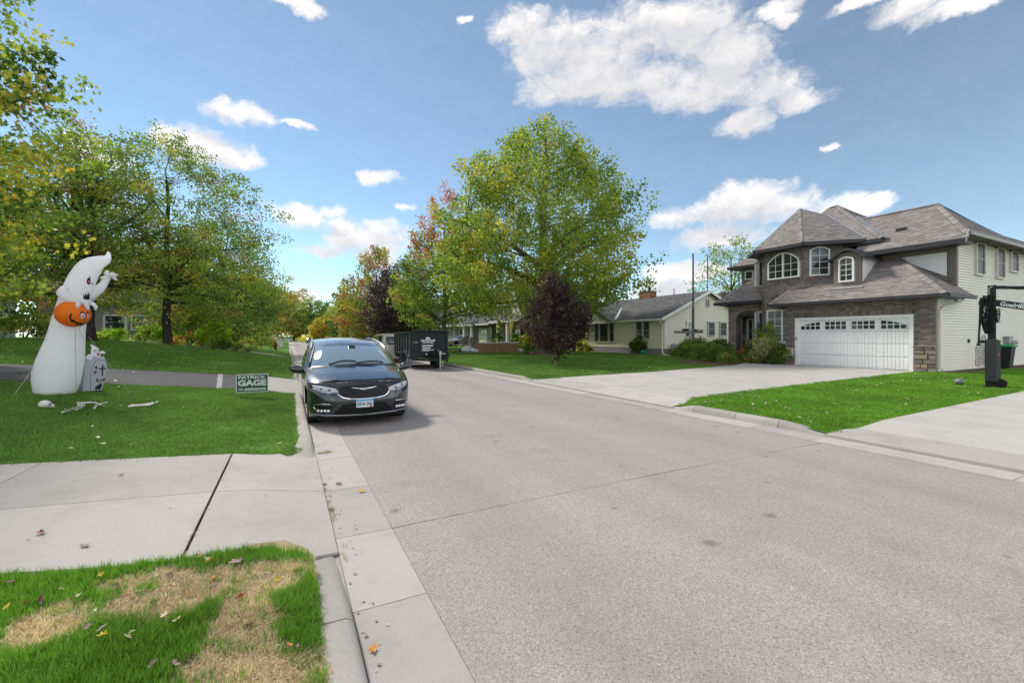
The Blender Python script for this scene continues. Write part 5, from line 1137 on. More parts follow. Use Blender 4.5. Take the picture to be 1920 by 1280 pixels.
    ds = MB(); ds.tube([(27.4, 19.3, 6.3), (27.4, 19.3, 4.2)], .045); obj('downspout', ds, mat('grey_metal', (.33, .33, .34), rough=.5), R)
    # ---- side wall: every lapped board is a part
    sb = MB(); sb.box(23.78, 36, 7.955, 8.1, .1, 3.8); sb.box(25.62, 36, 7.955, 8.1, 3.8, 6.05); obj('side_wall', sb, M_cream(), R)
    meshes = {}
    def board(x0, x1, z):
        key = (x0, x1)
        if key not in meshes:
            mb = MB(); e = .116; L_ = x1 - x0
            g = .017; mb.add([(0, .022, g), (L_, .022, g), (L_, -.024, g), (0, -.024, g), (L_, -.008, e), (0, -.008, e), (0, .022, e), (L_, .022, e)], [(3, 2, 4, 5), (0, 1, 2, 3), (0, 3, 5, 6), (2, 1, 7, 4)])
            me = bpy.data.meshes.new('siding_board'); me.from_pydata(mb.v, [], mb.f); me.materials.append(M_cream()); meshes[key] = me
        share('siding_board', meshes[key], None, R, Matrix.Translation(V((x0, 7.93, z)) - LOC[R]))
    z = .28
    while z < 6.0: board(23.86 if z < 3.28 else 25.68, 36, z); z += .116
    cp = MB(); cp.box(23.76, 23.86, 7.90, 7.95, .25, 3.4); cp.box(25.60, 25.70, 7.895, 7.95, 3.6, 6.03); obj('corner_board', cp, M_cream(), R)
    dw = MB(); dw.tube([(24.9, 7.38, 3.34), (24.86, 7.5, 3.2), (24.1, 7.82, 2.95), (23.95, 7.85, 2.8), (23.95, 7.85, .4), (23.85, 7.7, .33)], .05, 6); obj('downspout', dw, M_cream(), R, smooth=60)
    gw = mat('screen_glass', (.055, .06, .068), rough=.4, spec=.3, var=.25, vs=3); cf = mat('cream_frame', (.66, .62, .56), rough=.5)
    for xc, z0, wd, h in ((28.15, 4.52, 1.04, 1.50), (30.63, 4.52, 1.04, 1.50), (32.5, 4.95, 1.04, 1.07), (34.9, 4.95, 1.04, 1.07)): window(R, (xc, 7.905, z0), (1, 0, 0), (0, -1, 0), wd, h, 1, 2, .07, fm=cf, gm=gw)
    ob = MB(); ob.box(26.9, 27.02, 7.86, 7.92, 1.45, 1.62); obj('outlet_cover', ob, M_dark(), R)
    em = MB(); em.box(31.2, 31.75, 7.72, 7.9, 1.0, 1.75); eb = obj('electric_meter', em, mat('meter_grey', (.30, .32, .34), rough=.5), R)
    gl = MB(); gl.lathe([(.0, -.2), (.09, -.2), (.10, -.1), (.10, 0)], 12, (31.62, 7.72, 1.45), 'y'); obj('meter_dial', gl, mat('pale_dial', (.6, .6, .62), rough=.2), eb)
    return R

def bungalow():
    R = thing('bungalow', 'cream single storey bungalow with grey roof and sage green front gable', 'house', (26.5, 30, .27))
    X = 26.5; Y0 = 25.06; Y1 = 38.0; n = (-1, 0, 0)
    w = MB(); w.box(X + .03, 37, Y0 + .03, Y1, .1, 3.05); w.prism([(X + .03, Y0 + .03, 3.05), (37, Y0 + .03, 3.05), (31.45, Y0 + .03, 5.45)], (0, Y1 - Y0 - .1, 0)); cr = mat('cream_clapboard', (.85, .79, .62), rough=.6, var=.06, vs=1.2)
    obj('wall', w, cr, R)
    s = MB(); siding(s, (X + .03, Y1, .75), (0, -1, 0), n, Y1 - Y0, .75, 3.05, .125); obj('front_clapboard', s, cr, R, kind='stuff')
    s = MB(); cr2 = mat('pale_clapboard', (.86, .82, .71), rough=.6, var=.05, vs=1.2)
    siding(s, (X, Y0 + .03, .75), (1, 0, 0), (0, -1, 0), 10.5, .75, 5.4, .13, span=lambda z: (0, 10.5) if z < 3.05 else ((z - 3.05) / .485, 10.5 - (z - 3.05) / .432)); obj('side_clapboard', s, cr2, R, kind='stuff')
    f = MB(); f.box(X + .05, 36.98, Y0 + .05, Y1 - .02, .1, .75); f.box(X + .01, X + .06, Y0 + .02, Y1, .1, .74); f.box(X + .03, 37, Y0, Y0 + .06, .1, .74); obj('foundation', f, mat('foundation_block', (.27, .265, .26), rough=.95, var=.15), R)
    # roof
    A, B = (31.45, Y0 - .35, 5.56), (31.45, Y1 + .3, 5.56)
    roof_plane(R, [(25.86, Y1 + .3, 3.14), (25.86, Y0 - .35, 3.14), A, B], SHG, .15, .33); roof_plane(R, [(37.2, Y0 - .35, 3.07), (37.2, Y1 + .3, 3.07), B, A], SHG, .3, .6)
    t = MB(); t.beam((25.86, Y0 - .37, 3.06), (31.45, Y0 - .37, 5.47), .05, .2); t.beam((37.2, Y0 - .37, 2.99), (31.45, Y0 - .37, 5.47), .05, .2); t.beam((25.8, Y0 - .3, 3.05), (25.8, 30.0, 3.05), .14, .13); t.beam((25.8, 30, 3.05), (25.8, Y1 + .3, 3.05), .1, .12); t.box(25.88, 26.55, Y0 - .3, Y1, 2.97, 2.985); obj('roof_trim', t, M_white(), R)
    # cross gable
    gp = MB(); gp.prism([(25.82, 30.3, 3.1), (25.82, 37.9, 3.1), (25.82, 34.1, 4.86)], (.1, 0, 0)); sg = mat('sage_board', (.36, .39, .30), rough=.7, var=.05); obj('gable_wall', gp, sg, R)
    bt = MB()
    for y in np.arange(30.9, 37.5, .32): bt.box(25.79, 25.82, y - .025, y + .025, 3.12, 3.1 + (3.75 - abs(y - 34.1)) * .46)
    obj('batten', bt, sg, R)
    bd = MB(); bd.box(25.74, 25.82, 30.2, 38, 2.9, 3.12); obj('gable_fascia', bd, mat('sage_light', (.50, .52, .43), rough=.7), R)
    roof_plane(R, [(25.55, 30.0, 3.08), (30.6, 34.1, 4.98), (25.55, 34.1, 4.98)], SHG, .15, .33); roof_plane(R, [(25.55, 38.2, 3.08), (25.55, 34.1, 4.98), (30.6, 34.1, 4.98)], SHG, .15, .33)
    rk = MB(); rk.beam((25.53, 29.95, 3.0), (25.53, 34.1, 4.92), .04, .17); rk.beam((25.53, 38.25, 3.0), (25.53, 34.1, 4.92), .04, .17); obj('rake_board', rk, mat('sage_light', ()), R)
    vl = MB(); vl.beam((25.9, 30.2, 3.22), (30.3, 33.9, 5.0), .22, .03); obj('valley_flashing', vl, mat('white_flashing', (.66, .66, .65), rough=.5), R)
    # windows and door
    gw = mat('bungalow_glass', (.035, .045, .05), rough=.04, spec=.9, var=.5, vs=1.5); sf = mat('sage_frame', (.50, .52, .48), rough=.6)
    for yc, wd, rw in ((33.48, .72, 2), (32.42, 1.36, 1), (31.32, .78, 2)): window(R, (X, yc, 1.16), (0, -1, 0), n, wd, 1.92, 1, rw, .09, fm=sf, gm=gw)
    for yc in (27.78, 26.96): window(R, (X, yc, 1.50), (0, -1, 0), n, .80, 1.50, 1, 2, .09, fm=sf, gm=gw)
    S = (0, -1, 0)
    window(R, (29.4, Y0, 1.52), (1, 0, 0), S, .95, 1.45, 1, 3, .1, gm=mat('curtain_glass', (.35, .42, .42), rough=.1, var=.4, vs=5)); window(R, (31.9, Y0, 1.72), (1, 0, 0), S, .9, 1.25, 1, 2, .1, fm=sf, gm=mat('screen_glass', ())); window(R, (33.4, Y0, 1.72), (1, 0, 0), S, .95, 1.25, 1, 2, .1, fm=sf, gm=mat('screen_glass', ()))
    window(R, (31.45, Y0, 4.2), (1, 0, 0), S, .34, .65, 1, 1, .06, fm=sf)
    a = MB(); a.box(33.0, 33.85, Y0 - .1, Y0, 1.28, 1.52); obj('vent_grille', a, M_dark(), R)
    d = MB(); d.box(X - .03, X + .05, 36.25, 37.15, .75, 2.85); D = obj('storm_door', d, mat('blue_grey_door', (.30, .37, .42), rough=.3, var=.1), R)
    nt = MB(); nt.box(X - .04, X - .031, 36.6, 36.8, 1.9, 2.25); obj('paper_notice', nt, M_white(), D)
    fr = MB(); fr.box(X - .05, X + .04, 36.1, 36.25, .7, 2.95); fr.box(X - .05, X + .04, 37.15, 37.3, .7, 2.95); obj('door_frame', fr, sf, R)
    st = MB()
    for i in range(3): st.box(X - .5 - .3 * (2 - i), X, 35.7, 37.6, .1 if i == 0 else .25 + .2 * (i - 1), .25 + .2 * i)
    obj('front_step', st, mat('step_concrete', (.30, .28, .27), rough=.9, var=.15), R)
    rl = MB()
    for y in (35.75, 37.55):
        rl.tube([(X - 1.0, y, .3), (X - 1.0, y, 1.35), (X, y, 1.65)], .022, 5)
        for k in range(6): rl.tube([(X - .95 + .16 * k, y, .6), (X - .95 + .16 * k, y, 1.4 + .03 * k)], .009, 4)
    obj('hand_rail', rl, M_dark(), R)
    mb = MB(); mb.box(X - .15, X, 35.45, 35.9, 1.72, 2.0); obj('wall_mailbox', mb, M_dark(), R)
    ds = MB(); ds.tube([(25.8, Y0 - .2, 3.0), (25.9, Y0 - .1, 2.9), (26.38, Y0 + .12, 2.68), (26.42, Y0 + .14, 2.5), (26.42, Y0 + .14, .45), (26.3, Y0 - .1, .33), (26.0, Y0 - .5, .30)], .055, 6); obj('downspout', ds, M_white(), R, smooth=60)
    ch = MB(); ch.box(31.0, 31.9, 31.2, 32.6, 5.0, 6.05); c = obj('chimney', ch, mat('chimney_mortar', (.30, .22, .17), rough=1), R)
    cb = MB(); cp = [(.33, .16, .09), (.28, .14, .09), (.38, .2, .12)]
    brick_wall(cb, (31.0, 32.6, 5.3), (0, -1, 0), n, 1.4, 5.3, 6.04, cp); brick_wall(cb, (31.0, 31.2, 5.3), (1, 0, 0), S, .9, 5.3, 6.04, cp); obj('brickwork', cb, M_bk(), c, kind='stuff')
    fl = MB(); fl.box(30.95, 31.95, 31.15, 32.65, 6.05, 6.13); fl.lathe([(.13, 6.1), (.13, 6.4), (.22, 6.42), (.22, 6.46)], 10, (31.4, 31.6, 0)); fl.lathe([(.1, 6.1), (.1, 6.35)], 10, (31.4, 32.2, 0)); obj('flue_cap', fl, M_dark(), c)
    vp = MB(); vp.tube([(31.0, 28.2, 5.3), (31.0, 28.2, 6.05)], .05); obj('vent_pipe', vp, mat('grey_metal', (.33, .33, .34)), R)
    gm = MB(); gm.box(27.15, 27.55, Y0 - .28, Y0 - .02, .4, 1.1); gm.tube([(27.35, Y0 - .15, .2), (27.35, Y0 - .15, 1.25)], .03); obj('gas_meter', gm, mat('meter_grey', (.30, .32, .34)), R)
    ac = MB(); ac.box(28.2, 30.4, Y0 - .12, Y0 - .02, .75, 1.05); obj('wall_vent', ac, mat('weathered_vent', (.38, .36, .31), rough=.8, var=.2), R)

def small_parts(R, X, wins, n=(-1, 0, 0), u=(0, -1, 0), **k):
    for yc, z0, w, h, c, r in wins: window(R, (X, yc, z0), u, n, w, h, c, r, .11, **k)

def taupe_house():
    R = thing('taupe_house', 'taupe two storey house with white arched entry and stone porch piers', 'house', (24, 49, .25))
    X = 24; n = (-1, 0, 0); tp = mat('taupe_clapboard', (.28, .245, .21), rough=.7, var=.06); wh = M_white()
    w = MB(); w.box(X + .6, 33, 41.5, 60, .1, 6.3); obj('wall', w, tp, R)
    s = MB(); siding(s, (X + .6, 60, .3), (0, -1, 0), n, 18.5, .3, 6.2, .16); obj('clapboard', s, tp, R, kind='stuff')
    w = MB(); w.box(X - .5, X + .6, 47.6, 49.6, .1, 5.6); obj('bay_wall', w, tp, R); s = MB(); siding(s, (X - .5, 49.6, .3), (0, -1, 0), n, 2.0, .3, 5.5, .16); siding(s, (X - .5, 47.6, .3), (1, 0, 0), (0, -1, 0), 1.1, .3, 5.5, .16); obj('bay_clapboard', s, tp, R, kind='stuff')
    tr = MB(); tr.box(X - .56, X - .44, 49.5, 49.72, .2, 5.5); tr.box(X - .6, X + .6, 47.4, 49.8, 5.5, 5.75); obj('corner_board', tr, wh, R)
    roof_plane(R, [(X, 61, 6.3), (X, 41, 6.3), (28.5, 44, 9.6), (28.5, 57, 9.6)], SHG, .2, .4); roof_plane(R, [(X, 41, 6.3), (33.5, 41, 6.3), (28.5, 44, 9.6)], SHG, .2, .4)
    # white entrance with its sweeping gable
    e = MB(); e.box(X - .2, X + .6, 42.0, 47.6, .1, 3.7); obj('entry_wall', e, M_panel(), R)
    g = MB(); prof = [(47.9, 3.75), (47.3, 4.3), (46.8, 5.1), (46.3, 6.1), (45.75, 7.2), (45.2, 6.1), (44.6, 5.1), (44.0, 4.3), (43.2, 3.75)]
    g.prism([(X - .15, y, z) for y, z in prof], (.5, 0, 0)); obj('gable_wall', g, mat('white_gable', (.68, .68, .67), rough=.7), R)
    rk = MB()
    for (a, b), (c, d) in zip(prof[:-1], prof[1:]): rk.beam((X - .25, a, b), (X - .25, c, d), .2, .16)
    obj('rake_board', rk, wh, R)
    gr = MB()
    for (a, b), (c, d) in zip(prof[:-1], prof[1:]): gr.add([(X - .2, a, b + .1), (X - .2, c, d + .1), (X + 3, c, d + .1), (X + 3, a, b + .1)], [(0, 1, 2, 3)])
    obj('gable_roof', gr, mat('dark_roof', (.10, .10, .105), rough=.95), R)
    pr = MB(); pr.prism([(X - 1.6, 49.9, 3.55), (X - 1.6, 41.7, 3.55), (X + .4, 41.7, 4.5), (X + .4, 49.9, 4.5)], (0, 0, .08)); obj('porch_roof', pr, MATS['dark_roof'], R)
    pf = MB(); pf.beam((X - 1.62, 50, 3.45), (X - 1.62, 41.6, 3.45), .14, .26); obj('porch_fascia', pf, wh, R)
    for y in (47.4, 44.9, 42.3):
        p = MB(); p.box(X - 1.6, X - 1.3, y - .16, y + .16, .2, 3.35); obj('porch_post', p, wh, R)
    d = MB(); d.box(X - .26, X - .2, 45.4, 46.1, .35, 2.7); obj('front_door', d, mat('teal_door', (.03, .10, .13), rough=.4), R)
    window(R, (X - .2, 46.75, .5), (0, -1, 0), n, .8, 2.2, 1, 3, .09, gm=mat('lit_glass', (.30, .29, .26), rough=.1))
    window(R, (X - .2, 43.4, .9), (0, -1, 0), n, 1.5, 2.2, 1, 1, .16)
    lp = MB(); lp.ell((X - .9, 46.2, 2.9), .13, .13, .16); lp.tube([(X - .9, 46.2, 3.0), (X - .9, 46.2, 3.4)], .02); obj('porch_lamp', lp, mat('warm_lamp', (1, .45, .14), emit=2.2), R)
    # garage wing with stone piers
    gw = MB(); gw.box(X - .9, X + .6, 51.0, 58.5, .1, 3.3); obj('garage_wall', gw, tp, R)
    gr = MB(); gr.prism([(X - 1.6, 60.5, 3.35), (X - 1.6, 50, 3.35), (X + .7, 50, 4.6), (X + .7, 60.5, 4.6)], (0, 0, .1)); obj('garage_roof', gr, MATS['dark_roof'], R)
    gf = MB(); gf.beam((X - 1.62, 60.5, 3.28), (X - 1.62, 50, 3.28), .14, .22); gf.beam((X - 1.2, 50, 3.3), (X + .5, 49.7, 4.1), .1, .2); obj('garage_fascia', gf, wh, R)
    gd = MB(); gd.box(X - .97, X - .9, 51.8, 54.6, .2, 2.75); D = obj('garage_door', gd, wh, R)
    for k in range(3):
        p = MB(); p.box(X - .985, X - .971, 52.0 + .87 * k, 52.6 + .87 * k, 2.25, 2.6); obj('pane', p, GLASS(), D)
    for y in (56.0, 58.9):
        p = MB(); p.box(X - 1.55, X - 1.25, y - .18, y + .18, 1.6, 3.2); obj('porch_post', p, wh, R)
        c = MB(); c.box(X - 1.7, X - 1.1, y - .42, y + .42, .1, 1.62); c = obj('pier_core', c, M_mort(), R); stone_patch(c, (X - 1.7, y + .42, .15), (0, -1, 0), n, .84, .15, 1.6, [(.16, .15, .15), (.22, .2, .19), (.12, .115, .12)], M_st(), (.18, .3), (.25, .5))
    wc = MB(); wc.box(X - 1.05, X - .9, 50.1, 51.6, .1, 1.6); obj('stone_wainscot', wc, mat('dark_stone', (.17, .16, .16), rough=.9, var=.5, vs=4), R)
    small_parts(R, X - .9, [(50.85, 1.7, .7, 1.2, 1, 2)]); small_parts(R, X + .6, [(52, 4.4, 1.3, 1.5, 1, 2), (55.5, 4.4, 1.3, 1.5, 1, 2)])
    small_parts(R, X - .9, [(57.5, 1.2, 1.1, 1.9, 1, 1)])

def far_houses():
    wh = M_white(); n = (-1, 0, 0)
    R = thing('garage_house', 'grey green house with dark roof behind the grey parked car', 'house', (25, 70, .25)); sg = mat('grey_green_siding', (.22, .25, .23), rough=.7, var=.05)
    w = MB(); w.box(25.2, 34, 63.5, 76, .1, 3.6); obj('wall', w, sg, R); roof_plane(R, [(24.4, 77, 3.6), (24.4, 63, 3.6), (29.5, 66, 6.4), (29.5, 74, 6.4)], SHG, .25, .5); roof_plane(R, [(24.4, 63, 3.6), (35, 63, 3.6), (29.5, 66, 6.4)], SHG, .25, .5)
    f = MB(); f.beam((24.38, 77, 3.5), (24.38, 63, 3.5), .1, .26); f.box(25.05, 25.2, 69.9, 70.2, .2, 3.4); f.box(25.05, 25.2, 76, 76.3, .2, 3.4); obj('fascia', f, wh, R)
    d = MB(); d.box(25.1, 25.2, 70.3, 75.8, .2, 2.9); obj('garage_door', d, mat('grey_door', (.27, .29, .28), rough=.6), R); small_parts(R, 25.2, [(67.0, .9, 1.5, 2.2, 2, 2)])
    R = thing('tan_house', 'tan two storey house glimpsed above the dump trailer', 'house', (22.5, 84, .25)); tn = mat('tan_siding', (.36, .32, .27), rough=.7, var=.05)
    w = MB(); w.box(22.5, 31, 79, 92, .1, 5.4); w.prism([(22.5, 79, 5.4), (22.5, 92, 5.4), (22.5, 85.5, 8.3)], (8, 0, 0)); obj('wall', w, tn, R)
    t = MB(); t.beam((22.3, 78.5, 5.2), (22.3, 85.5, 8.5), .2, .3); t.beam((22.3, 92.5, 5.2), (22.3, 85.5, 8.5), .2, .3); t.beam((22.2, 92.4, 3.2), (22.2, 78.6, 3.2), .3, .25); obj('roof_trim', t, wh, R); small_parts(R, 22.5, [(82, 3.6, 1.2, 1.3, 1, 1), (88.5, 3.6, 1.2, 1.3, 1, 1), (81.5, .9, 1.6, 1.7, 1, 1)])
    roof = MB(); roof.add([(22.2, 78.4, 5.3), (31, 78.4, 5.3), (31, 85.5, 8.55), (22.2, 85.5, 8.55)], [(0, 1, 2, 3)]); roof.add([(22.2, 92.6, 5.3), (31, 92.6, 5.3), (31, 85.5, 8.55), (22.2, 85.5, 8.55)], [(3, 2, 1, 0)]); obj('roof', roof, mat('dark_roof', ()), R)
    # left side, behind the trees
    R = thing('white_house', 'white house wall glimpsed left of the ghost', 'house', (-27, 46, 1.5)); w = MB(); w.box(-34, -20.5, 44, 52, 1.2, 5.4); obj('wall', w, mat('white_siding', (.72, .72, .72), rough=.7, var=.04), R)
    s = MB(); siding(s, (-34, 44, 1.6), (1, 0, 0), (0, -1, 0), 13.5, 1.6, 5.4, .2); obj('clapboard', s, MATS['white_siding'], R, kind='stuff'); rf = MB(); rf.prism([(-35, 43.4, 5.3), (-35, 53, 5.3), (-35, 48, 8)], (15.4, 0, 0)); obj('roof', rf, mat('dark_roof', ()), R); small_parts(R, 0, []); window(R, (-24, 43.98, 2.4), (1, 0, 0), (0, -1, 0), 1.2, 1.5, 1, 2, .1)
    st = MB(); st.box(-24.5, -20.5, 42.2, 43.9, 1.2, 1.62); obj('front_step', st, M_conc, R)
    R = thing('grey_house', 'grey house with white framed windows between the birch trunks', 'house', (-13, 56, 1.5)); w = MB(); w.box(-20, -10.5, 54, 63, 1.0, 5.0); obj('wall', w, mat('grey_siding', (.36, .35, .34), rough=.7, var=.06), R)
    s = MB(); siding(s, (-20, 54, 1.3), (1, 0, 0), (0, -1, 0), 9.5, 1.3, 5, .2); obj('clapboard', s, MATS['grey_siding'], R, kind='stuff')
    rf = MB(); rf.prism([(-21, 53.2, 4.95), (-21, 64, 4.95), (-21, 58.5, 7.6)], (11.4, 0, 0)); obj('roof', rf, mat('dark_roof', ()), R)
    for x, wd in ((-14.6, 1.7), (-12.6, 1.7), (-17.4, 1.4)): window(R, (x, 53.97, 2.3), (1, 0, 0), (0, -1, 0), wd, 1.5, 1, 2, .16)
    p = MB(); p.box(-13.75, -13.6, 53.6, 53.75, 1.2, 3.4); obj('porch_post', p, wh, R)
    R = thing('blue_house', 'dark blue grey house low under the left trees by the white car', 'house', (-11, 84, 1.5)); w = MB(); w.box(-24, -10, 84, 94, 1.0, 4.6); obj('wall', w, mat('blue_siding', (.07, .085, .12), rough=.8, var=.2), R); rf = MB(); rf.prism([(-25, 83.2, 4.5), (-25, 95, 4.5), (-25, 89, 7.4)], (16, 0, 0)); obj('roof', rf, mat('dark_roof', ()), R)
    window(R, (-14, 83.97, 2.0), (1, 0, 0), (0, -1, 0), 1.6, 1.4, 1, 2, .12); window(R, (-19, 83.97, 2.0), (1, 0, 0), (0, -1, 0), 1.6, 1.4, 1, 2, .12)
    # picket fence, every board a part
    F = thing('board_fence', 'dark navy board fence behind the red maple beyond the dump trailer', 'fence', (15, 74, .2)); m = mat('navy_board', (.045, .055, .075), rough=.8, var=.25, vs=3)
    mb = MB(); mb.box(-.012, .012, -.068, .068, 0, 1.8); me = bpy.data.meshes.new('fence_board'); me.from_pydata(mb.v, [], mb.f); me.materials.append(m)
    P, Q = V((11.2, 74.5, .2)), V((21.8, 70.5, .2)); d = (Q - P); L_ = d.length; d.normalize(); ang = math.atan2(-d.x, d.y)
    for i in range(int(L_ / .15)): share('fence_board', me, None, F, Matrix.Translation(P + d * (.15 * i) - LOC[F]) @ Matrix.Rotation(ang, 4, 'Z') @ Matrix.Diagonal((1, 1, 1 + rnd.uniform(-.012, .012), 1)))
    for i in range(5):
        p = MB(); c = P + d * (L_ * i / 4) + V((.08, .08, 0)); p.box(c.x - .06, c.x + .06, c.y - .06, c.y + .06, .1, 2.05); obj('fence_post', p, m, F)
    r = MB(); 
    for z in (.6, 1.6): r.beam(P + V((.05, .05, z)), Q + V((.05, .05, z)), .04, .09)
    obj('fence_rail', r, m, F)

# ------------------------------------------------------------------ vehicles
def interp(tab, x): return float(np.interp(x, [a for a, _ in tab], [b for _, b in tab]))
def smooth_tab(tab, n=3):
    xs = np.linspace(tab[0][0], tab[-1][0], 160); ys = np.interp(xs, [a for a, _ in tab], [b for _, b in tab])
    k = np.array([1, 2, 3, 2, 1]) / 9
    for _ in range(n): ys = np.convolve(np.pad(ys, 2, 'edge'), k, 'valid')
    return list(zip(xs, ys))
class CarShape:
    """a car skin as functions: x across (+ right when looking forward along +y), y from nose to tail, z up"""
    def __init__(s, L, W, top, nose, zb, belt, tumble, roof, bow=.20, corner=.20, hood_z=.86, tail=((.3, .03), (.6, 0), (1.0, .05), (1.3, .14), (1.7, .35)), sm=3, wtab=None):
        s.L, s.W, s.zb, s.belt, s.tumble, s.roof, s.bw, s.cn, s.hz = L, W, zb, belt, tumble, roof, bow, corner, hood_z
        s.top = smooth_tab(top, sm); s.nose = smooth_tab(nose, 4); s.tail = list(tail); s.wt = smooth_tab(wtab or [(0, .93), (.45, .95), (.9, .995), (1.3, 1), (L - 1.2, 1), (L - .4, .965), (L, .93)], 3)
    def bow(s, u): u = min(1, abs(u)); return s.bw * u * u + s.cn * u ** 7
    def HW(s, y, z):
        t = 1 - .05 * max(0, (.42 - z) / .42) ** 2
        if z > s.belt: t = 1 - s.tumble * ((z - s.belt) / (s.roof - s.belt)) ** 1.25
        t += .012 * math.exp(-((z - .72) / .12) ** 2)
        return s.W / 2 * interp(s.wt, y) * t
    def yf(s, u, z): return interp(s.nose, min(z, s.hz)) + s.bow(u)
    def yr(s, u, z): return s.L - interp(s.tail, z) - .14 * min(1, abs(u)) ** 4
    def ztop(s, u, y):
        z = interp(s.top, y - s.bow(u)); return z - (.035 + .03 * (z > s.belt)) * u * u
    def T(s, u, y, off=0):
        z = s.ztop(u, y); x = u * s.HW(y, z)
        if off:
            e = .02; p = V((x, y, z)); a = V((u * s.HW(y + e, s.ztop(u, y + e)), y + e, s.ztop(u, y + e))) - p; uu = u + (.02 if u < .9 else -.02); zb_ = s.ztop(uu, y); b = V((uu * s.HW(y, zb_), y, zb_)) - p
            n = b.cross(a) if u < .9 else a.cross(b)
            n = n.normalized() if n.length > 1e-9 else V((0, 0, 1))
            if n.z < 0: n = -n
            return p + n * off
        return V((x, y, z))
    def Fp(s, x, z, off=0):
        hw = s.HW(s.yf(1, z), z); u = max(-1, min(1, x / hw)); y = s.yf(u, z); p = V((x, y, z))
        if off:
            e = .01; a = V((x + e, s.yf(max(-1, min(1, (x + e) / hw)), z), z)) - p; b = V((x, s.yf(u, z + e), z + e)) - p
            n = a.cross(b).normalized()
            if n.y > 0: n = -n
            return p + n * off
        return p
    def S(s, sd, y, z, off=0): return V((sd * (s.HW(y, z) + off), y, z))
    def body(s):
        mb = MB(); us = [-1, -.985, -.95, -.88] + list(np.linspace(-.8, .8, 17)) + [.88, .95, .985, 1]; NV = 90; NZ = 22
        zt = lambda y: s.ztop(1, y)
        def topf(u, v): y0 = s.yf(u, s.hz); y1 = s.yr(u, s.ztop(u, s.L - .3)); return s.T(u, y0 + (y1 - y0) * v)
        mb.grid(topf, us, list(np.linspace(0, 1, NV)))
        def side(sd):
            def fn(v, w):
                ya = s.yf(1, s.hz); yb = s.yr(1, zt(s.L - .3)); y = ya + (yb - ya) * v; z = s.zb + (zt(y) - s.zb) * w
                d = (1 - v) ** 14; e = v ** 14
                yy = y + d * (s.yf(1, z) - ya) + e * (s.yr(1, z) - yb)
                return V((sd * s.HW(yy, z) if v < .001 or True else 0, yy, z))
            return fn
        mb.grid(side(1), list(np.linspace(0, 1, NV)), list(np.linspace(0, 1, NZ))); mb.grid(side(-1), list(np.linspace(0, 1, NV)), list(np.linspace(0, 1, NZ)), flip=True)
        def front(u, w):
            ze = s.ztop(u, s.yf(u, s.hz)); z = s.zb + (ze - s.zb) * w; y = s.yf(u, z) if w < 1 else s.yf(u, s.hz); return V((u * s.HW(s.yf(1, z), z), y, z))
        mb.grid(front, us, list(np.linspace(0, 1, NZ)))
        def rear(u, w):
            ye = s.yr(u, s.ztop(u, s.L - .3)); ze = s.ztop(u, ye); z = s.zb + (ze - s.zb) * w; return V((u * s.HW(s.yr(1, z), z), s.yr(u, z), z))
        mb.grid(rear, us, list(np.linspace(0, 1, NZ)), flip=True)
        mb.grid(lambda u, v: V((u * s.HW(s.yf(1, s.zb) + v * 0, s.zb) if v < .5 else u * s.HW(s.yr(1, s.zb), s.zb), s.yf(u, s.zb) if v < .5 else s.yr(u, s.zb), s.zb)), us, [0, 1], flip=True)
        return mb
def loft_patch(mb, lo, hi, rows, fn, rim=0.0):
    """skin between two outlines of equal length given as surface coordinates, carried onto the surface by fn"""
    n = len(lo); vs = []
    for j in range(rows + 1):
        t = j / rows
        for a, b in zip(lo, hi): vs.append(fn(a[0] + (b[0] - a[0]) * t, a[1] + (b[1] - a[1]) * t))
    mb.add(vs, [(j * n + i, j * n + i + 1, (j + 1) * n + i + 1, (j + 1) * n + i) for j in range(rows) for i in range(n - 1)])
def ramp_line(pts, n):
    """resample an outline"""
    d = [0]
    for a, b in zip(pts[:-1], pts[1:]): d.append(d[-1] + math.dist(a, b))
    return [tuple(float(np.interp(d[-1] * i / n, d, [p[k] for p in pts])) for k in (0, 1)) for i in range(n + 1)]
def make_wheel(root, c, r, w, rim_m, side):
    tm = mat('tyre_rubber', (.022, .022, .023), rough=.85, var=.15, vs=30)
    o = V(c); mb = MB(); prof = [(r * .62, -w / 2), (r * .9, -w / 2), (r * .985, -w / 2 + .02), (r, -w / 4), (r, w / 4), (r * .985, w / 2 - .02), (r * .9, w / 2), (r * .62, w / 2)]
    mb.lathe(prof, 28, c, 'x'); t = obj('wheel', mb, tm, root, smooth=40, world=False)
    rm = MB(); s = side; rm.lathe([(r * .64, s * w * .1), (r * .64, s * w * .42), (r * .60, s * w * .46), (r * .56, s * w * .40), (r * .54, s * w * .12), (.001, s * w * .08)], 24, c, 'x')
    for k in range(10):
        a = 2 * PI * k / 10; d = V((0, math.cos(a), math.sin(a))); rm.beam(o + V((s * w * .36, 0, 0)) + d * r * .08, o + V((s * w * .42, 0, 0)) + d * r * .60, .035, .03, up=(1, 0, 0))
    rm.lathe([(.001, s * w * .42), (r * .14, s * w * .40), (r * .15, s * w * .30)], 12, c, 'x'); obj('rim', rm, rim_m, t, smooth=40, world=False)
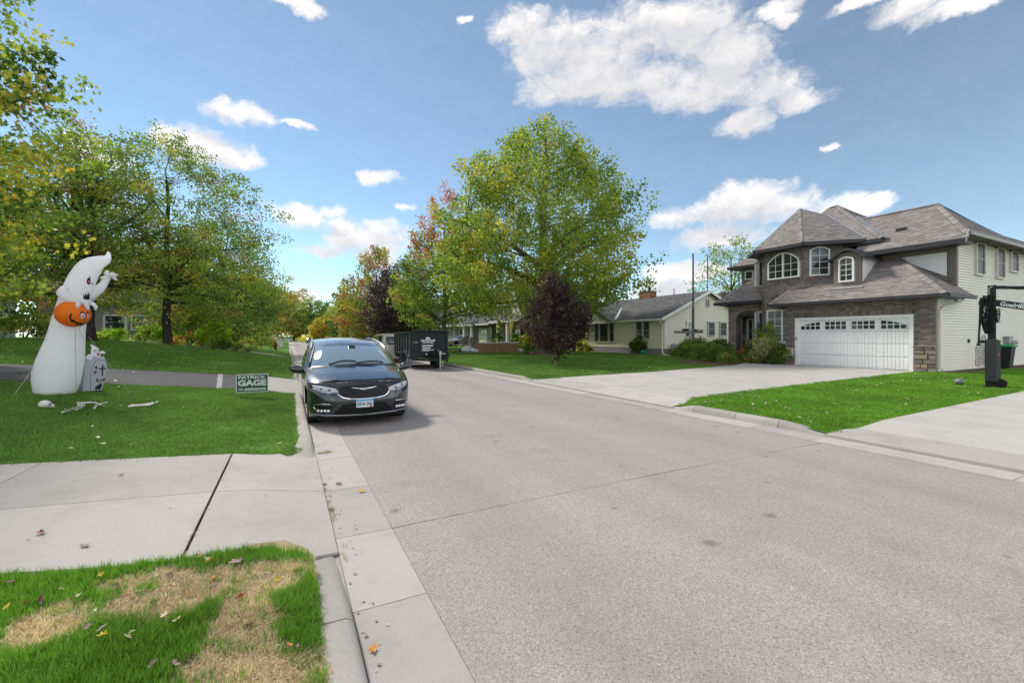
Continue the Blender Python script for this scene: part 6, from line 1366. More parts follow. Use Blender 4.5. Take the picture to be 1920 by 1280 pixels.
def cut_wells(o, cs, r, w):
    cm = MB()
    for c in cs: cm.lathe([(r, -w), (r, w)], 28, c, 'x')
    me = bpy.data.meshes.new('c'); me.from_pydata(cm.v, [], cm.f); co = bpy.data.objects.new('c', me); C.objects.link(co); co.parent = o.parent
    bm = bmesh.new(); bm.from_mesh(o.data); bmesh.ops.remove_doubles(bm, verts=bm.verts[:], dist=.0015); bmesh.ops.recalc_face_normals(bm, faces=bm.faces[:]); bm.to_mesh(o.data); bm.free()
    md = o.modifiers.new('b', 'BOOLEAN'); md.object = co; md.operation = 'DIFFERENCE'; md.solver = 'EXACT'
    dg = bpy.context.evaluated_depsgraph_get(); dg.update(); nm = bpy.data.meshes.new_from_object(o.evaluated_get(dg))
    o.modifiers.clear()
    if len(nm.polygons) > 500: o.data = nm
    bpy.data.objects.remove(co); o.data.shade_smooth(); o.data.set_sharp_from_angle(angle=math.radians(32))

def glossy(name, c, coat=1): return mat(name, c, rough=.2, spec=.4, coat=coat, metal=.0)
def minivan():
    R = thing('minivan', 'parked black minivan facing the camera at the left kerb', 'minivan', (1.31, 8.72, .0), math.radians(0))
    top = [(0, .83), (.12, .875), (.35, .94), (.7, 1.02), (1.05, 1.085), (1.2, 1.11), (1.5, 1.285), (1.8, 1.435), (2.0, 1.515), (2.3, 1.60), (2.7, 1.665), (3.2, 1.71), (3.8, 1.72), (4.3, 1.705), (4.9, 1.66), (5.2, 1.60)]
    nose = [(.15, .16), (.24, .07), (.36, .02), (.5, .0), (.62, .015), (.72, .045), (.80, .09), (.85, .16)]
    s = CarShape(5.18, 1.98, top, nose, .20, 1.02, .225, 1.70, bow=.20, corner=.24, hood_z=.85)
    pm = glossy('black_paint', (.010, .014, .022)); ch = mat('chrome', (.72, .73, .75), rough=.12, metal=1); bk = mat('black_trim', (.012, .012, .013), rough=.35)
    gl = mat('windscreen_glass', (.34, .42, .45), rough=.015, spec=1.0, metal=.55, coat=1); sg = mat('tinted_glass', (.02, .025, .025), rough=.03, spec=.9)
    b = obj('body', s.body(), pm, R, world=False)
    wc = [(sd * .80, y, .345) for y in (.98, 4.07) for sd in (-1, 1)]
    cut_wells(b, [(sd * .93, y, .36) for y in (.98, 4.07) for sd in (-1, 1)], .41, .27)
    for c in wc: make_wheel(R, (c[0] + (.04 if c[0] > 0 else -.04), c[1], c[2]), .345, .24, mat('alloy_rim', (.45, .46, .48), rough=.3, metal=.9), 1 if c[0] > 0 else -1)
    # bonnet, windscreen, roof panel seams
    h = MB(); us = list(np.linspace(-.83, .83, 25)); h.grid(lambda u, v: s.T(u, s.yf(u, .85) + .035 + (1.20 + s.bow(u) - .03 - s.yf(u, .85) - .035) * v, .010 + .010 * math.exp(-((abs(u) - .55) / .1) ** 2)), us, list(np.linspace(0, 1, 26))); obj('bonnet', h, pm, R, smooth=50, world=False)
    w = MB(); w.grid(lambda u, v: s.T(u * (.955 - .03 * v), 1.245 + s.bow(u) * 1 + .76 * v, .012), list(np.linspace(-.93, .93, 31)), list(np.linspace(0, 1, 18))); W = obj('windscreen', w, gl, R, smooth=80, world=False)
    e = MB()
    for sd in (-1, 1): e.tube([s.T(sd * (.92 - .025 * v), 1.24 + s.bow(.93) + .77 * v, .012) for v in np.linspace(0, 1, 10)], .014, 6)
    obj('windscreen_trim', e, bk, R, smooth=60, world=False)
    cw = MB(); cw.grid(lambda u, v: s.T(u, 1.175 + s.bow(u) + .075 * v, .018 - .004 * v), list(np.linspace(-.88, .88, 25)), [0, .5, 1]); obj('cowl', cw, bk, R, smooth=60, world=False)
    for x0, x1, d in ((-.55, .02, .1), (.02, .62, .07)):
        wp = MB(); wp.tube([s.T(x0 + (x1 - x0) * t, 1.26 + s.bow(x0 + (x1 - x0) * t) + d * math.sin(t * 2.6), .026) for t in np.linspace(0, 1, 8)], .012, 5); obj('wiper', wp, bk, R, world=False)
    sn = MB(); sn.obox(s.T(0, 1.93, .02), (.07, 0, 0), (0, .05, .025), (0, -.01, .012)); obj('mirror_sensor', sn, bk, R, world=False)
    for sd in (-1, 1):
        rr = MB(); rr.tube([s.T(sd * .955, y, .02) for y in np.linspace(2.35, 4.9, 14)], .018, 6); obj('roof_rail', rr, mat('satin_rail', (.35, .36, .37), rough=.3, metal=.8), R, smooth=60, world=False)
        # glazing along the side
        for ya, yb, z0, rake in ((1.52, 2.32, 1.045, 1), (2.38, 3.42, 1.045, 0), (3.48, 4.75, 1.06, 0)):
            g = MB()
            zt_ = lambda y: min(s.ztop(1, y) - .075, 1.56)
            lo = [(y, z0) for y in np.linspace(ya, yb, 14)]; hi = [(y, max(z0 + .01, zt_(y))) for y in np.linspace(ya, yb, 14)]
            loft_patch(g, lo, hi, 8, lambda y, z, sd=sd: s.S(sd, y, z, .006)); obj('side_window', g, sg, R, smooth=80, world=False)
        tr = MB(); tr.tube([s.S(sd, y, 1.035, .008) for y in np.linspace(1.3, 4.85, 20)], .010, 5); tr.tube([s.S(sd, y, min(s.ztop(1, y) - .05, 1.585), .006) for y in np.linspace(1.5, 4.8, 26)], .008, 5); obj('window_trim', tr, ch, R, smooth=60, world=False)
        # door seams and handles
        ds = MB()
        for y in (1.42, 2.36, 3.46): ds.tube([s.S(sd, y + .05 * (z - .5), z, .001) for z in np.linspace(.32, 1.02, 12)], .006, 4)
        obj('door_seam', ds, bk, R, world=False)
        for y in (2.1, 2.6): hd = MB(); hd.tube([s.S(sd, y, .93, .02), s.S(sd, y + .1, .935, .035), s.S(sd, y + .22, .93, .02)], .014, 6); obj('door_handle', hd, ch, R, smooth=60, world=False)
        # mirror: housing and stalk
        m = MB(); c = s.S(sd, 1.50, 1.05) + V((sd * .16, .02, 0)); rings = []
        for t, sc in ((-1, .25), (-.8, .72), (-.4, .96), (.1, 1), (.6, .93), (.9, .62), (1, .3)):
            rings.append([c + V((sd * .14 * t, .055 * sc * math.sin(a) * (1.2 if math.sin(a) < 0 else .8), .085 * sc * math.cos(a) + .02 * t)) for a in np.linspace(0, 2 * PI, 15)[:-1]])
        m.loft(rings); M = obj('door_mirror', m, pm, R, smooth=70, world=False)
        st = MB(); st.beam(s.S(sd, 1.5, .98), c + V((0, 0, -.055)), .08, .05); obj('mirror_stalk', st, bk, M, world=False)
        # headlamp: lens, lamp body, bright strips
        lo = ramp_line([(sd * .49, .675), (sd * .62, .665), (sd * .78, .70), (sd * .89, .745)], 12); hi = ramp_line([(sd * .44, .715), (sd * .60, .775), (sd * .76, .805), (sd * .895, .815)], 12)
        hl = MB(); loft_patch(hl, lo, hi, 5, lambda x, z: s.Fp(x, z, .010)); HL = obj('headlight', hl, mat('lamp_lens', (.30, .33, .37), rough=.06, spec=.9, var=.5, vs=12), R, smooth=80, world=False)
        for (xa, za, xb, zb2) in ((.47, .700, .86, .765), (.50, .735, .88, .80)):
            sp = MB(); sp.tube([s.Fp(sd * (xa + (xb - xa) * t), za + (zb2 - za) * t, .016) for t in np.linspace(0, 1, 8)], .009, 5); obj('light_strip', sp, mat('lamp_white', (.85, .87, .9), rough=.15), HL, smooth=60, world=False)
        for x_, z_ in ((.60, .725), (.735, .757)):
            pr = MB(); pc = s.Fp(sd * x_, z_, .012); pr.ell(pc, .038, .012, .028, 10, 6); obj('projector_lens', pr, mat('dark_lens', (.03, .035, .04), rough=.03, spec=1), HL, smooth=80, world=False)
        # lower corner: bright bracket and fog lamp
        br = MB(); br.tube([s.Fp(sd * x, z, .010) for x, z in ((.60, .47), (.72, .475), (.855, .455), (.865, .40), (.84, .365))], .011, 6); obj('lamp_bracket', br, ch, R, smooth=60, world=False)
        fg = MB()
        for k in range(4): fg.obox(s.Fp(sd * (.63 + .055 * k), .352, .012), (.022, 0, 0), (0, .006, 0), (0, 0, .018))
        obj('fog_light', fg, mat('lamp_white', ()), R, world=False)
        pk = MB(); loft_patch(pk, ramp_line([(sd * .58, .325), (sd * .87, .335)], 8), ramp_line([(sd * .58, .455), (sd * .85, .44)], 8), 3, lambda x, z: s.Fp(x, z, .004)); obj('fog_pocket', pk, bk, R, smooth=60, world=False)
    # grille: dark mesh with a bright surround and wing badge
    N_ = 24; lo = ramp_line([(-.47, .685), (-.45, .63), (-.38, .585), (-.25, .558), (0, .548), (.25, .558), (.38, .585), (.45, .63), (.47, .685)], N_); hi = ramp_line([(-.47, .69), (-.43, .755), (-.36, .785), (0, .80), (.36, .785), (.43, .755), (.47, .69)], N_)
    g = MB(); loft_patch(g, lo, hi, 6, lambda x, z: s.Fp(x, z, .008)); G_ = obj('grille', g, mat('grille_dark', (.006, .006, .007), rough=.5), R, smooth=80, world=False)
    hx = MB(); row = 0; z = .565
    while z < .79:
        zt = .56 + (z - .56); x = -.44 + (.03 if row % 2 else 0)
        while x < .445:
            lim = .47 - .10 * max(0, (.62 - z) / .06) - .08 * max(0, (z - .75) / .04)
            if abs(x) < lim:
                hp = [s.Fp(x + .026 * math.cos(a), z + .0125 * math.sin(a), .013) for a in np.linspace(0, 2 * PI, 7)[:-1]]; hx.tube(hp + [hp[0]], .0032, 3, cap=False)
            x += .06
        z += .0185; row += 1
    obj('grille_mesh', hx, mat('grille_gloss', (.05, .05, .055), rough=.2, metal=.6), G_, world=False)
    sr = MB(); sr.tube([s.Fp(x, z, .013) for x, z in lo], .014, 6); obj('grille_surround', sr, ch, R, smooth=60, world=False)
    sr = MB(); sr.tube([s.Fp(x, z, .012) for x, z in hi], .006, 5); obj('grille_edge', sr, bk, R, smooth=60, world=False)
    bd = MB(); xs = np.linspace(-.23, .23, 21); f = lambda x: .728 + .03 * (abs(x) / .23) ** 1.2; th = lambda x: .016 * (1 - abs(x) / .235) + .003
    loft_patch(bd, [(x, f(x) - th(x)) for x in xs], [(x, f(x) + th(x) * .7) for x in xs], 2, lambda x, z: s.Fp(x, z, .026)); obj('wing_badge', bd, ch, R, smooth=60, world=False)
    # lower intake, splitter, plate
    lo = ramp_line([(-.55, .275), (0, .265), (.55, .275)], 16); hi = ramp_line([(-.40, .455), (0, .47), (.40, .455)], 16); it = MB(); loft_patch(it, lo, hi, 4, lambda x, z: s.Fp(x, z, .006)); I_ = obj('lower_intake', it, mat('grille_dark', ()), R, smooth=60, world=False)
    bs = MB()
    for zz in (.30, .335, .37, .405): bs.tube([s.Fp(x, zz, .012) for x in np.linspace(-.5 + (zz - .3) * .8, .5 - (zz - .3) * .8, 9)], .006, 4)
    obj('intake_bar', bs, bk, I_, world=False)
    sp = MB(); sp.tube([s.Fp(x, .245 + .02 * abs(x), .012) for x in np.linspace(-.92, .92, 25)], [.012] * 25, 6); obj('splitter_trim', sp, mat('satin_rail', ()), R, smooth=60, world=False)
    pl = MB(); pc = s.Fp(0, .475, .03); pl.obox(pc, (.155, 0, 0), (0, .006, 0), (0, 0, .0775)); P_ = obj('number_plate', pl, mat('plate_white', (.70, .72, .74), rough=.4), R, world=False)
    bt = MB(); bt.obox(pc + V((0, -.008, .056)), (.15, 0, 0), (0, .0015, 0), (0, 0, .016)); obj('plate_band', bt, mat('plate_blue', (.06, .33, .62), rough=.4), P_, world=False)
    lettering('RPA·041', (pc.x, pc.y - .009, pc.z - .014), .268, .075, mat('plate_ink', (.03, .03, .12), rough=.5), P_, bold=.012)
    stx = MB(); stx.obox(pc + V((.115, -.0085, -.058)), (.02, 0, 0), (0, .001, 0), (0, 0, .014)); obj('sticker', stx, mat('plate_red', (.5, .05, .05)), P_, world=False)
    un = MB(); un.box(-.80, .80, .25, 4.9, .16, .24); obj('underbody', un, mat('matt_black', (.01, .01, .01), rough=.9), R, world=False)
    return R

def simple_car(name, label, cat, loc, rotz, L, W, top, nose, zb, belt, tumble, roof, hz, paint, wins, wy, wr, group=None, rear_win=None, rim=(.35, .36, .38), tail=None, ws=None, bow=.18):
    R = thing(name, label, cat, loc, rotz, group); k = dict(tail=tail) if tail else {}
    s = CarShape(L, W, top, nose, zb, belt, tumble, roof, bow=bow, corner=.18, hood_z=hz, **k); sg = mat('tinted_glass', (.02, .025, .025), rough=.03, spec=.9)
    b = obj('body', s.body(), paint, R, world=False); cut_wells(b, [(sd * (W / 2 - .06), y, wr) for y in wy for sd in (-1, 1)], wr * 1.18, .25)
    for y in wy:
        for sd in (-1, 1): make_wheel(R, (sd * (W / 2 - .13), y, wr), wr, .22, mat('car_rim', rim, rough=.35, metal=.7), sd)
    if ws:
        w = MB(); w.grid(lambda u, v: s.T(u * .9, ws[0] + s.bow(u) + (ws[1] - ws[0]) * v, .012), list(np.linspace(-1, 1, 15)), list(np.linspace(0, 1, 8))); obj('windscreen', w, sg, R, smooth=80, world=False)
    for sd in (-1, 1):
        for ya, yb in wins:
            g = MB(); loft_patch(g, [(y, belt + .03) for y in np.linspace(ya, yb, 10)], [(y, max(belt + .04, min(s.ztop(1, y) - .08, roof - .13))) for y in np.linspace(ya, yb, 10)], 5, lambda y, z, sd=sd: s.S(sd, y, z, .007)); obj('side_window', g, sg, R, smooth=80, world=False)
        hl = MB(); loft_patch(hl, ramp_line([(sd * W * .26, hz - .17), (sd * W * .44, hz - .14)], 6), ramp_line([(sd * W * .25, hz - .08), (sd * W * .44, hz - .03)], 6), 3, lambda x, z: s.Fp(x, z, .012)); obj('headlight', hl, mat('lamp_lens', (.30, .33, .37), rough=.06, spec=.9, var=.5, vs=12), R, smooth=80, world=False)
        tl = MB(); z0 = belt - .15; y_ = s.yr(.9, z0); tl.obox((sd * W * .43, y_ + .0, z0), (.09, 0, 0), (0, .03, 0), (0, 0, .12)); obj('tail_light', tl, mat('tail_red', (.28, .015, .015), rough=.2), R, world=False)
    g = MB(); loft_patch(g, ramp_line([(-W * .22, hz - .26), (W * .22, hz - .26)], 8), ramp_line([(-W * .23, hz - .09), (W * .23, hz - .09)], 8), 3, lambda x, z: s.Fp(x, z, .008)); obj('grille', g, mat('grille_dark', (.006, .006, .007), rough=.5), R, smooth=60, world=False)
    if rear_win:
        z0, z1, hw = rear_win; g = MB(); g.grid(lambda u, z: V((u * hw * (1 - .12 * (z - z0)), s.yr(u * .8, z) + .012, z)), list(np.linspace(-1, 1, 9)), list(np.linspace(z0, z1, 5))); obj('rear_window', g, sg, R, smooth=80, world=False)
    p = MB(); p.obox((0, s.yf(0, .45) - .012, .45), (.15, 0, 0), (0, .005, 0), (0, 0, .07)); obj('number_plate', p, mat('plate_white', (.70, .72, .74), rough=.4), R, world=False)
    return R

def vehicles():
    minivan()
    bp = glossy('champagne_paint', (.40, .375, .33), .6)
    # beige van behind the trailer, tail towards the camera
    t = [(0, .95), (.3, 1.02), (.9, 1.12), (1.1, 1.2), (1.7, 1.75), (2.2, 1.92), (3, 1.95), (4.8, 1.93), (5.3, 1.9)]; ns = [(.25, .1), (.5, 0), (.8, .03), (.95, .12)]
    simple_car('van', 'pale beige van parked behind the black dump trailer', 'van', (6.35, 34.2, 0), PI, 5.4, 1.95, t, ns, .3, 1.15, .16, 1.95, .95, bp, [(1.6, 2.5), (2.6, 3.8), (3.9, 5.0)], (1.0, 4.2), .36, rear_win=(1.2, 1.72, .72), tail=((.3, .0), (.6, 0), (1.1, .02), (1.5, .1), (1.95, .2)), ws=(1.2, 1.85))
    st = [(0, .9), (.3, .98), (.9, 1.06), (1.15, 1.12), (1.8, 1.52), (2.2, 1.64), (3, 1.68), (4.3, 1.62), (4.8, 1.5)]; ns = [(.25, .1), (.5, 0), (.75, .04), (.92, .14)]
    simple_car('suv', 'silver grey sports utility car parked before the grey green garage', 'car', (20.6, 60.5, .25), math.radians(8) + PI / 2 * -1, 4.8, 1.95, st, ns, .3, 1.02, .2, 1.68, .9, glossy('silver_blue_paint', (.34, .37, .40), .6), [(1.75, 2.5), (2.6, 3.4), (3.5, 4.3)], (.95, 3.85), .37, ws=(1.2, 2.0))
    sd = [(0, .72), (.4, .82), (1.1, .92), (1.3, .97), (2.0, 1.36), (2.4, 1.44), (3.1, 1.44), (3.8, 1.2), (4.1, 1.05), (4.6, 1.0)]; ns = [(.2, .1), (.45, 0), (.65, .03), (.74, .12)]
    simple_car('sedan', 'small black car driving away down the far street', 'car', (5.0, 118, 0), 0, 4.5, 1.8, sd, ns, .22, .9, .22, 1.44, .74, glossy('dark_blue_paint', (.012, .014, .022)), [(1.9, 2.6), (2.7, 3.5)], (.85, 3.6), .32, ws=(1.35, 2.1))
    simple_car('sedan', 'white car roof showing over the left lawn crest', 'car', (-7.9, 62.0, zL(-7.9, 62) - .12), math.radians(78), 4.6, 1.82, sd, ns, .22, .9, .22, 1.44, .74, glossy('white_paint', (.62, .63, .65)), [(1.9, 2.6), (2.7, 3.5)], (.85, 3.6), .32, ws=(1.35, 2.1))
    simple_car('hatchback', 'red car parked far down the street on the right', 'car', (10.5, 104, .1), math.radians(60), 4.2, 1.76, sd, ns, .22, .9, .22, 1.44, .74, glossy('red_paint', (.32, .025, .02)), [(1.9, 2.6), (2.7, 3.5)], (.85, 3.4), .31, ws=(1.35, 2.1))
    simple_car('sedan', 'pale far car parked across the end of the street', 'car', (.6, 150, .02), math.radians(85), 4.4, 1.8, sd, ns, .22, .9, .22, 1.44, .74, glossy('white_paint', ()), [(1.9, 2.6), (2.7, 3.5)], (.85, 3.6), .32, ws=(1.35, 2.1))

def dump_trailer():
    # front end towards the camera at y = 22.4
    R = thing('dump_trailer', 'black high sided dump trailer with white lettering at the right kerb', 'trailer', (6.68, 22.55, 0), math.radians(-2)); X0, X1, L = -.97, .97, 4.6
    bk = mat('trailer_black', (.016, .022, .027), rough=.5, spec=.22, var=.25, vs=6); gr = mat('trailer_side', (.030, .042, .046), rough=.3, spec=.45, var=.2, vs=4)
    b = MB(); zb, zt = .62, 1.97
    for x0, x1, y0, y1 in ((X0, X1, 0, .05), (X0, X1, L - .05, L), (X0, X0 + .05, .05, L - .05), (X1 - .05, X1, .05, L - .05)): b.box(x0, x1, y0, y1, zb, zt)
    b.box(X0 + .05, X1 - .05, .05, L - .05, zb, zb + .06); obj('tub', b, gr, R, world=False)
    fp = MB(); fp.box(X0 - .004, X1 + .004, -.03, -.001, zb + .01, zt - .03); obj('front_panel', fp, bk, R, world=False)
    for x in (X0 + .03, -.52, .42, X1 - .03):
        r = MB(); r.box(x - .04, x + .04, -.075, -.03, zb, zt - .05); obj('rib', r, bk, R, world=False)
    for sd in (-1, 1):
        for k in range(7):
            y = .05 + .72 * k; r = MB(); x = X0 if sd < 0 else X1; r.box(min(x, x + sd * .07), max(x, x + sd * .07), y, y + .12, zb, zt - .06); obj('rib', r, gr, R, world=False)
    tr = MB(); tr.beam((X0 - .05, -.03, zt - .02), (X1 + .05, -.03, zt - .02), .14, .12); tr.beam((X0 - .03, -.03, zt - .02), (X0 - .03, L, zt - .02), .12, .10); tr.beam((X1 + .03, -.03, zt - .02), (X1 + .03, L, zt - .02), .12, .10); obj('top_rail', tr, mat('trailer_rail', (.012, .013, .014), rough=.45), R, world=False)
    tp = MB(); tp.tube([(X0, -.09, zt + .035), (X1, -.09, zt + .035)], .06, 8); obj('tarp_roll', tp, mat('tarp_black', (.012, .012, .013), rough=.7), R, world=False)
    fr = MB(); fr.box(-.85, -.70, -.1, L - .1, .48, .62); fr.box(.70, .85, -.1, L - .1, .48, .62); fr.box(-.97, .97, -.1, .05, .48, .62); fr.beam((-.75, 0, .52), (.28, -1.1, .52), .1, .12); fr.beam((.75, 0, .52), (.28, -1.1, .52), .1, .12); obj('frame', fr, bk, R, world=False)
    bx = MB(); bx.box(-.02, .42, -.62, -.12, .60, 1.0); obj('tool_box', bx, mat('matt_black', (.01, .01, .01), rough=.9), R, world=False)
    jk = MB(); jk.tube([(.28, -1.1, .95), (.28, -1.1, .08)], .042, 10); jk.lathe([(.001, .03), (.12, .03), (.12, .045), (.045, .09)], 12, (.28, -1.1, 0)); jk.box(.22, .34, -1.16, -1.04, .82, .98); jk.tube([(.28, -1.14, .93), (.16, -1.2, 1.0), (.16, -1.2, 1.06)], .014, 6); obj('tongue_jack', jk, mat('zinc_metal', (.40, .41, .42), rough=.4, metal=.6), R, smooth=50, world=False)
    ch = MB(); ch.tube([(.36, -1.05, .56), (.42, -1.08, .3), (.40, -1.1, .16), (.34, -1.0, .30)], .016, 5); obj('safety_chain', ch, mat('zinc_metal', ()), R, world=False)
    for sd in (-1, 1):
        for y in (1.9, 2.75): make_wheel(R, (sd * .90, y, .36), .36, .2, mat('car_rim', (.35, .36, .38), rough=.35, metal=.7), sd)
        fd = MB(); x0, x1 = (X0 - .22, X0) if sd < 0 else (X1, X1 + .22); fd.prism([(x0, 1.35, .55), (x0, 1.5, .84), (x0, 3.15, .84), (x0, 3.3, .55), (x0, 3.26, .55), (x0, 3.12, .80), (x0, 1.53, .80), (x0, 1.39, .55)], (x1 - x0, 0, 0)); obj('mudguard', fd, bk, R, world=False)
        ld = MB(); x = X0 - .09 if sd < 0 else X1 + .09; ld.box(x - .04, x + .04, .15, .55, .33, .62); ld.beam((x, .1, .62), (x, .75, 1.0), .03, .25, up=(1, 0, 0)); obj('step_bracket', ld, gr, R, world=False)
    sp = MB(); sp.lathe([(.12, -.1), (.34, -.1), (.34, .1), (.12, .1)], 18, (.5, .35, .36), 'x'); obj('spare_wheel', sp, mat('tyre_rubber', (.022, .022, .023)), R, world=False)
    wh = mat('vinyl_white', (.75, .77, .78), rough=.4); y = -.034
    bear = [(-.09, 0), (-.10, .03), (-.07, .055), (-.03, .075), (.02, .075), (.06, .06), (.085, .035), (.10, .03), (.095, .012), (.07, .01), (.06, -.03), (.035, -.03), (.035, 0), (-.03, 0), (-.035, -.03), (-.065, -.03), (-.07, 0)]
    be = MB(); be.prism([(-.08 + px * 1.3, y - .001, 1.60 + pz * 1.2) for px, pz in bear], (0, -.004, 0)); obj('animal_emblem', be, wh, R, world=False)
    for body, x, z, w_, h_ in (('STRONGHOUSE', -.08, 1.515, .78, .085), ('952-649-4000', -.08, 1.41, .60, .07), ('•ROOFING', -.11, 1.24, .60, .09), ('•SIDING', -.18, 1.12, .46, .09), ('•WINDOWS', -.08, 1.0, .66, .09)): lettering(body, (x, y, z), w_, h_, wh, R, bold=.045)
    lettering('6108', (-.76, y, 1.42), .26, .075, mat('vinyl_grey', (.30, .33, .35)), R); lettering('7-T Dumper', (-.33, -.105, .552), .62, .085, mat('vinyl_yellow', (.62, .58, .10), rough=.4), R, bold=.03)
    rf = MB(); rf.box(.70, .86, y - .006, y, .78, .84); rf.box(-.22, -.11, y - .005, y, .76, .84); obj('reflector_tape', rf, mat('reflector_white', (.62, .5, .48), rough=.3), R, world=False)
    for k in range(4):
        st = MB(); st.box(X0 - .006, X0 - .001, .22 + .72 * k, .50 + .72 * k, 1.46, 1.58); obj('side_sticker', st, wh, R, world=False)
    for k in (0, 2):
        st = MB(); st.box(X0 - .0065, X0 - .001, .2 + .72 * k, .44 + .72 * k, 1.28, 1.33); obj('warning_tape', st, mat('orange_tape', (.55, .16, .08)), R, world=False)

# ------------------------------------------------------------------ yard decorations
def ghost():
    base = V((-4.27, 12.3, 0)); base.z = zL(base.x, base.y) - .02; th = math.atan2(base.x, base.y)
    R = thing('inflatable_ghost', 'tall white inflatable ghost clutching an orange pumpkin on the left lawn', 'inflatable', base, -th)
    k, kx = .0113, .0113 * .70; q = lambda px, py: ((px - 101) * kx, (738 - py) * k)
    wm = mat('inflated_nylon', (.92, .91, .92), rough=.55, spec=.25, var=.05, vs=2.5, trans=.46, bump=.55, bs=5)
    sp = [(101, 738, 40), (101, 736, 44), (101.5, 729, 46.5), (103, 715, 46), (105, 700, 44.5), (110, 680, 42), (115, 660, 39), (119.5, 640, 36), (123, 620, 33.5), (127, 600, 31), (131.5, 582, 29), (136, 565, 27.5), (141, 548, 25.5), (147, 533, 24), (153, 520, 22), (160, 508, 19.5), (168, 499, 17), (176, 493, 13.5), (184, 489, 11), (191, 486, 9.5), (197, 483, 8), (201, 479, 6.5), (203, 474, 5), (202.5, 470, 3.4), (201, 467.5, 1)]
    rings = []
    for i, (px, py, hw) in enumerate(sp):
        a, b = sp[max(i - 1, 0)], sp[min(i + 1, len(sp) - 1)]; ax, az = q(a[0], a[1]); bx, bz = q(b[0], b[1]); t = V((bx - ax, 0, bz - az)); 
        t = t.normalized() if i > 2 else V((0, 0, 1)); n = V((t.z, 0, -t.x)); hw *= .885; x, z = q(px, py); r = hw * (kx * abs(n.x) + k * abs(n.z))
        rings.append([V((x, 0, z)) + n * r * math.cos(f) + V((0, 1, 0)) * min(r, hw * kx) * .95 * math.sin(f) for f in np.linspace(0, 2 * PI, 29)[:-1]])
    b = MB(); b.loft(rings); obj('body', b, wm, R, smooth=180, world=False); bv = bvh_of(b)
    def limb(name, pts, rs, n=10):
        m = MB(); m.tube([V((q(px, py)[0], y, q(px, py)[1])) for px, py, y in pts], [r * k * .85 for r in rs], n); return obj(name, m, wm, R, smooth=180, world=False)
    limb('near_arm', [(117, 545, -.10), (113, 553, -.20), (119, 562, -.30), (131, 566, -.36), (146, 568, -.38), (158, 570, -.38), (163, 572, -.38)], [8, 9.5, 9, 8, 7, 6, 5])
    for pts in ([(143, 569, -.40), (141, 576, -.48), (139.5, 584, -.50)], [(155, 570, -.40), (158, 577, -.46), (161, 584, -.47)], [(162, 570, -.38), (170, 572, -.40), (175, 577, -.43), (174, 583, -.44)]): limb('finger', pts, [5, 4, 2.6] if len(pts) == 3 else [5, 4, 3.4, 2.4], 8)
    limb('far_arm', [(163, 562, .05), (172, 550, .10), (185, 540, .14), (194, 530, .16), (200, 519, .16), (205, 512, .16)], [9, 10.5, 9.5, 7.5, 6.5, 6.5])
    for pts in ([(203, 515, .16), (194, 518, .12), (187, 518, .1)], [(205, 514, .14), (212, 509, .12), (223, 511, .1)], [(206, 512, .18), (214, 515, .17), (222, 520, .16)], [(205, 512, .18), (199, 507, .16), (203, 503, .14)]): limb('finger', pts, [5.5, 4, 2.2], 8)
    bm_, rm = mat('printed_black', (.012, .011, .012), rough=.6), mat('printed_red', (.55, .03, .04), rough=.6)
    D = lambda nm, pts, m, off=.006, bvv=bv, par=R: decal(nm, [q(x, y) for x, y in pts], m, par, bvv, off)
    D('eye', [(160, 524), (163, 521), (166, 524), (166.5, 531), (164, 535), (160, 534), (158.5, 529)], bm_); D('pupil', [(161.5, 527), (164.5, 527), (164.8, 531), (162, 531.5)], rm, .011); D('pupil', [(162.4, 528.2), (163.7, 528.2), (163.7, 529.8), (162.4, 529.8)], mat('printed_white', (.75, .72, .72)), .015)
    D('brow', [(163, 519), (166, 520), (166.3, 523), (164.5, 522)], bm_); D('far_eye', [(168.5, 530), (171, 531), (170, 534), (168, 533)], bm_); D('mouth', [(151.5, 563), (153, 552), (155, 557), (157, 550), (159, 556), (162, 547), (163, 556), (165, 550), (165, 562), (160, 564)], bm_)
    # pumpkin
    P = MB(); cx, cz = q(132.5, 591); tl = math.radians(-9); rx, rz = 34.5 * kx, 23.5 * k; vs = []
    for i in range(1, 18):
        ph = PI * i / 18 - PI / 2; ring = []
        for j in range(40):
            f = 2 * PI * j / 40; rib = 1 + .022 * math.cos(8 * f); x = rx * math.cos(ph) * math.cos(f) * rib; y = rx * .9 * math.cos(ph) * math.sin(f) * rib; z = rz * math.sin(ph)
            ring.append(V((cx + x * math.cos(tl) - z * math.sin(tl), -.30 + y, cz + x * math.sin(tl) + z * math.cos(tl))))
        vs.append(ring)
    P.loft(vs); om = mat('pumpkin_nylon', (.95, .24, .016), rough=.5, var=.06, vs=3, trans=.4, bump=.3, bs=8); PU_ = obj('pumpkin', P, om, R, smooth=180, world=False); pb = bvh_of(P)
    E = lambda nm, pts, m, off=.006: decal(nm, [q(x, y) for x, y in pts], m, PU_, pb, off)
    circ = lambda x, y, a, b_, n=14: [(x + a * math.cos(2 * PI * i / n), y + b_ * math.sin(2 * PI * i / n)) for i in range(n)]
    wt = mat('printed_white', (.75, .72, .72))
    for ex, ey, a, b_ in ((149.5, 594, 5.4, 7), (159.5, 594, 3.3, 6)):
        E('eye_ring', circ(ex, ey - .8, a, b_), mat('printed_maroon', (.12, .02, .03))); E('eye_white', circ(ex + .2, ey + .8, a * .78, b_ * .72), wt, .010); E('iris', circ(ex + .4, ey + 1.2, a * .46, b_ * .42), rm, .014); E('iris', circ(ex + .5, ey + 1.2, a * .22, b_ * .2), wt, .017)
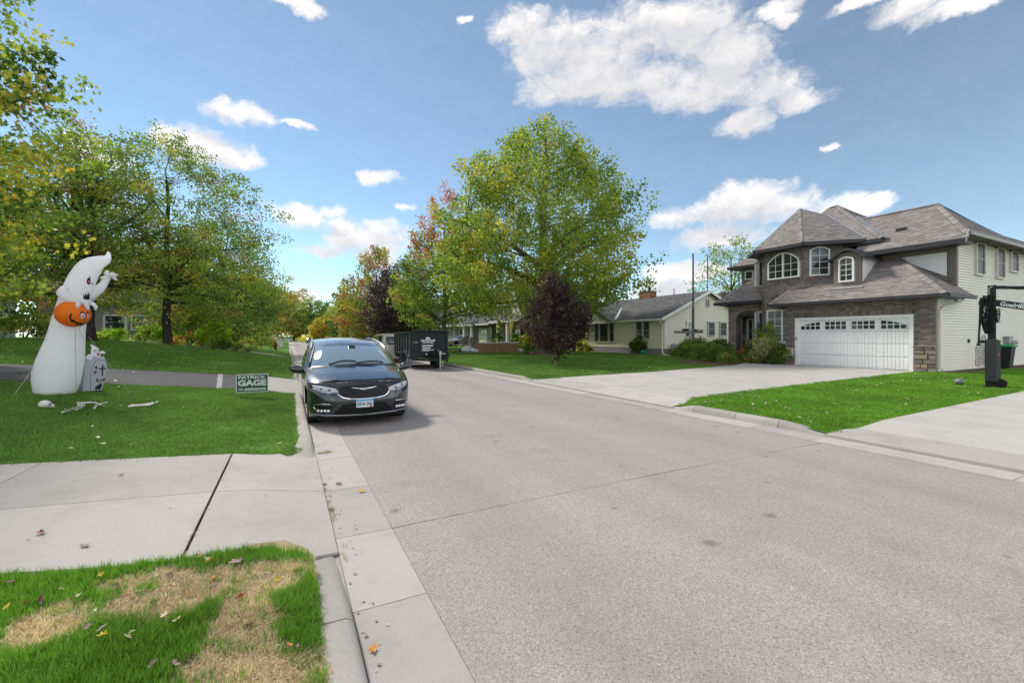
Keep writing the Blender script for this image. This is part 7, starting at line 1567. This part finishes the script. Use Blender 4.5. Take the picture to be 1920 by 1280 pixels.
    E('grin', [(124.5, 597), (129, 589.5), (130, 595), (128, 600), (136, 604), (141, 607.5), (148, 607), (152, 608.5), (156, 606), (157, 608), (151, 612), (146, 611), (139, 611.5), (135, 607), (129, 606), (126, 601)], bm_); E('tongue', [(144, 610), (151, 611), (148, 615), (144, 614)], rm, .004)
    E('nose', [(152, 599), (154, 601.5), (151, 602)], mat('printed_maroon', ()))
    s_ = MB(); 
    for (a, b2) in (((137, 616), (138.5, 735)), ((143, 617), (154.5, 640))): s_.tube([h if False else (lambda h: h[0] + V((0, -.006, 0)) if h[0] is not None else V((q(a[0] + (b2[0] - a[0]) * t, 0)[0], -.3, q(0, a[1] + (b2[1] - a[1]) * t)[1])))(bv.ray_cast(V((q(a[0] + (b2[0] - a[0]) * t, 0)[0], -3, q(0, a[1] + (b2[1] - a[1]) * t)[1])), V((0, 1, 0)))) for t in np.linspace(0, 1, 14)], .003, 4)
    obj('seam', s_, mat('seam_grey', (.10, .10, .12)), R, world=False)
    rp = MB(); g = lambda px, py, y: V((q(px, py)[0], y, q(px, py)[1]))
    rp.tube([g(72, 676, 0), g(19, 748, -.45)], .006, 4); rp.tube([g(68, 737, -.1), g(19, 748, -.45)], .006, 4); rp.tube([g(163, 633, -.2), g(245, 745, -.5)], .0045, 4); obj('tether', rp, mat('rope_grey', (.36, .35, .33), rough=.9), R, world=False)
    for px, py, y in ((19, 749, -.45), (245, 746, -.5)):
        pg = MB(); p = g(px, py, y); pg.tube([p + V((0, 0, .05)), p + V((.02, 0, -.12))], .012, 5); obj('peg', pg, bm_, R, world=False)

def tombstone():
    base = V((-3.86, 12.85, 0)); base.z = zL(base.x, base.y) - .02; th = math.atan2(base.x, base.y)
    R = thing('inflatable_tombstone', 'grey inflatable RIP tombstone with a small ghost peeking over it', 'inflatable', base, -th + math.radians(8)); k, kx = .0112, .0112 * .74; q = lambda px, py: ((px - 173) * kx, (735 - py) * k)
    gm = mat('grey_nylon', (.38, .39, .44), rough=.6, var=.07, vs=4); bm_ = mat('printed_black', (.012, .011, .012), rough=.6); bl = mat('printed_line', (.05, .05, .06), rough=.6)
    out = [(147, 733), (150.5, 690), (152, 672), (158, 665.5), (175, 664.5), (194, 666.5), (200, 686), (195, 708), (187, 733)]
    b = MB(); n = len(out); rr = []
    for y, sc in ((-.30, .60), (-.29, .9), (-.23, .975), (-.1, 1), (.1, 1), (.2, .95), (.24, .6)):
        rr.append([V((q(172 + (px - 172) * sc, 0)[0], y, q(0, 700 + (py - 700) * sc)[1])) for px, py in out])
    b.loft(rr); obj('body', b, gm, R, smooth=45, world=False); bv = bvh_of(b)
    D = lambda nm, pts, m, off=.006: decal(nm, [q(x, y) for x, y in pts], m, R, bv, off, sub=2)
    D('cross', [(186.3, 680), (189, 680), (188.2, 702), (185.5, 702)], bm_); D('cross_arm', [(180.5, 686.6), (194, 685.6), (194, 688.2), (180.5, 689.4)], bm_, .008)
    for a in range(8):
        f = a * PI / 8 * 2; D('web', [(173 + .6 * math.cos(f + 1.57), 694 + .6 * math.sin(f + 1.57)), (173 + 7 * math.cos(f), 694 + 7 * math.sin(f)), (173 - .6 * math.cos(f + 1.57), 694 - .6 * math.sin(f + 1.57))], bl)
    D('spider', [(172, 683.5), (175, 682.5), (178, 685), (176, 688), (173.5, 686.5)], bm_); D('handprint', [(173, 727), (174, 721), (177, 722), (178, 718), (181, 720), (182, 715), (184, 715.5), (183.6, 720), (186.5, 716.5), (186, 721), (184, 726), (179, 731), (174, 731)], bm_)
    for ln in ([(164, 733), (164.5, 690), (175, 671), (195, 670.5)],):
        m = MB(); m.tube([bv.ray_cast(V((q(px, 0)[0], -3, q(0, py)[1])), V((0, 1, 0)))[0] or V((q(px, 0)[0], -.29, q(0, py)[1])) for px, py in ramp_line(ln, 22)], .004, 4); obj('outline', m, bl, R, world=False)
    for ch, px in (('R', 178), ('I', 184), ('P', 190)):
        x, z = q(px, 710); h = bv.ray_cast(V((x, -3, z)), V((0, 1, 0)))[0] or V((x, -.3, z)); lettering(ch, (x, h.y - .008, z), .042 if ch != 'I' else .011, .075, bm_, R)
    w = mat('inflated_nylon', (.84, .83, .84)); g = MB(); rings = []
    for px, py, hw in ((178, 669, 9.5), (178, 662, 9.5), (178, 655, 9), (177.5, 649, 7.5), (175, 645, 5), (171.5, 643, 3), (169.5, 640.5, 1.4), (169, 639.5, .4)):
        x, z = q(px, py); rings.append([V((x + hw * kx * math.cos(f), -.04 + hw * kx * .8 * math.sin(f), z)) for f in np.linspace(0, 2 * PI, 15)[:-1]])
    g.loft(rings); G_ = obj('small_ghost', g, w, R, smooth=180, world=False); gb = bvh_of(g)
    for pts, rs in (([(171, 664), (164, 662), (160, 666)], [3, 3.6, 2.6]), ([(185, 657), (191, 656), (195.5, 657.5)], [3, 3.4, 2.2])):
        m = MB(); m.tube([V((q(px, 0)[0], -.12, q(0, py)[1])) for px, py in pts], [r * k * .8 for r in rs], 8); obj('arm', m, w, G_, smooth=180, world=False)
    E = lambda pts, m, off=.006: decal('face_print', [q(x, y) for x, y in pts], m, G_, gb, off, sub=2)
    circ = lambda x, y, a, b_, n=10: [(x + a * math.cos(2 * PI * i / n), y + b_ * math.sin(2 * PI * i / n)) for i in range(n)]
    E(circ(177, 653.2, 2.8, 3.2), bm_); E(circ(177, 653.6, 1.6, 1.9), mat('printed_white', (.75, .72, .72)), .01); E(circ(184, 653, 1.7, 2.6), bm_); E(circ(184.2, 653.3, .8, 1.4), mat('printed_white', ()), .01); E([(178, 658), (186, 657), (184, 662), (181, 662.5)], mat('printed_red', (.55, .03, .04)))

def bones():
    bm_ = mat('plastic_bone', (.66, .64, .58), rough=.5, var=.08, vs=20)
    def at(px, py):
        o = (px - 960) / 815; X_, Y_ = .4582 + .8889 * o, .8889 - .4582 * o; d = 8
        for _ in range(30): d = (1.75 - zL(X_ * d, Y_ * d)) * 815 / (py - 630)
        return V((X_ * d, Y_ * d, zL(X_ * d, Y_ * d)))
    p = at(86, 764); R = thing('plastic_skull', 'plastic skull half sunk in the lawn in front of the ghost', 'skull', p, -math.atan2(p.x, p.y)); s = .0105
    m = MB(); m.ell((-.015, 0, .06), .085, .075, .072, 16, 10); obj('cranium', m, bm_, R, smooth=180, world=False); m = MB(); m.ell((.062, -.012, .032), .045, .05, .032, 12, 8); m.box(.05, .105, -.05, .03, .0, .03); obj('jaw', m, bm_, R, smooth=60, world=False)
    for y in (-.055,): e = MB(); e.ell((.05, y, .055), .018, .012, .016, 8, 6); obj('eye_socket', e, mat('printed_black', (.012, .011, .012)), R, world=False)
    t = MB()
    for i in range(5): t.box(.06 + .010 * i, .067 + .010 * i, -.063, -.05, .018, .034)
    obj('teeth', t, bm_, R, world=False)
    p = at(156, 770); R = thing('plastic_skeleton', 'broken plastic skeleton torso with bony arms lying on the lawn', 'skeleton', p, -math.atan2(p.x, p.y)); qx = lambda px, py: V(((px - 156) * .0078, -(py - 768) * .012 if False else (768 - py) * .03, .04))
    def bone(name, a, b, r, par=R, h=.04):
        m = MB(); A, B = qx(*a), qx(*b); A.z = B.z = h; d = (B - A); m.tube([A, A + d * .08, A + d * .2, A + d * .8, A + d * .92, B], [r * 1.3, r * 1.8, r, r, r * 1.8, r * 1.2], 7); return obj(name, m, bm_, par, smooth=60, world=False)
    for a, b, r in (((126, 765), (149, 757), .010), ((123, 778), (146, 762), .010), ((144, 772), (154, 762), .009), ((174, 770), (178, 760), .012), ((184, 757), (188, 749), .010), ((188, 749), (197, 746), .010)): bone('long_bone', a, b, r)
    rb = MB(); c = qx(154, 760)
    for i in range(5): rb.tube([c + V((.02 * i - .05, .09 * math.cos(f), .02 + .07 * max(0, math.sin(f)))) for f in np.linspace(0, PI, 8)], .007, 5)
    rb.tube([c + V((-.07, 0, .085)), c + V((.16, -.01, .07)), qx(182, 760) + V((0, 0, .03))], .014, 6); obj('rib_cage', rb, bm_, R, smooth=60, world=False)
    hd = MB(); c = qx(183, 759)
    for i in range(5): hd.tube([c, c + V((.03 + .01 * i, .05 - .025 * i, .0)), c + V((.05 + .008 * i, .07 - .035 * i, -.02))], .004, 4)
    obj('hand', hd, mat('yellowed_bone', (.55, .46, .25), rough=.5), R, world=False)
    p = at(268, 764); R = thing('plastic_leg_bones', 'pale plastic leg bones joined at the knee lying right of the skeleton', 'bones', p, -math.atan2(p.x, p.y)); qx2 = lambda px, py: V(((px - 268) * .0085, (764 - py) * .028, .045)); qx = qx2
    for a, b, r in (((247, 762), (281, 762), .013), ((243, 767), (279, 767), .012), ((279, 767), (285, 757), .013), ((281, 766), (295, 752), .011)): bone('long_bone', a, b, r, R, .055)

def yard_sign():
    R = thing('yard_sign', 'green and white PATRICK GAGE yard sign by the apron', 'sign', (-.79, 12.6, zL(-.79, 12.6)), math.radians(3)); W, H, zc = .70, .45, .36
    R.rotation_euler[2] = math.radians(-5)
    m = MB(); m.box(-W / 2, W / 2, -.003, .003, zc - H / 2, zc + H / 2); obj('board', m, mat('sign_white', (.66, .70, .67), rough=.5), R, world=False)
    g = MB(); e = .018; g.box(-W / 2 + e, W / 2 - e, -.0055, -.0035, zc - H / 2 + e, zc + H / 2 - e); obj('green_print', g, mat('sign_green', (.018, .075, .040), rough=.5), R, world=False)
    w = mat('sign_white', ()); lettering('PATRICK', (0, -.0065, zc + .148), .60, .078, w, R, bold=.035); lettering('GAGE', (0, -.0065, zc + .01), .62, .155, w, R, bold=.05); lettering('FOR', (-.245, -.0065, zc - .145), .10, .06, w, R, bold=.02, tilt=0)
    b = MB(); b.prism([(-.19, -.0055, zc - .178), (.29, -.0055, zc - .178), (.31, -.0055, zc - .12), (-.15, -.0055, zc - .12)], (0, -.002, 0)); obj('white_band', b, w, R, world=False); lettering('EDINA CITY COUNCIL', (.07, -.0085, zc - .149), .40, .028, mat('sign_green', ()), R, bold=.01)
    s = MB()
    for x in (-.2, .2): s.tube([(x, .006, zc + .1), (x, .006, -.1)], .004, 5)
    obj('wire_stake', s, mat('grey_metal', (.33, .33, .34)), R, world=False)

def hoop():
    base = V((18.55, 4.95, zR(18.5, 4.95))); th = math.atan2(base.x, base.y); R = thing('basketball_hoop', 'tall black basketball hoop with padded pole at the right edge', 'basketball hoop', base, -th); k, kx = .0157, .0107; q = lambda px, py, y=0: V(((px - 1861) * kx, y, (731 - py) * k))
    bk = mat('powder_black', (.012, .014, .016), rough=.4, var=.2); dk = mat('pad_vinyl', (.020, .026, .028), rough=.38, spec=.5, var=.2, vs=8); nm = mat('net_black', (.010, .010, .011), rough=.8)
    a, b = q(1854, 660), q(1870, 540); m = MB(); m.box(a.x, b.x, -.09, .09, .9, 3.02); obj('pole', m, bk, R, world=False)
    a, b = q(1849, 721), q(1873, 640); m = MB(); rings = []
    for z, s in ((a.z, .98), (a.z + .04, 1.04), (.7, 1.0), (1.0, 1.03), (b.z - .03, 1.02), (b.z, .94)): rings.append([V(((a.x + b.x) / 2 + s * (b.x - a.x) / 2 * c, s * .17 * d, z)) for c, d in ((-1, -.8), (-.8, -1), (.8, -1), (1, -.8), (1, .8), (.8, 1), (-.8, 1), (-1, .8))])
    m.loft(rings); obj('pole_pad', m, dk, R, world=False); m = MB(); c = q(1875, 680); m.box(c.x - .02, c.x + .035, -.12, .15, .22, 1.40); obj('pad_edge', m, mat('grey_vinyl', (.09, .095, .10), rough=.5), R, world=False)
    t = MB(); c = q(1874, 668); t.box(c.x - .03, c.x + .02, -.13, -.122, c.z - .06, c.z + .06); obj('warning_tag', t, mat('orange_tape', (.55, .16, .08)), R, world=False)
    m = MB(); m.prism([(q(1848, 730).x, -.28, 0), (q(1880, 730).x, -.28, 0), (q(1880, 730).x, .28, 0), (q(1848, 730).x, .28, 0)], (0, 0, .06)); m.box(-.12, .12, -.2, .2, .06, .14); obj('base_plate', m, bk, R, world=False)
    m = MB(); c = q(1878, 726); m.lathe([(.02, -.07), (.13, -.07), (.14, 0), (.13, .07), (.02, .07)], 16, (c.x, -.05, .14), 'y'); obj('wheel', m, mat('tyre_rubber', (.022, .022, .023)), R, smooth=50, world=False)
    m = MB(); m.beam(q(1862, 542), q(1995, 552, .1), .10, .09); obj('upper_arm', m, bk, R, world=False)
    m = MB(); m.beam(q(1838, 567, -.05), q(1990, 592, .05), .07, .19); L_ = obj('lower_arm', m, bk, R, world=False); d = q(1990, 592) - q(1838, 567); an = math.atan2(d.z, d.x)
    c = q(1903, 577.5, -.115); lettering('Goalrilla', (c.x - .02, c.y + .045, c.z), .52, .125, mat('vinyl_white', (.75, .77, .78)), L_, bold=.03, tilt=-an)
    m = MB(); m.tube([q(1841, 570, -.1), q(1840, 600, -.12), q(1837, 645, -.13)], [.03, .027, .02], 8); m.tube([q(1837, 645, -.13), q(1851, 644, -.02)], .03, 8); m.lathe([(.025, -.08), (.03, 0), (.02, .02)], 8, q(1837, 648, -.13)); obj('crank_actuator', m, bk, R, smooth=60, world=False)
    # folded rebound net hanging round the pole
    n_ = MB(); rg = random.Random(5)
    for i in range(46):
        x0 = rg.uniform(1846, 1866); y0 = -.12 + rg.uniform(-.05, .02); pts = []
        for t in np.linspace(0, 1, 9): pts.append(q(x0 + rg.uniform(-1.5, 1.5) - 9 * math.sin(t * 3) * (1866 - x0) / 20 + t * (1858 - x0) * .5, 558 + 72 * t, y0 - .05 * math.sin(t * 3.1)))
        n_.tube(pts, .011, 4)
    for i in range(16):
        x0 = rg.uniform(1868, 1878); pts = [q(x0 + rg.uniform(-3, 3), 580 + rg.uniform(0, 32), -.1 + rg.uniform(-.03, .03)) for _ in range(5)]; n_.tube(pts, .005, 4)
    obj('bundled_net', n_, nm, R, world=False, kind='stuff'); n2 = MB()
    def P_(s, t): return q(1832 + 18 * s - 4 * math.sin(t * 3) * (1 - s) + 6 * (1 - t) * (1 - s), 634 + 56 * t + 2.5 * math.sin(s * 6), -.2 + .25 * s)
    for i in range(9): n2.tube([P_(min(1, max(0, i / 8 + .1 * math.sin(t * 12))), t) for t in np.linspace(0, 1, 12)], .005, 4)
    for j in range(12): n2.tube([P_(s, min(1, j / 11 + .02 * math.sin(s * 9))) for s in np.linspace(0, 1, 9)], .005, 4)
    obj('loose_net', n2, nm, R, world=False, kind='stuff'); cb = MB(); cb.tube([q(1863, 540, -.1), q(1856, 546, -.13), q(1858, 556, -.13), q(1852, 552, -.14)], .012, 5); obj('strap', cb, mat('grey_metal', (.33, .33, .34)), R, world=False)
    bb = MB(); c = q(1995, 565, .1); bb.obox(c + V((.03, 0, -.15)), (.02, 0, 0), (0, .9, 0), (0, 0, .53)); obj('backboard', bb, mat('clear_board', (.35, .37, .38), rough=.1), R, world=False); rim = MB(); rim.tube([c + V((.28 + .23 * math.cos(f), .23 * math.sin(f), -.5)) for f in np.linspace(0, 2 * PI, 21)], .012, 6); obj('rim', rim, mat('hoop_orange', (.5, .12, .03)), R, world=False)

def small_things():
    # ball on the right lawn
    p = V((18.45, 5.62, zR(18.45, 5.6))); R = thing('rugby_ball', 'dark oval ball with a pale patch lying on the right lawn', 'ball', p, math.radians(15)); m = MB(); m.ell((0, 0, .105), .15, .105, .105, 18, 12); obj('skin', m, mat('ball_dark', (.06, .07, .085), rough=.4, col2=(.30, .31, .33), vs=9), R, smooth=180, world=False); m = MB(); m.lathe([(.107, -.02), (.108, 0), (.107, .02)], 18, (0, 0, .105), 'x'); obj('stripe', m, mat('vinyl_grey', (.30, .33, .35)), R, smooth=60, world=False)
    # wheeled bin by the side wall
    R = thing('wheelie_bin', 'black wheeled bin with a green lid against the cream side wall', 'bin', (29.35, 7.45, .26)); m = MB(); rings = [[V((sx * a, sy * b, z)) for sx, sy in ((-1, -1), (1, -1), (1, 1), (-1, 1))] for z, a, b in ((.04, .22, .24), (.95, .29, .32), (1.0, .31, .34))]; m.loft(rings); obj('body', m, mat('bin_black', (.018, .018, .02), rough=.5), R, world=False); m = MB(); m.loft([[V((sx * a, sy * b - .02, z)) for sx, sy in ((-1, -1), (1, -1), (1, 1), (-1, 1))] for z, a, b in ((1.0, .33, .37), (1.06, .33, .37), (1.11, .2, .25))]); obj('lid', m, mat('bin_green', (.03, .30, .09), rough=.4), R, world=False)
    for x in (-.24, .24): m = MB(); m.lathe([(.02, -.03), (.11, -.03), (.11, .03), (.02, .03)], 12, (x, .26, .11), 'x'); obj('wheel', m, mat('tyre_rubber', (.022, .022, .023)), R, world=False)
    # second dark shrub/box at the frame edge is left to the bed; hydrant and small sign on the far left verge
    R = thing('fire_hydrant', 'dark red fire hydrant on the left verge far down the street', 'hydrant', (-1.15, 50.5, zL(-1.15, 50.5) - .02)); rm = mat('hydrant_red', (.20, .022, .020), rough=.5, var=.15); m = MB(); m.lathe([(.17, 0), (.17, .06), (.13, .08), (.125, .62), (.16, .64), (.16, .7), (.13, .76), (.07, .86), (.05, .88), (.05, .95), (.001, .96)], 14); obj('barrel', m, rm, R, smooth=40, world=False)
    for a in (0, PI): m = MB(); m.lathe([(.07, .1), (.07, .22), (.055, .23), (.055, .26), (.001, .26)] if a == 0 else [(.001, -.26), (.055, -.26), (.055, -.23), (.07, -.22), (.07, -.1)], 10, (0, 0, .5), 'x'); obj('nozzle_cap', m, rm, R, world=False)
    R = thing('lot_sign', 'small white square sign on the verge beside the hydrant', 'sign', (-.82, 55.5, zL(-.82, 55.5))); m = MB(); m.box(-.35, .35, -.01, .01, .25, .95); obj('board', m, mat('vinyl_white', (.75, .77, .78)), R, world=False); m = MB(); m.tube([(0, .02, -.1), (0, .02, .9)], .02, 5); obj('post', m, mat('grey_metal', (.33, .33, .34)), R, world=False)
    # flagpole with its weathered cross beam in front of the bungalow
    R = thing('flagpole', 'tall grey pole with a weathered cross beam beside the cream bungalow', 'pole', (27.0, 22.75, .25)); gm = mat('pole_grey', (.15, .155, .16), rough=.5, var=.2); m = MB(); m.tube([(0, 0, -.1), (0, 0, 3.6), (0, 0, 3.62), (0, 0, 7.7)], [.10, .10, .075, .06], 10); m.lathe([(.13, 4.2), (.13, 4.28)], 10); obj('pole', m, gm, R, smooth=40, world=False)
    m = MB(); d = V((.8889, -.4582, 0)); m.obox(V((0, 0, 1.80)) - d * .55, d * .85, V((d.y, -d.x, 0)) * .10, (0, 0, .09)); m.obox(V((0, 0, 1.84)) + d * .42, d * .28, V((d.y, -d.x, 0)) * .12, (0, 0, .13)); obj('cross_beam', m, mat('weathered_wood', (.23, .20, .18), rough=.9, col2=(.34, .31, .29), vs=12), R, world=False); m = MB(); m.ell(V((0, 0, 1.97)) - d * .55, .42, .12, .10, 10, 6); m.ell(V((0, 0, 1.92)) + d * .2, .22, .14, .10, 10, 6); m.ell(V((0, 0, 1.62)) - d * .4, .12, .1, .12, 8, 6); obj('bracket', m, M_dark(), R, smooth=60, world=False)
    m = MB(); m.obox(V((.0, 0, .75)) - d * .22, d * .03, V((d.y, -d.x, 0)) * .02, (0, 0, .8)); obj('support_plank', m, mat('zinc_metal', (.40, .41, .42)), R, world=False)
    for (x, y, z0, h, r), lb in zip(((44, 31.5, .2, 9.6, .06), (33.8, 26.9, .2, 9.0, .05)), ('thin mast standing behind the bungalow ridge', 'thin pole behind the gable peak of the bungalow')):
        m = MB(); m.tube([(0, 0, 0), (0, 0, h - z0)], r, 6); o = obj('mast', m, gm, label=lb, cat='pole'); o.location = (x, y, z0)
    R = thing('satellite_dish', 'grey satellite dish above the rear roof of the bungalow', 'satellite dish', (34.6, 25.9, 3.9)); m = MB(); rings = []
    ax = V((-.75, -.6, .3)).normalized(); u = ax.orthogonal().normalized(); w = ax.cross(u)
    for r, h in ((.001, .0), (.2, .02), (.38, .08), (.46, .13), (.47, .12), (.2, .0), (.001, -.02)): rings.append([V((0, 0, 1.35)) + ax * h + (u * math.cos(f) + w * math.sin(f)) * r for f in np.linspace(0, 2 * PI, 19)[:-1]])
    m.loft(rings); obj('dish', m, mat('dish_grey', (.20, .205, .215), rough=.5), R, smooth=60, world=False); m = MB(); m.tube([(0, 0, 0), (0, 0, 1.3)], .03, 6); m.tube([(0, 0, 1.05), V((0, 0, 1.3)) + ax * .45], .018, 5); obj('mast', m, gm, R, world=False)
    # green ball-like pot in front of the bungalow
    R = thing('garden_pot', 'round green garden pot on the grass before the bungalow', 'pot', (25.2, 26.1, .25)); m = MB(); m.lathe([(.10, 0), (.22, .1), (.25, .22), (.22, .33), (.13, .38), (.10, .36), (.001, .34)], 14); obj('pot', m, mat('glazed_green', (.02, .22, .09), rough=.35), R, smooth=60, world=False); m = MB(); m.tube([(.22, 0, .2), (.42, -.1, .36)], .03, 6); obj('spout', m, mat('glazed_green', ()), R, world=False)
    sb = MB(); sb.obox((0, 0, .05), (.55, .1, 0), (-.05, .2, 0), (0, 0, .03)); o = obj('splash_block', sb, mat('vinyl_white', ()), label='white splash block under the bungalow downspout', cat='splash block'); o.location = (25.9, 24.6, .23)
    # rubbish and new windows packed for the building work
    cb = mat('cardboard', (.30, .17, .10), rough=.9, var=.1, vs=3); cb2 = mat('pallet_white', (.62, .60, .56), rough=.7)
    ux = V((.985, -.17, 0)); uy = V((.17, .985, 0)); P0 = V((16.9, 36.0, .2))
    R = thing('cardboard_carton', 'long brown cardboard carton lying on the grass before the taupe house', 'box', P0, math.radians(-25)); m = MB(); m.box(-1.95, 1.95, -.5, .5, .05, .88); obj('carton', m, cb, R, world=False); m = MB()
    for x in (-1.25, .1, 1.25): m.box(x - .02, x + .02, -.506, .506, .045, .886)
    obj('strap', m, mat('pale_strap', (.42, .28, .17)), R, world=False); m = MB()
    for x in (-1.5, 0, 1.5): m.box(x - .1, x + .1, -.5, .5, -.02, .05)
    obj('skid', m, mat('raw_wood', (.40, .28, .16), rough=.9, var=.2), R, world=False)
    m = MB(); m.box(-.9, .9, -.3, .3, 0, .14); o = obj('wrapped_panel', m, cb2, label='white wrapped panel lying on the right end of the long carton', cat='panel'); o.location = P0 + V((1.1, -.45, .89)); o.rotation_euler = (0, 0, math.radians(-25))
    m = MB(); m.box(-.85, .85, -.25, .25, 0, .1); o = obj('wrapped_panel', m, cb2, label='pale wrapped panel under the bent sheet on the long carton', cat='panel'); o.location = P0 + V((-.7, .3, .89)); o.rotation_euler = (0, 0, math.radians(-25))
    m = MB(); m.prism([(-.7, -.3, 0), (-.6, -.3, .03), (-.25, -.3, .36), (.55, -.3, .24), (.8, -.3, .08), (.8, -.3, .03), (.5, -.3, .17), (-.22, -.3, .28)], (0, .55, 0)); o = obj('bent_board', m, mat('tan_board', (.46, .30, .15), rough=.8, var=.15), label='bent tan board on top of the long cardboard carton', cat='board'); o.location = P0 + V((-1.1, .45, .99)); o.rotation_euler = (0, 0, math.radians(-25))
    def bag(loc, s, lb, sd):
        m = MB(); rg = random.Random(sd); rings = []
        for i in range(9):
            t = i / 8; r = s * (math.sin(PI * (t * .82 + .12)) ** .7); rings.append([V((r * 1.25 * math.cos(f) * (1 + .16 * noise.noise((math.cos(f) * 2 + sd, math.sin(f) * 2, t * 3))), r * math.sin(f) * (1 + .16 * noise.noise((math.cos(f) * 2, math.sin(f) * 2 + sd, t * 3))), s * 1.3 * t + .04 * rg.random())) for f in np.linspace(0, 2 * PI, 21)[:-1]])
        m.loft(rings); o = obj('rubbish_bag', m, mat('bag_white', (.70, .71, .74), rough=.4, trans=.15), smooth=60, label=lb, cat='bag', group='white bags round the cardboard carton'); o.location = loc
    bag((14.5, 36.9, .18), .52, 'largest white rubbish bag left of the long carton', 1); bag((15.0, 36.4, .18), .34, 'small white rubbish bag leaning on the larger one', 2); bag((19.0, 35.4, .18), .34, 'white rubbish bag at the right end of the long carton', 3)
    R = thing('paint_bucket', 'white and red bucket between the bags and the carton', 'bucket', (15.3, 36.7, .2)); m = MB(); m.lathe([(.001, 0), (.17, 0), (.2, .5), (.21, .52), (.001, .52)], 14); obj('pail', m, mat('bag_white', ()), R, smooth=40, world=False); m = MB(); m.lathe([(.188, .2), (.199, .4)], 14); obj('red_band', m, mat('plate_red', (.5, .05, .05)), R, world=False)
    R = thing('folding_table', 'low white folding work table behind the bags', 'table', (15.1, 39.6, .2)); m = MB(); m.box(-.9, .9, -.35, .35, .68, .73); obj('table_top', m, cb2, R, world=False)
    for x in (-.8, .8):
        for y in (-.28, .28): m = MB(); m.tube([(x, y, .68), (x * 1.03, y, 0)], .02, 5); obj('leg', m, M_dark(), R, world=False)
    R = thing('site_toolbox', 'dark toolbox under the white work table', 'toolbox', (14.9, 39.2, .2)); m = MB(); m.box(-.35, .35, -.2, .2, 0, .35); obj('case', m, M_dark(), R, world=False); m = MB(); m.tube([(-.12, 0, .35), (-.1, 0, .42), (.1, 0, .42), (.12, 0, .35)], .015, 5); obj('handle', m, M_dark(), R, world=False)
    R = thing('garden_chair', 'grey chair behind the cardboard carton', 'chair', (16.0, 38.6, .2), math.radians(30)); gy = mat('chair_grey', (.22, .23, .24), rough=.6); m = MB(); m.box(-.26, .26, -.25, .25, .42, .46); obj('seat', m, gy, R, world=False); m = MB(); m.obox((0, .3, .78), (.26, 0, 0), (0, .015, 0), (0, .06, .34)); obj('backrest', m, gy, R, world=False)
    for x in (-.23, .23):
        for y in (-.22, .22): m = MB(); m.tube([(x, y, .42), (x, y, 0)], .018, 5); obj('leg', m, gy, R, world=False)
    for i, (dx, dy, a, c, lb) in enumerate(((0, 0, .2, (.40, .24, .11), 'short orange brown log lying left of the purple maple foot'), (.5, -.15, -.3, (.52, .42, .30), 'pale log piece beside the orange brown log'), (-.5, .1, .1, (.05, .045, .04), 'black log end at the left of the small log pile'), (.2, .3, .6, (.30, .16, .08), 'rear reddish log behind the small log pile'))):
        m = MB(); m.tube([(-.3, 0, .12), (.3, 0, .12)], .12, 10); o = obj('log', m, mat('log_%s' % ('orange', 'pale', 'black', 'red')[i], c, rough=.9, var=.2, vs=15), label=lb, cat='log'); o.location = (17.9 + dx, 30.9 + dy, .19); o.rotation_euler = (0, 0, a)
    # street furniture far off
    R = thing('stop_sign', 'small far road sign seen over the minivan roof', 'sign', (10.9, 90, .2)); m = MB(); m.lathe([(.001, -.02), (.38, -.02), (.38, .02), (.001, .02)], 8, (0, 0, 2.3), 'y'); obj('face', m, mat('sign_pale', (.60, .50, .48), rough=.5), R, world=False); m = MB(); m.tube([(0, .04, 0), (0, .04, 2.6)], .03, 5); obj('post', m, gm, R, world=False)
    R = thing('utility_wires', 'thin overhead wires crossing the street end', 'wires', (3, 132, 0)); 
    for z in (9.1, 9.6): m = MB(); m.tube([(-32 + 6 * i, 0, z - .5 * math.sin(PI * i / 11)) for i in range(12)], .03, 4); obj('wire', m, M_dark(), R, world=False)
    for x in (-32, 34): m = MB(); m.tube([(x, 0, 0), (x, 0, 10)], [.16, .12], 8); obj('pole', m, mat('weathered_wood', ()), R, world=False)

# ------------------------------------------------------------------ build
build_world(); build_sun()
build_ground()
stone_house(); bungalow(); taupe_house(); far_houses()
build_trees(); build_shrubs()
vehicles(); dump_trailer()
ghost(); tombstone(); bones(); yard_sign(); hoop(); small_things()
build_grass(); build_fallen_leaves()
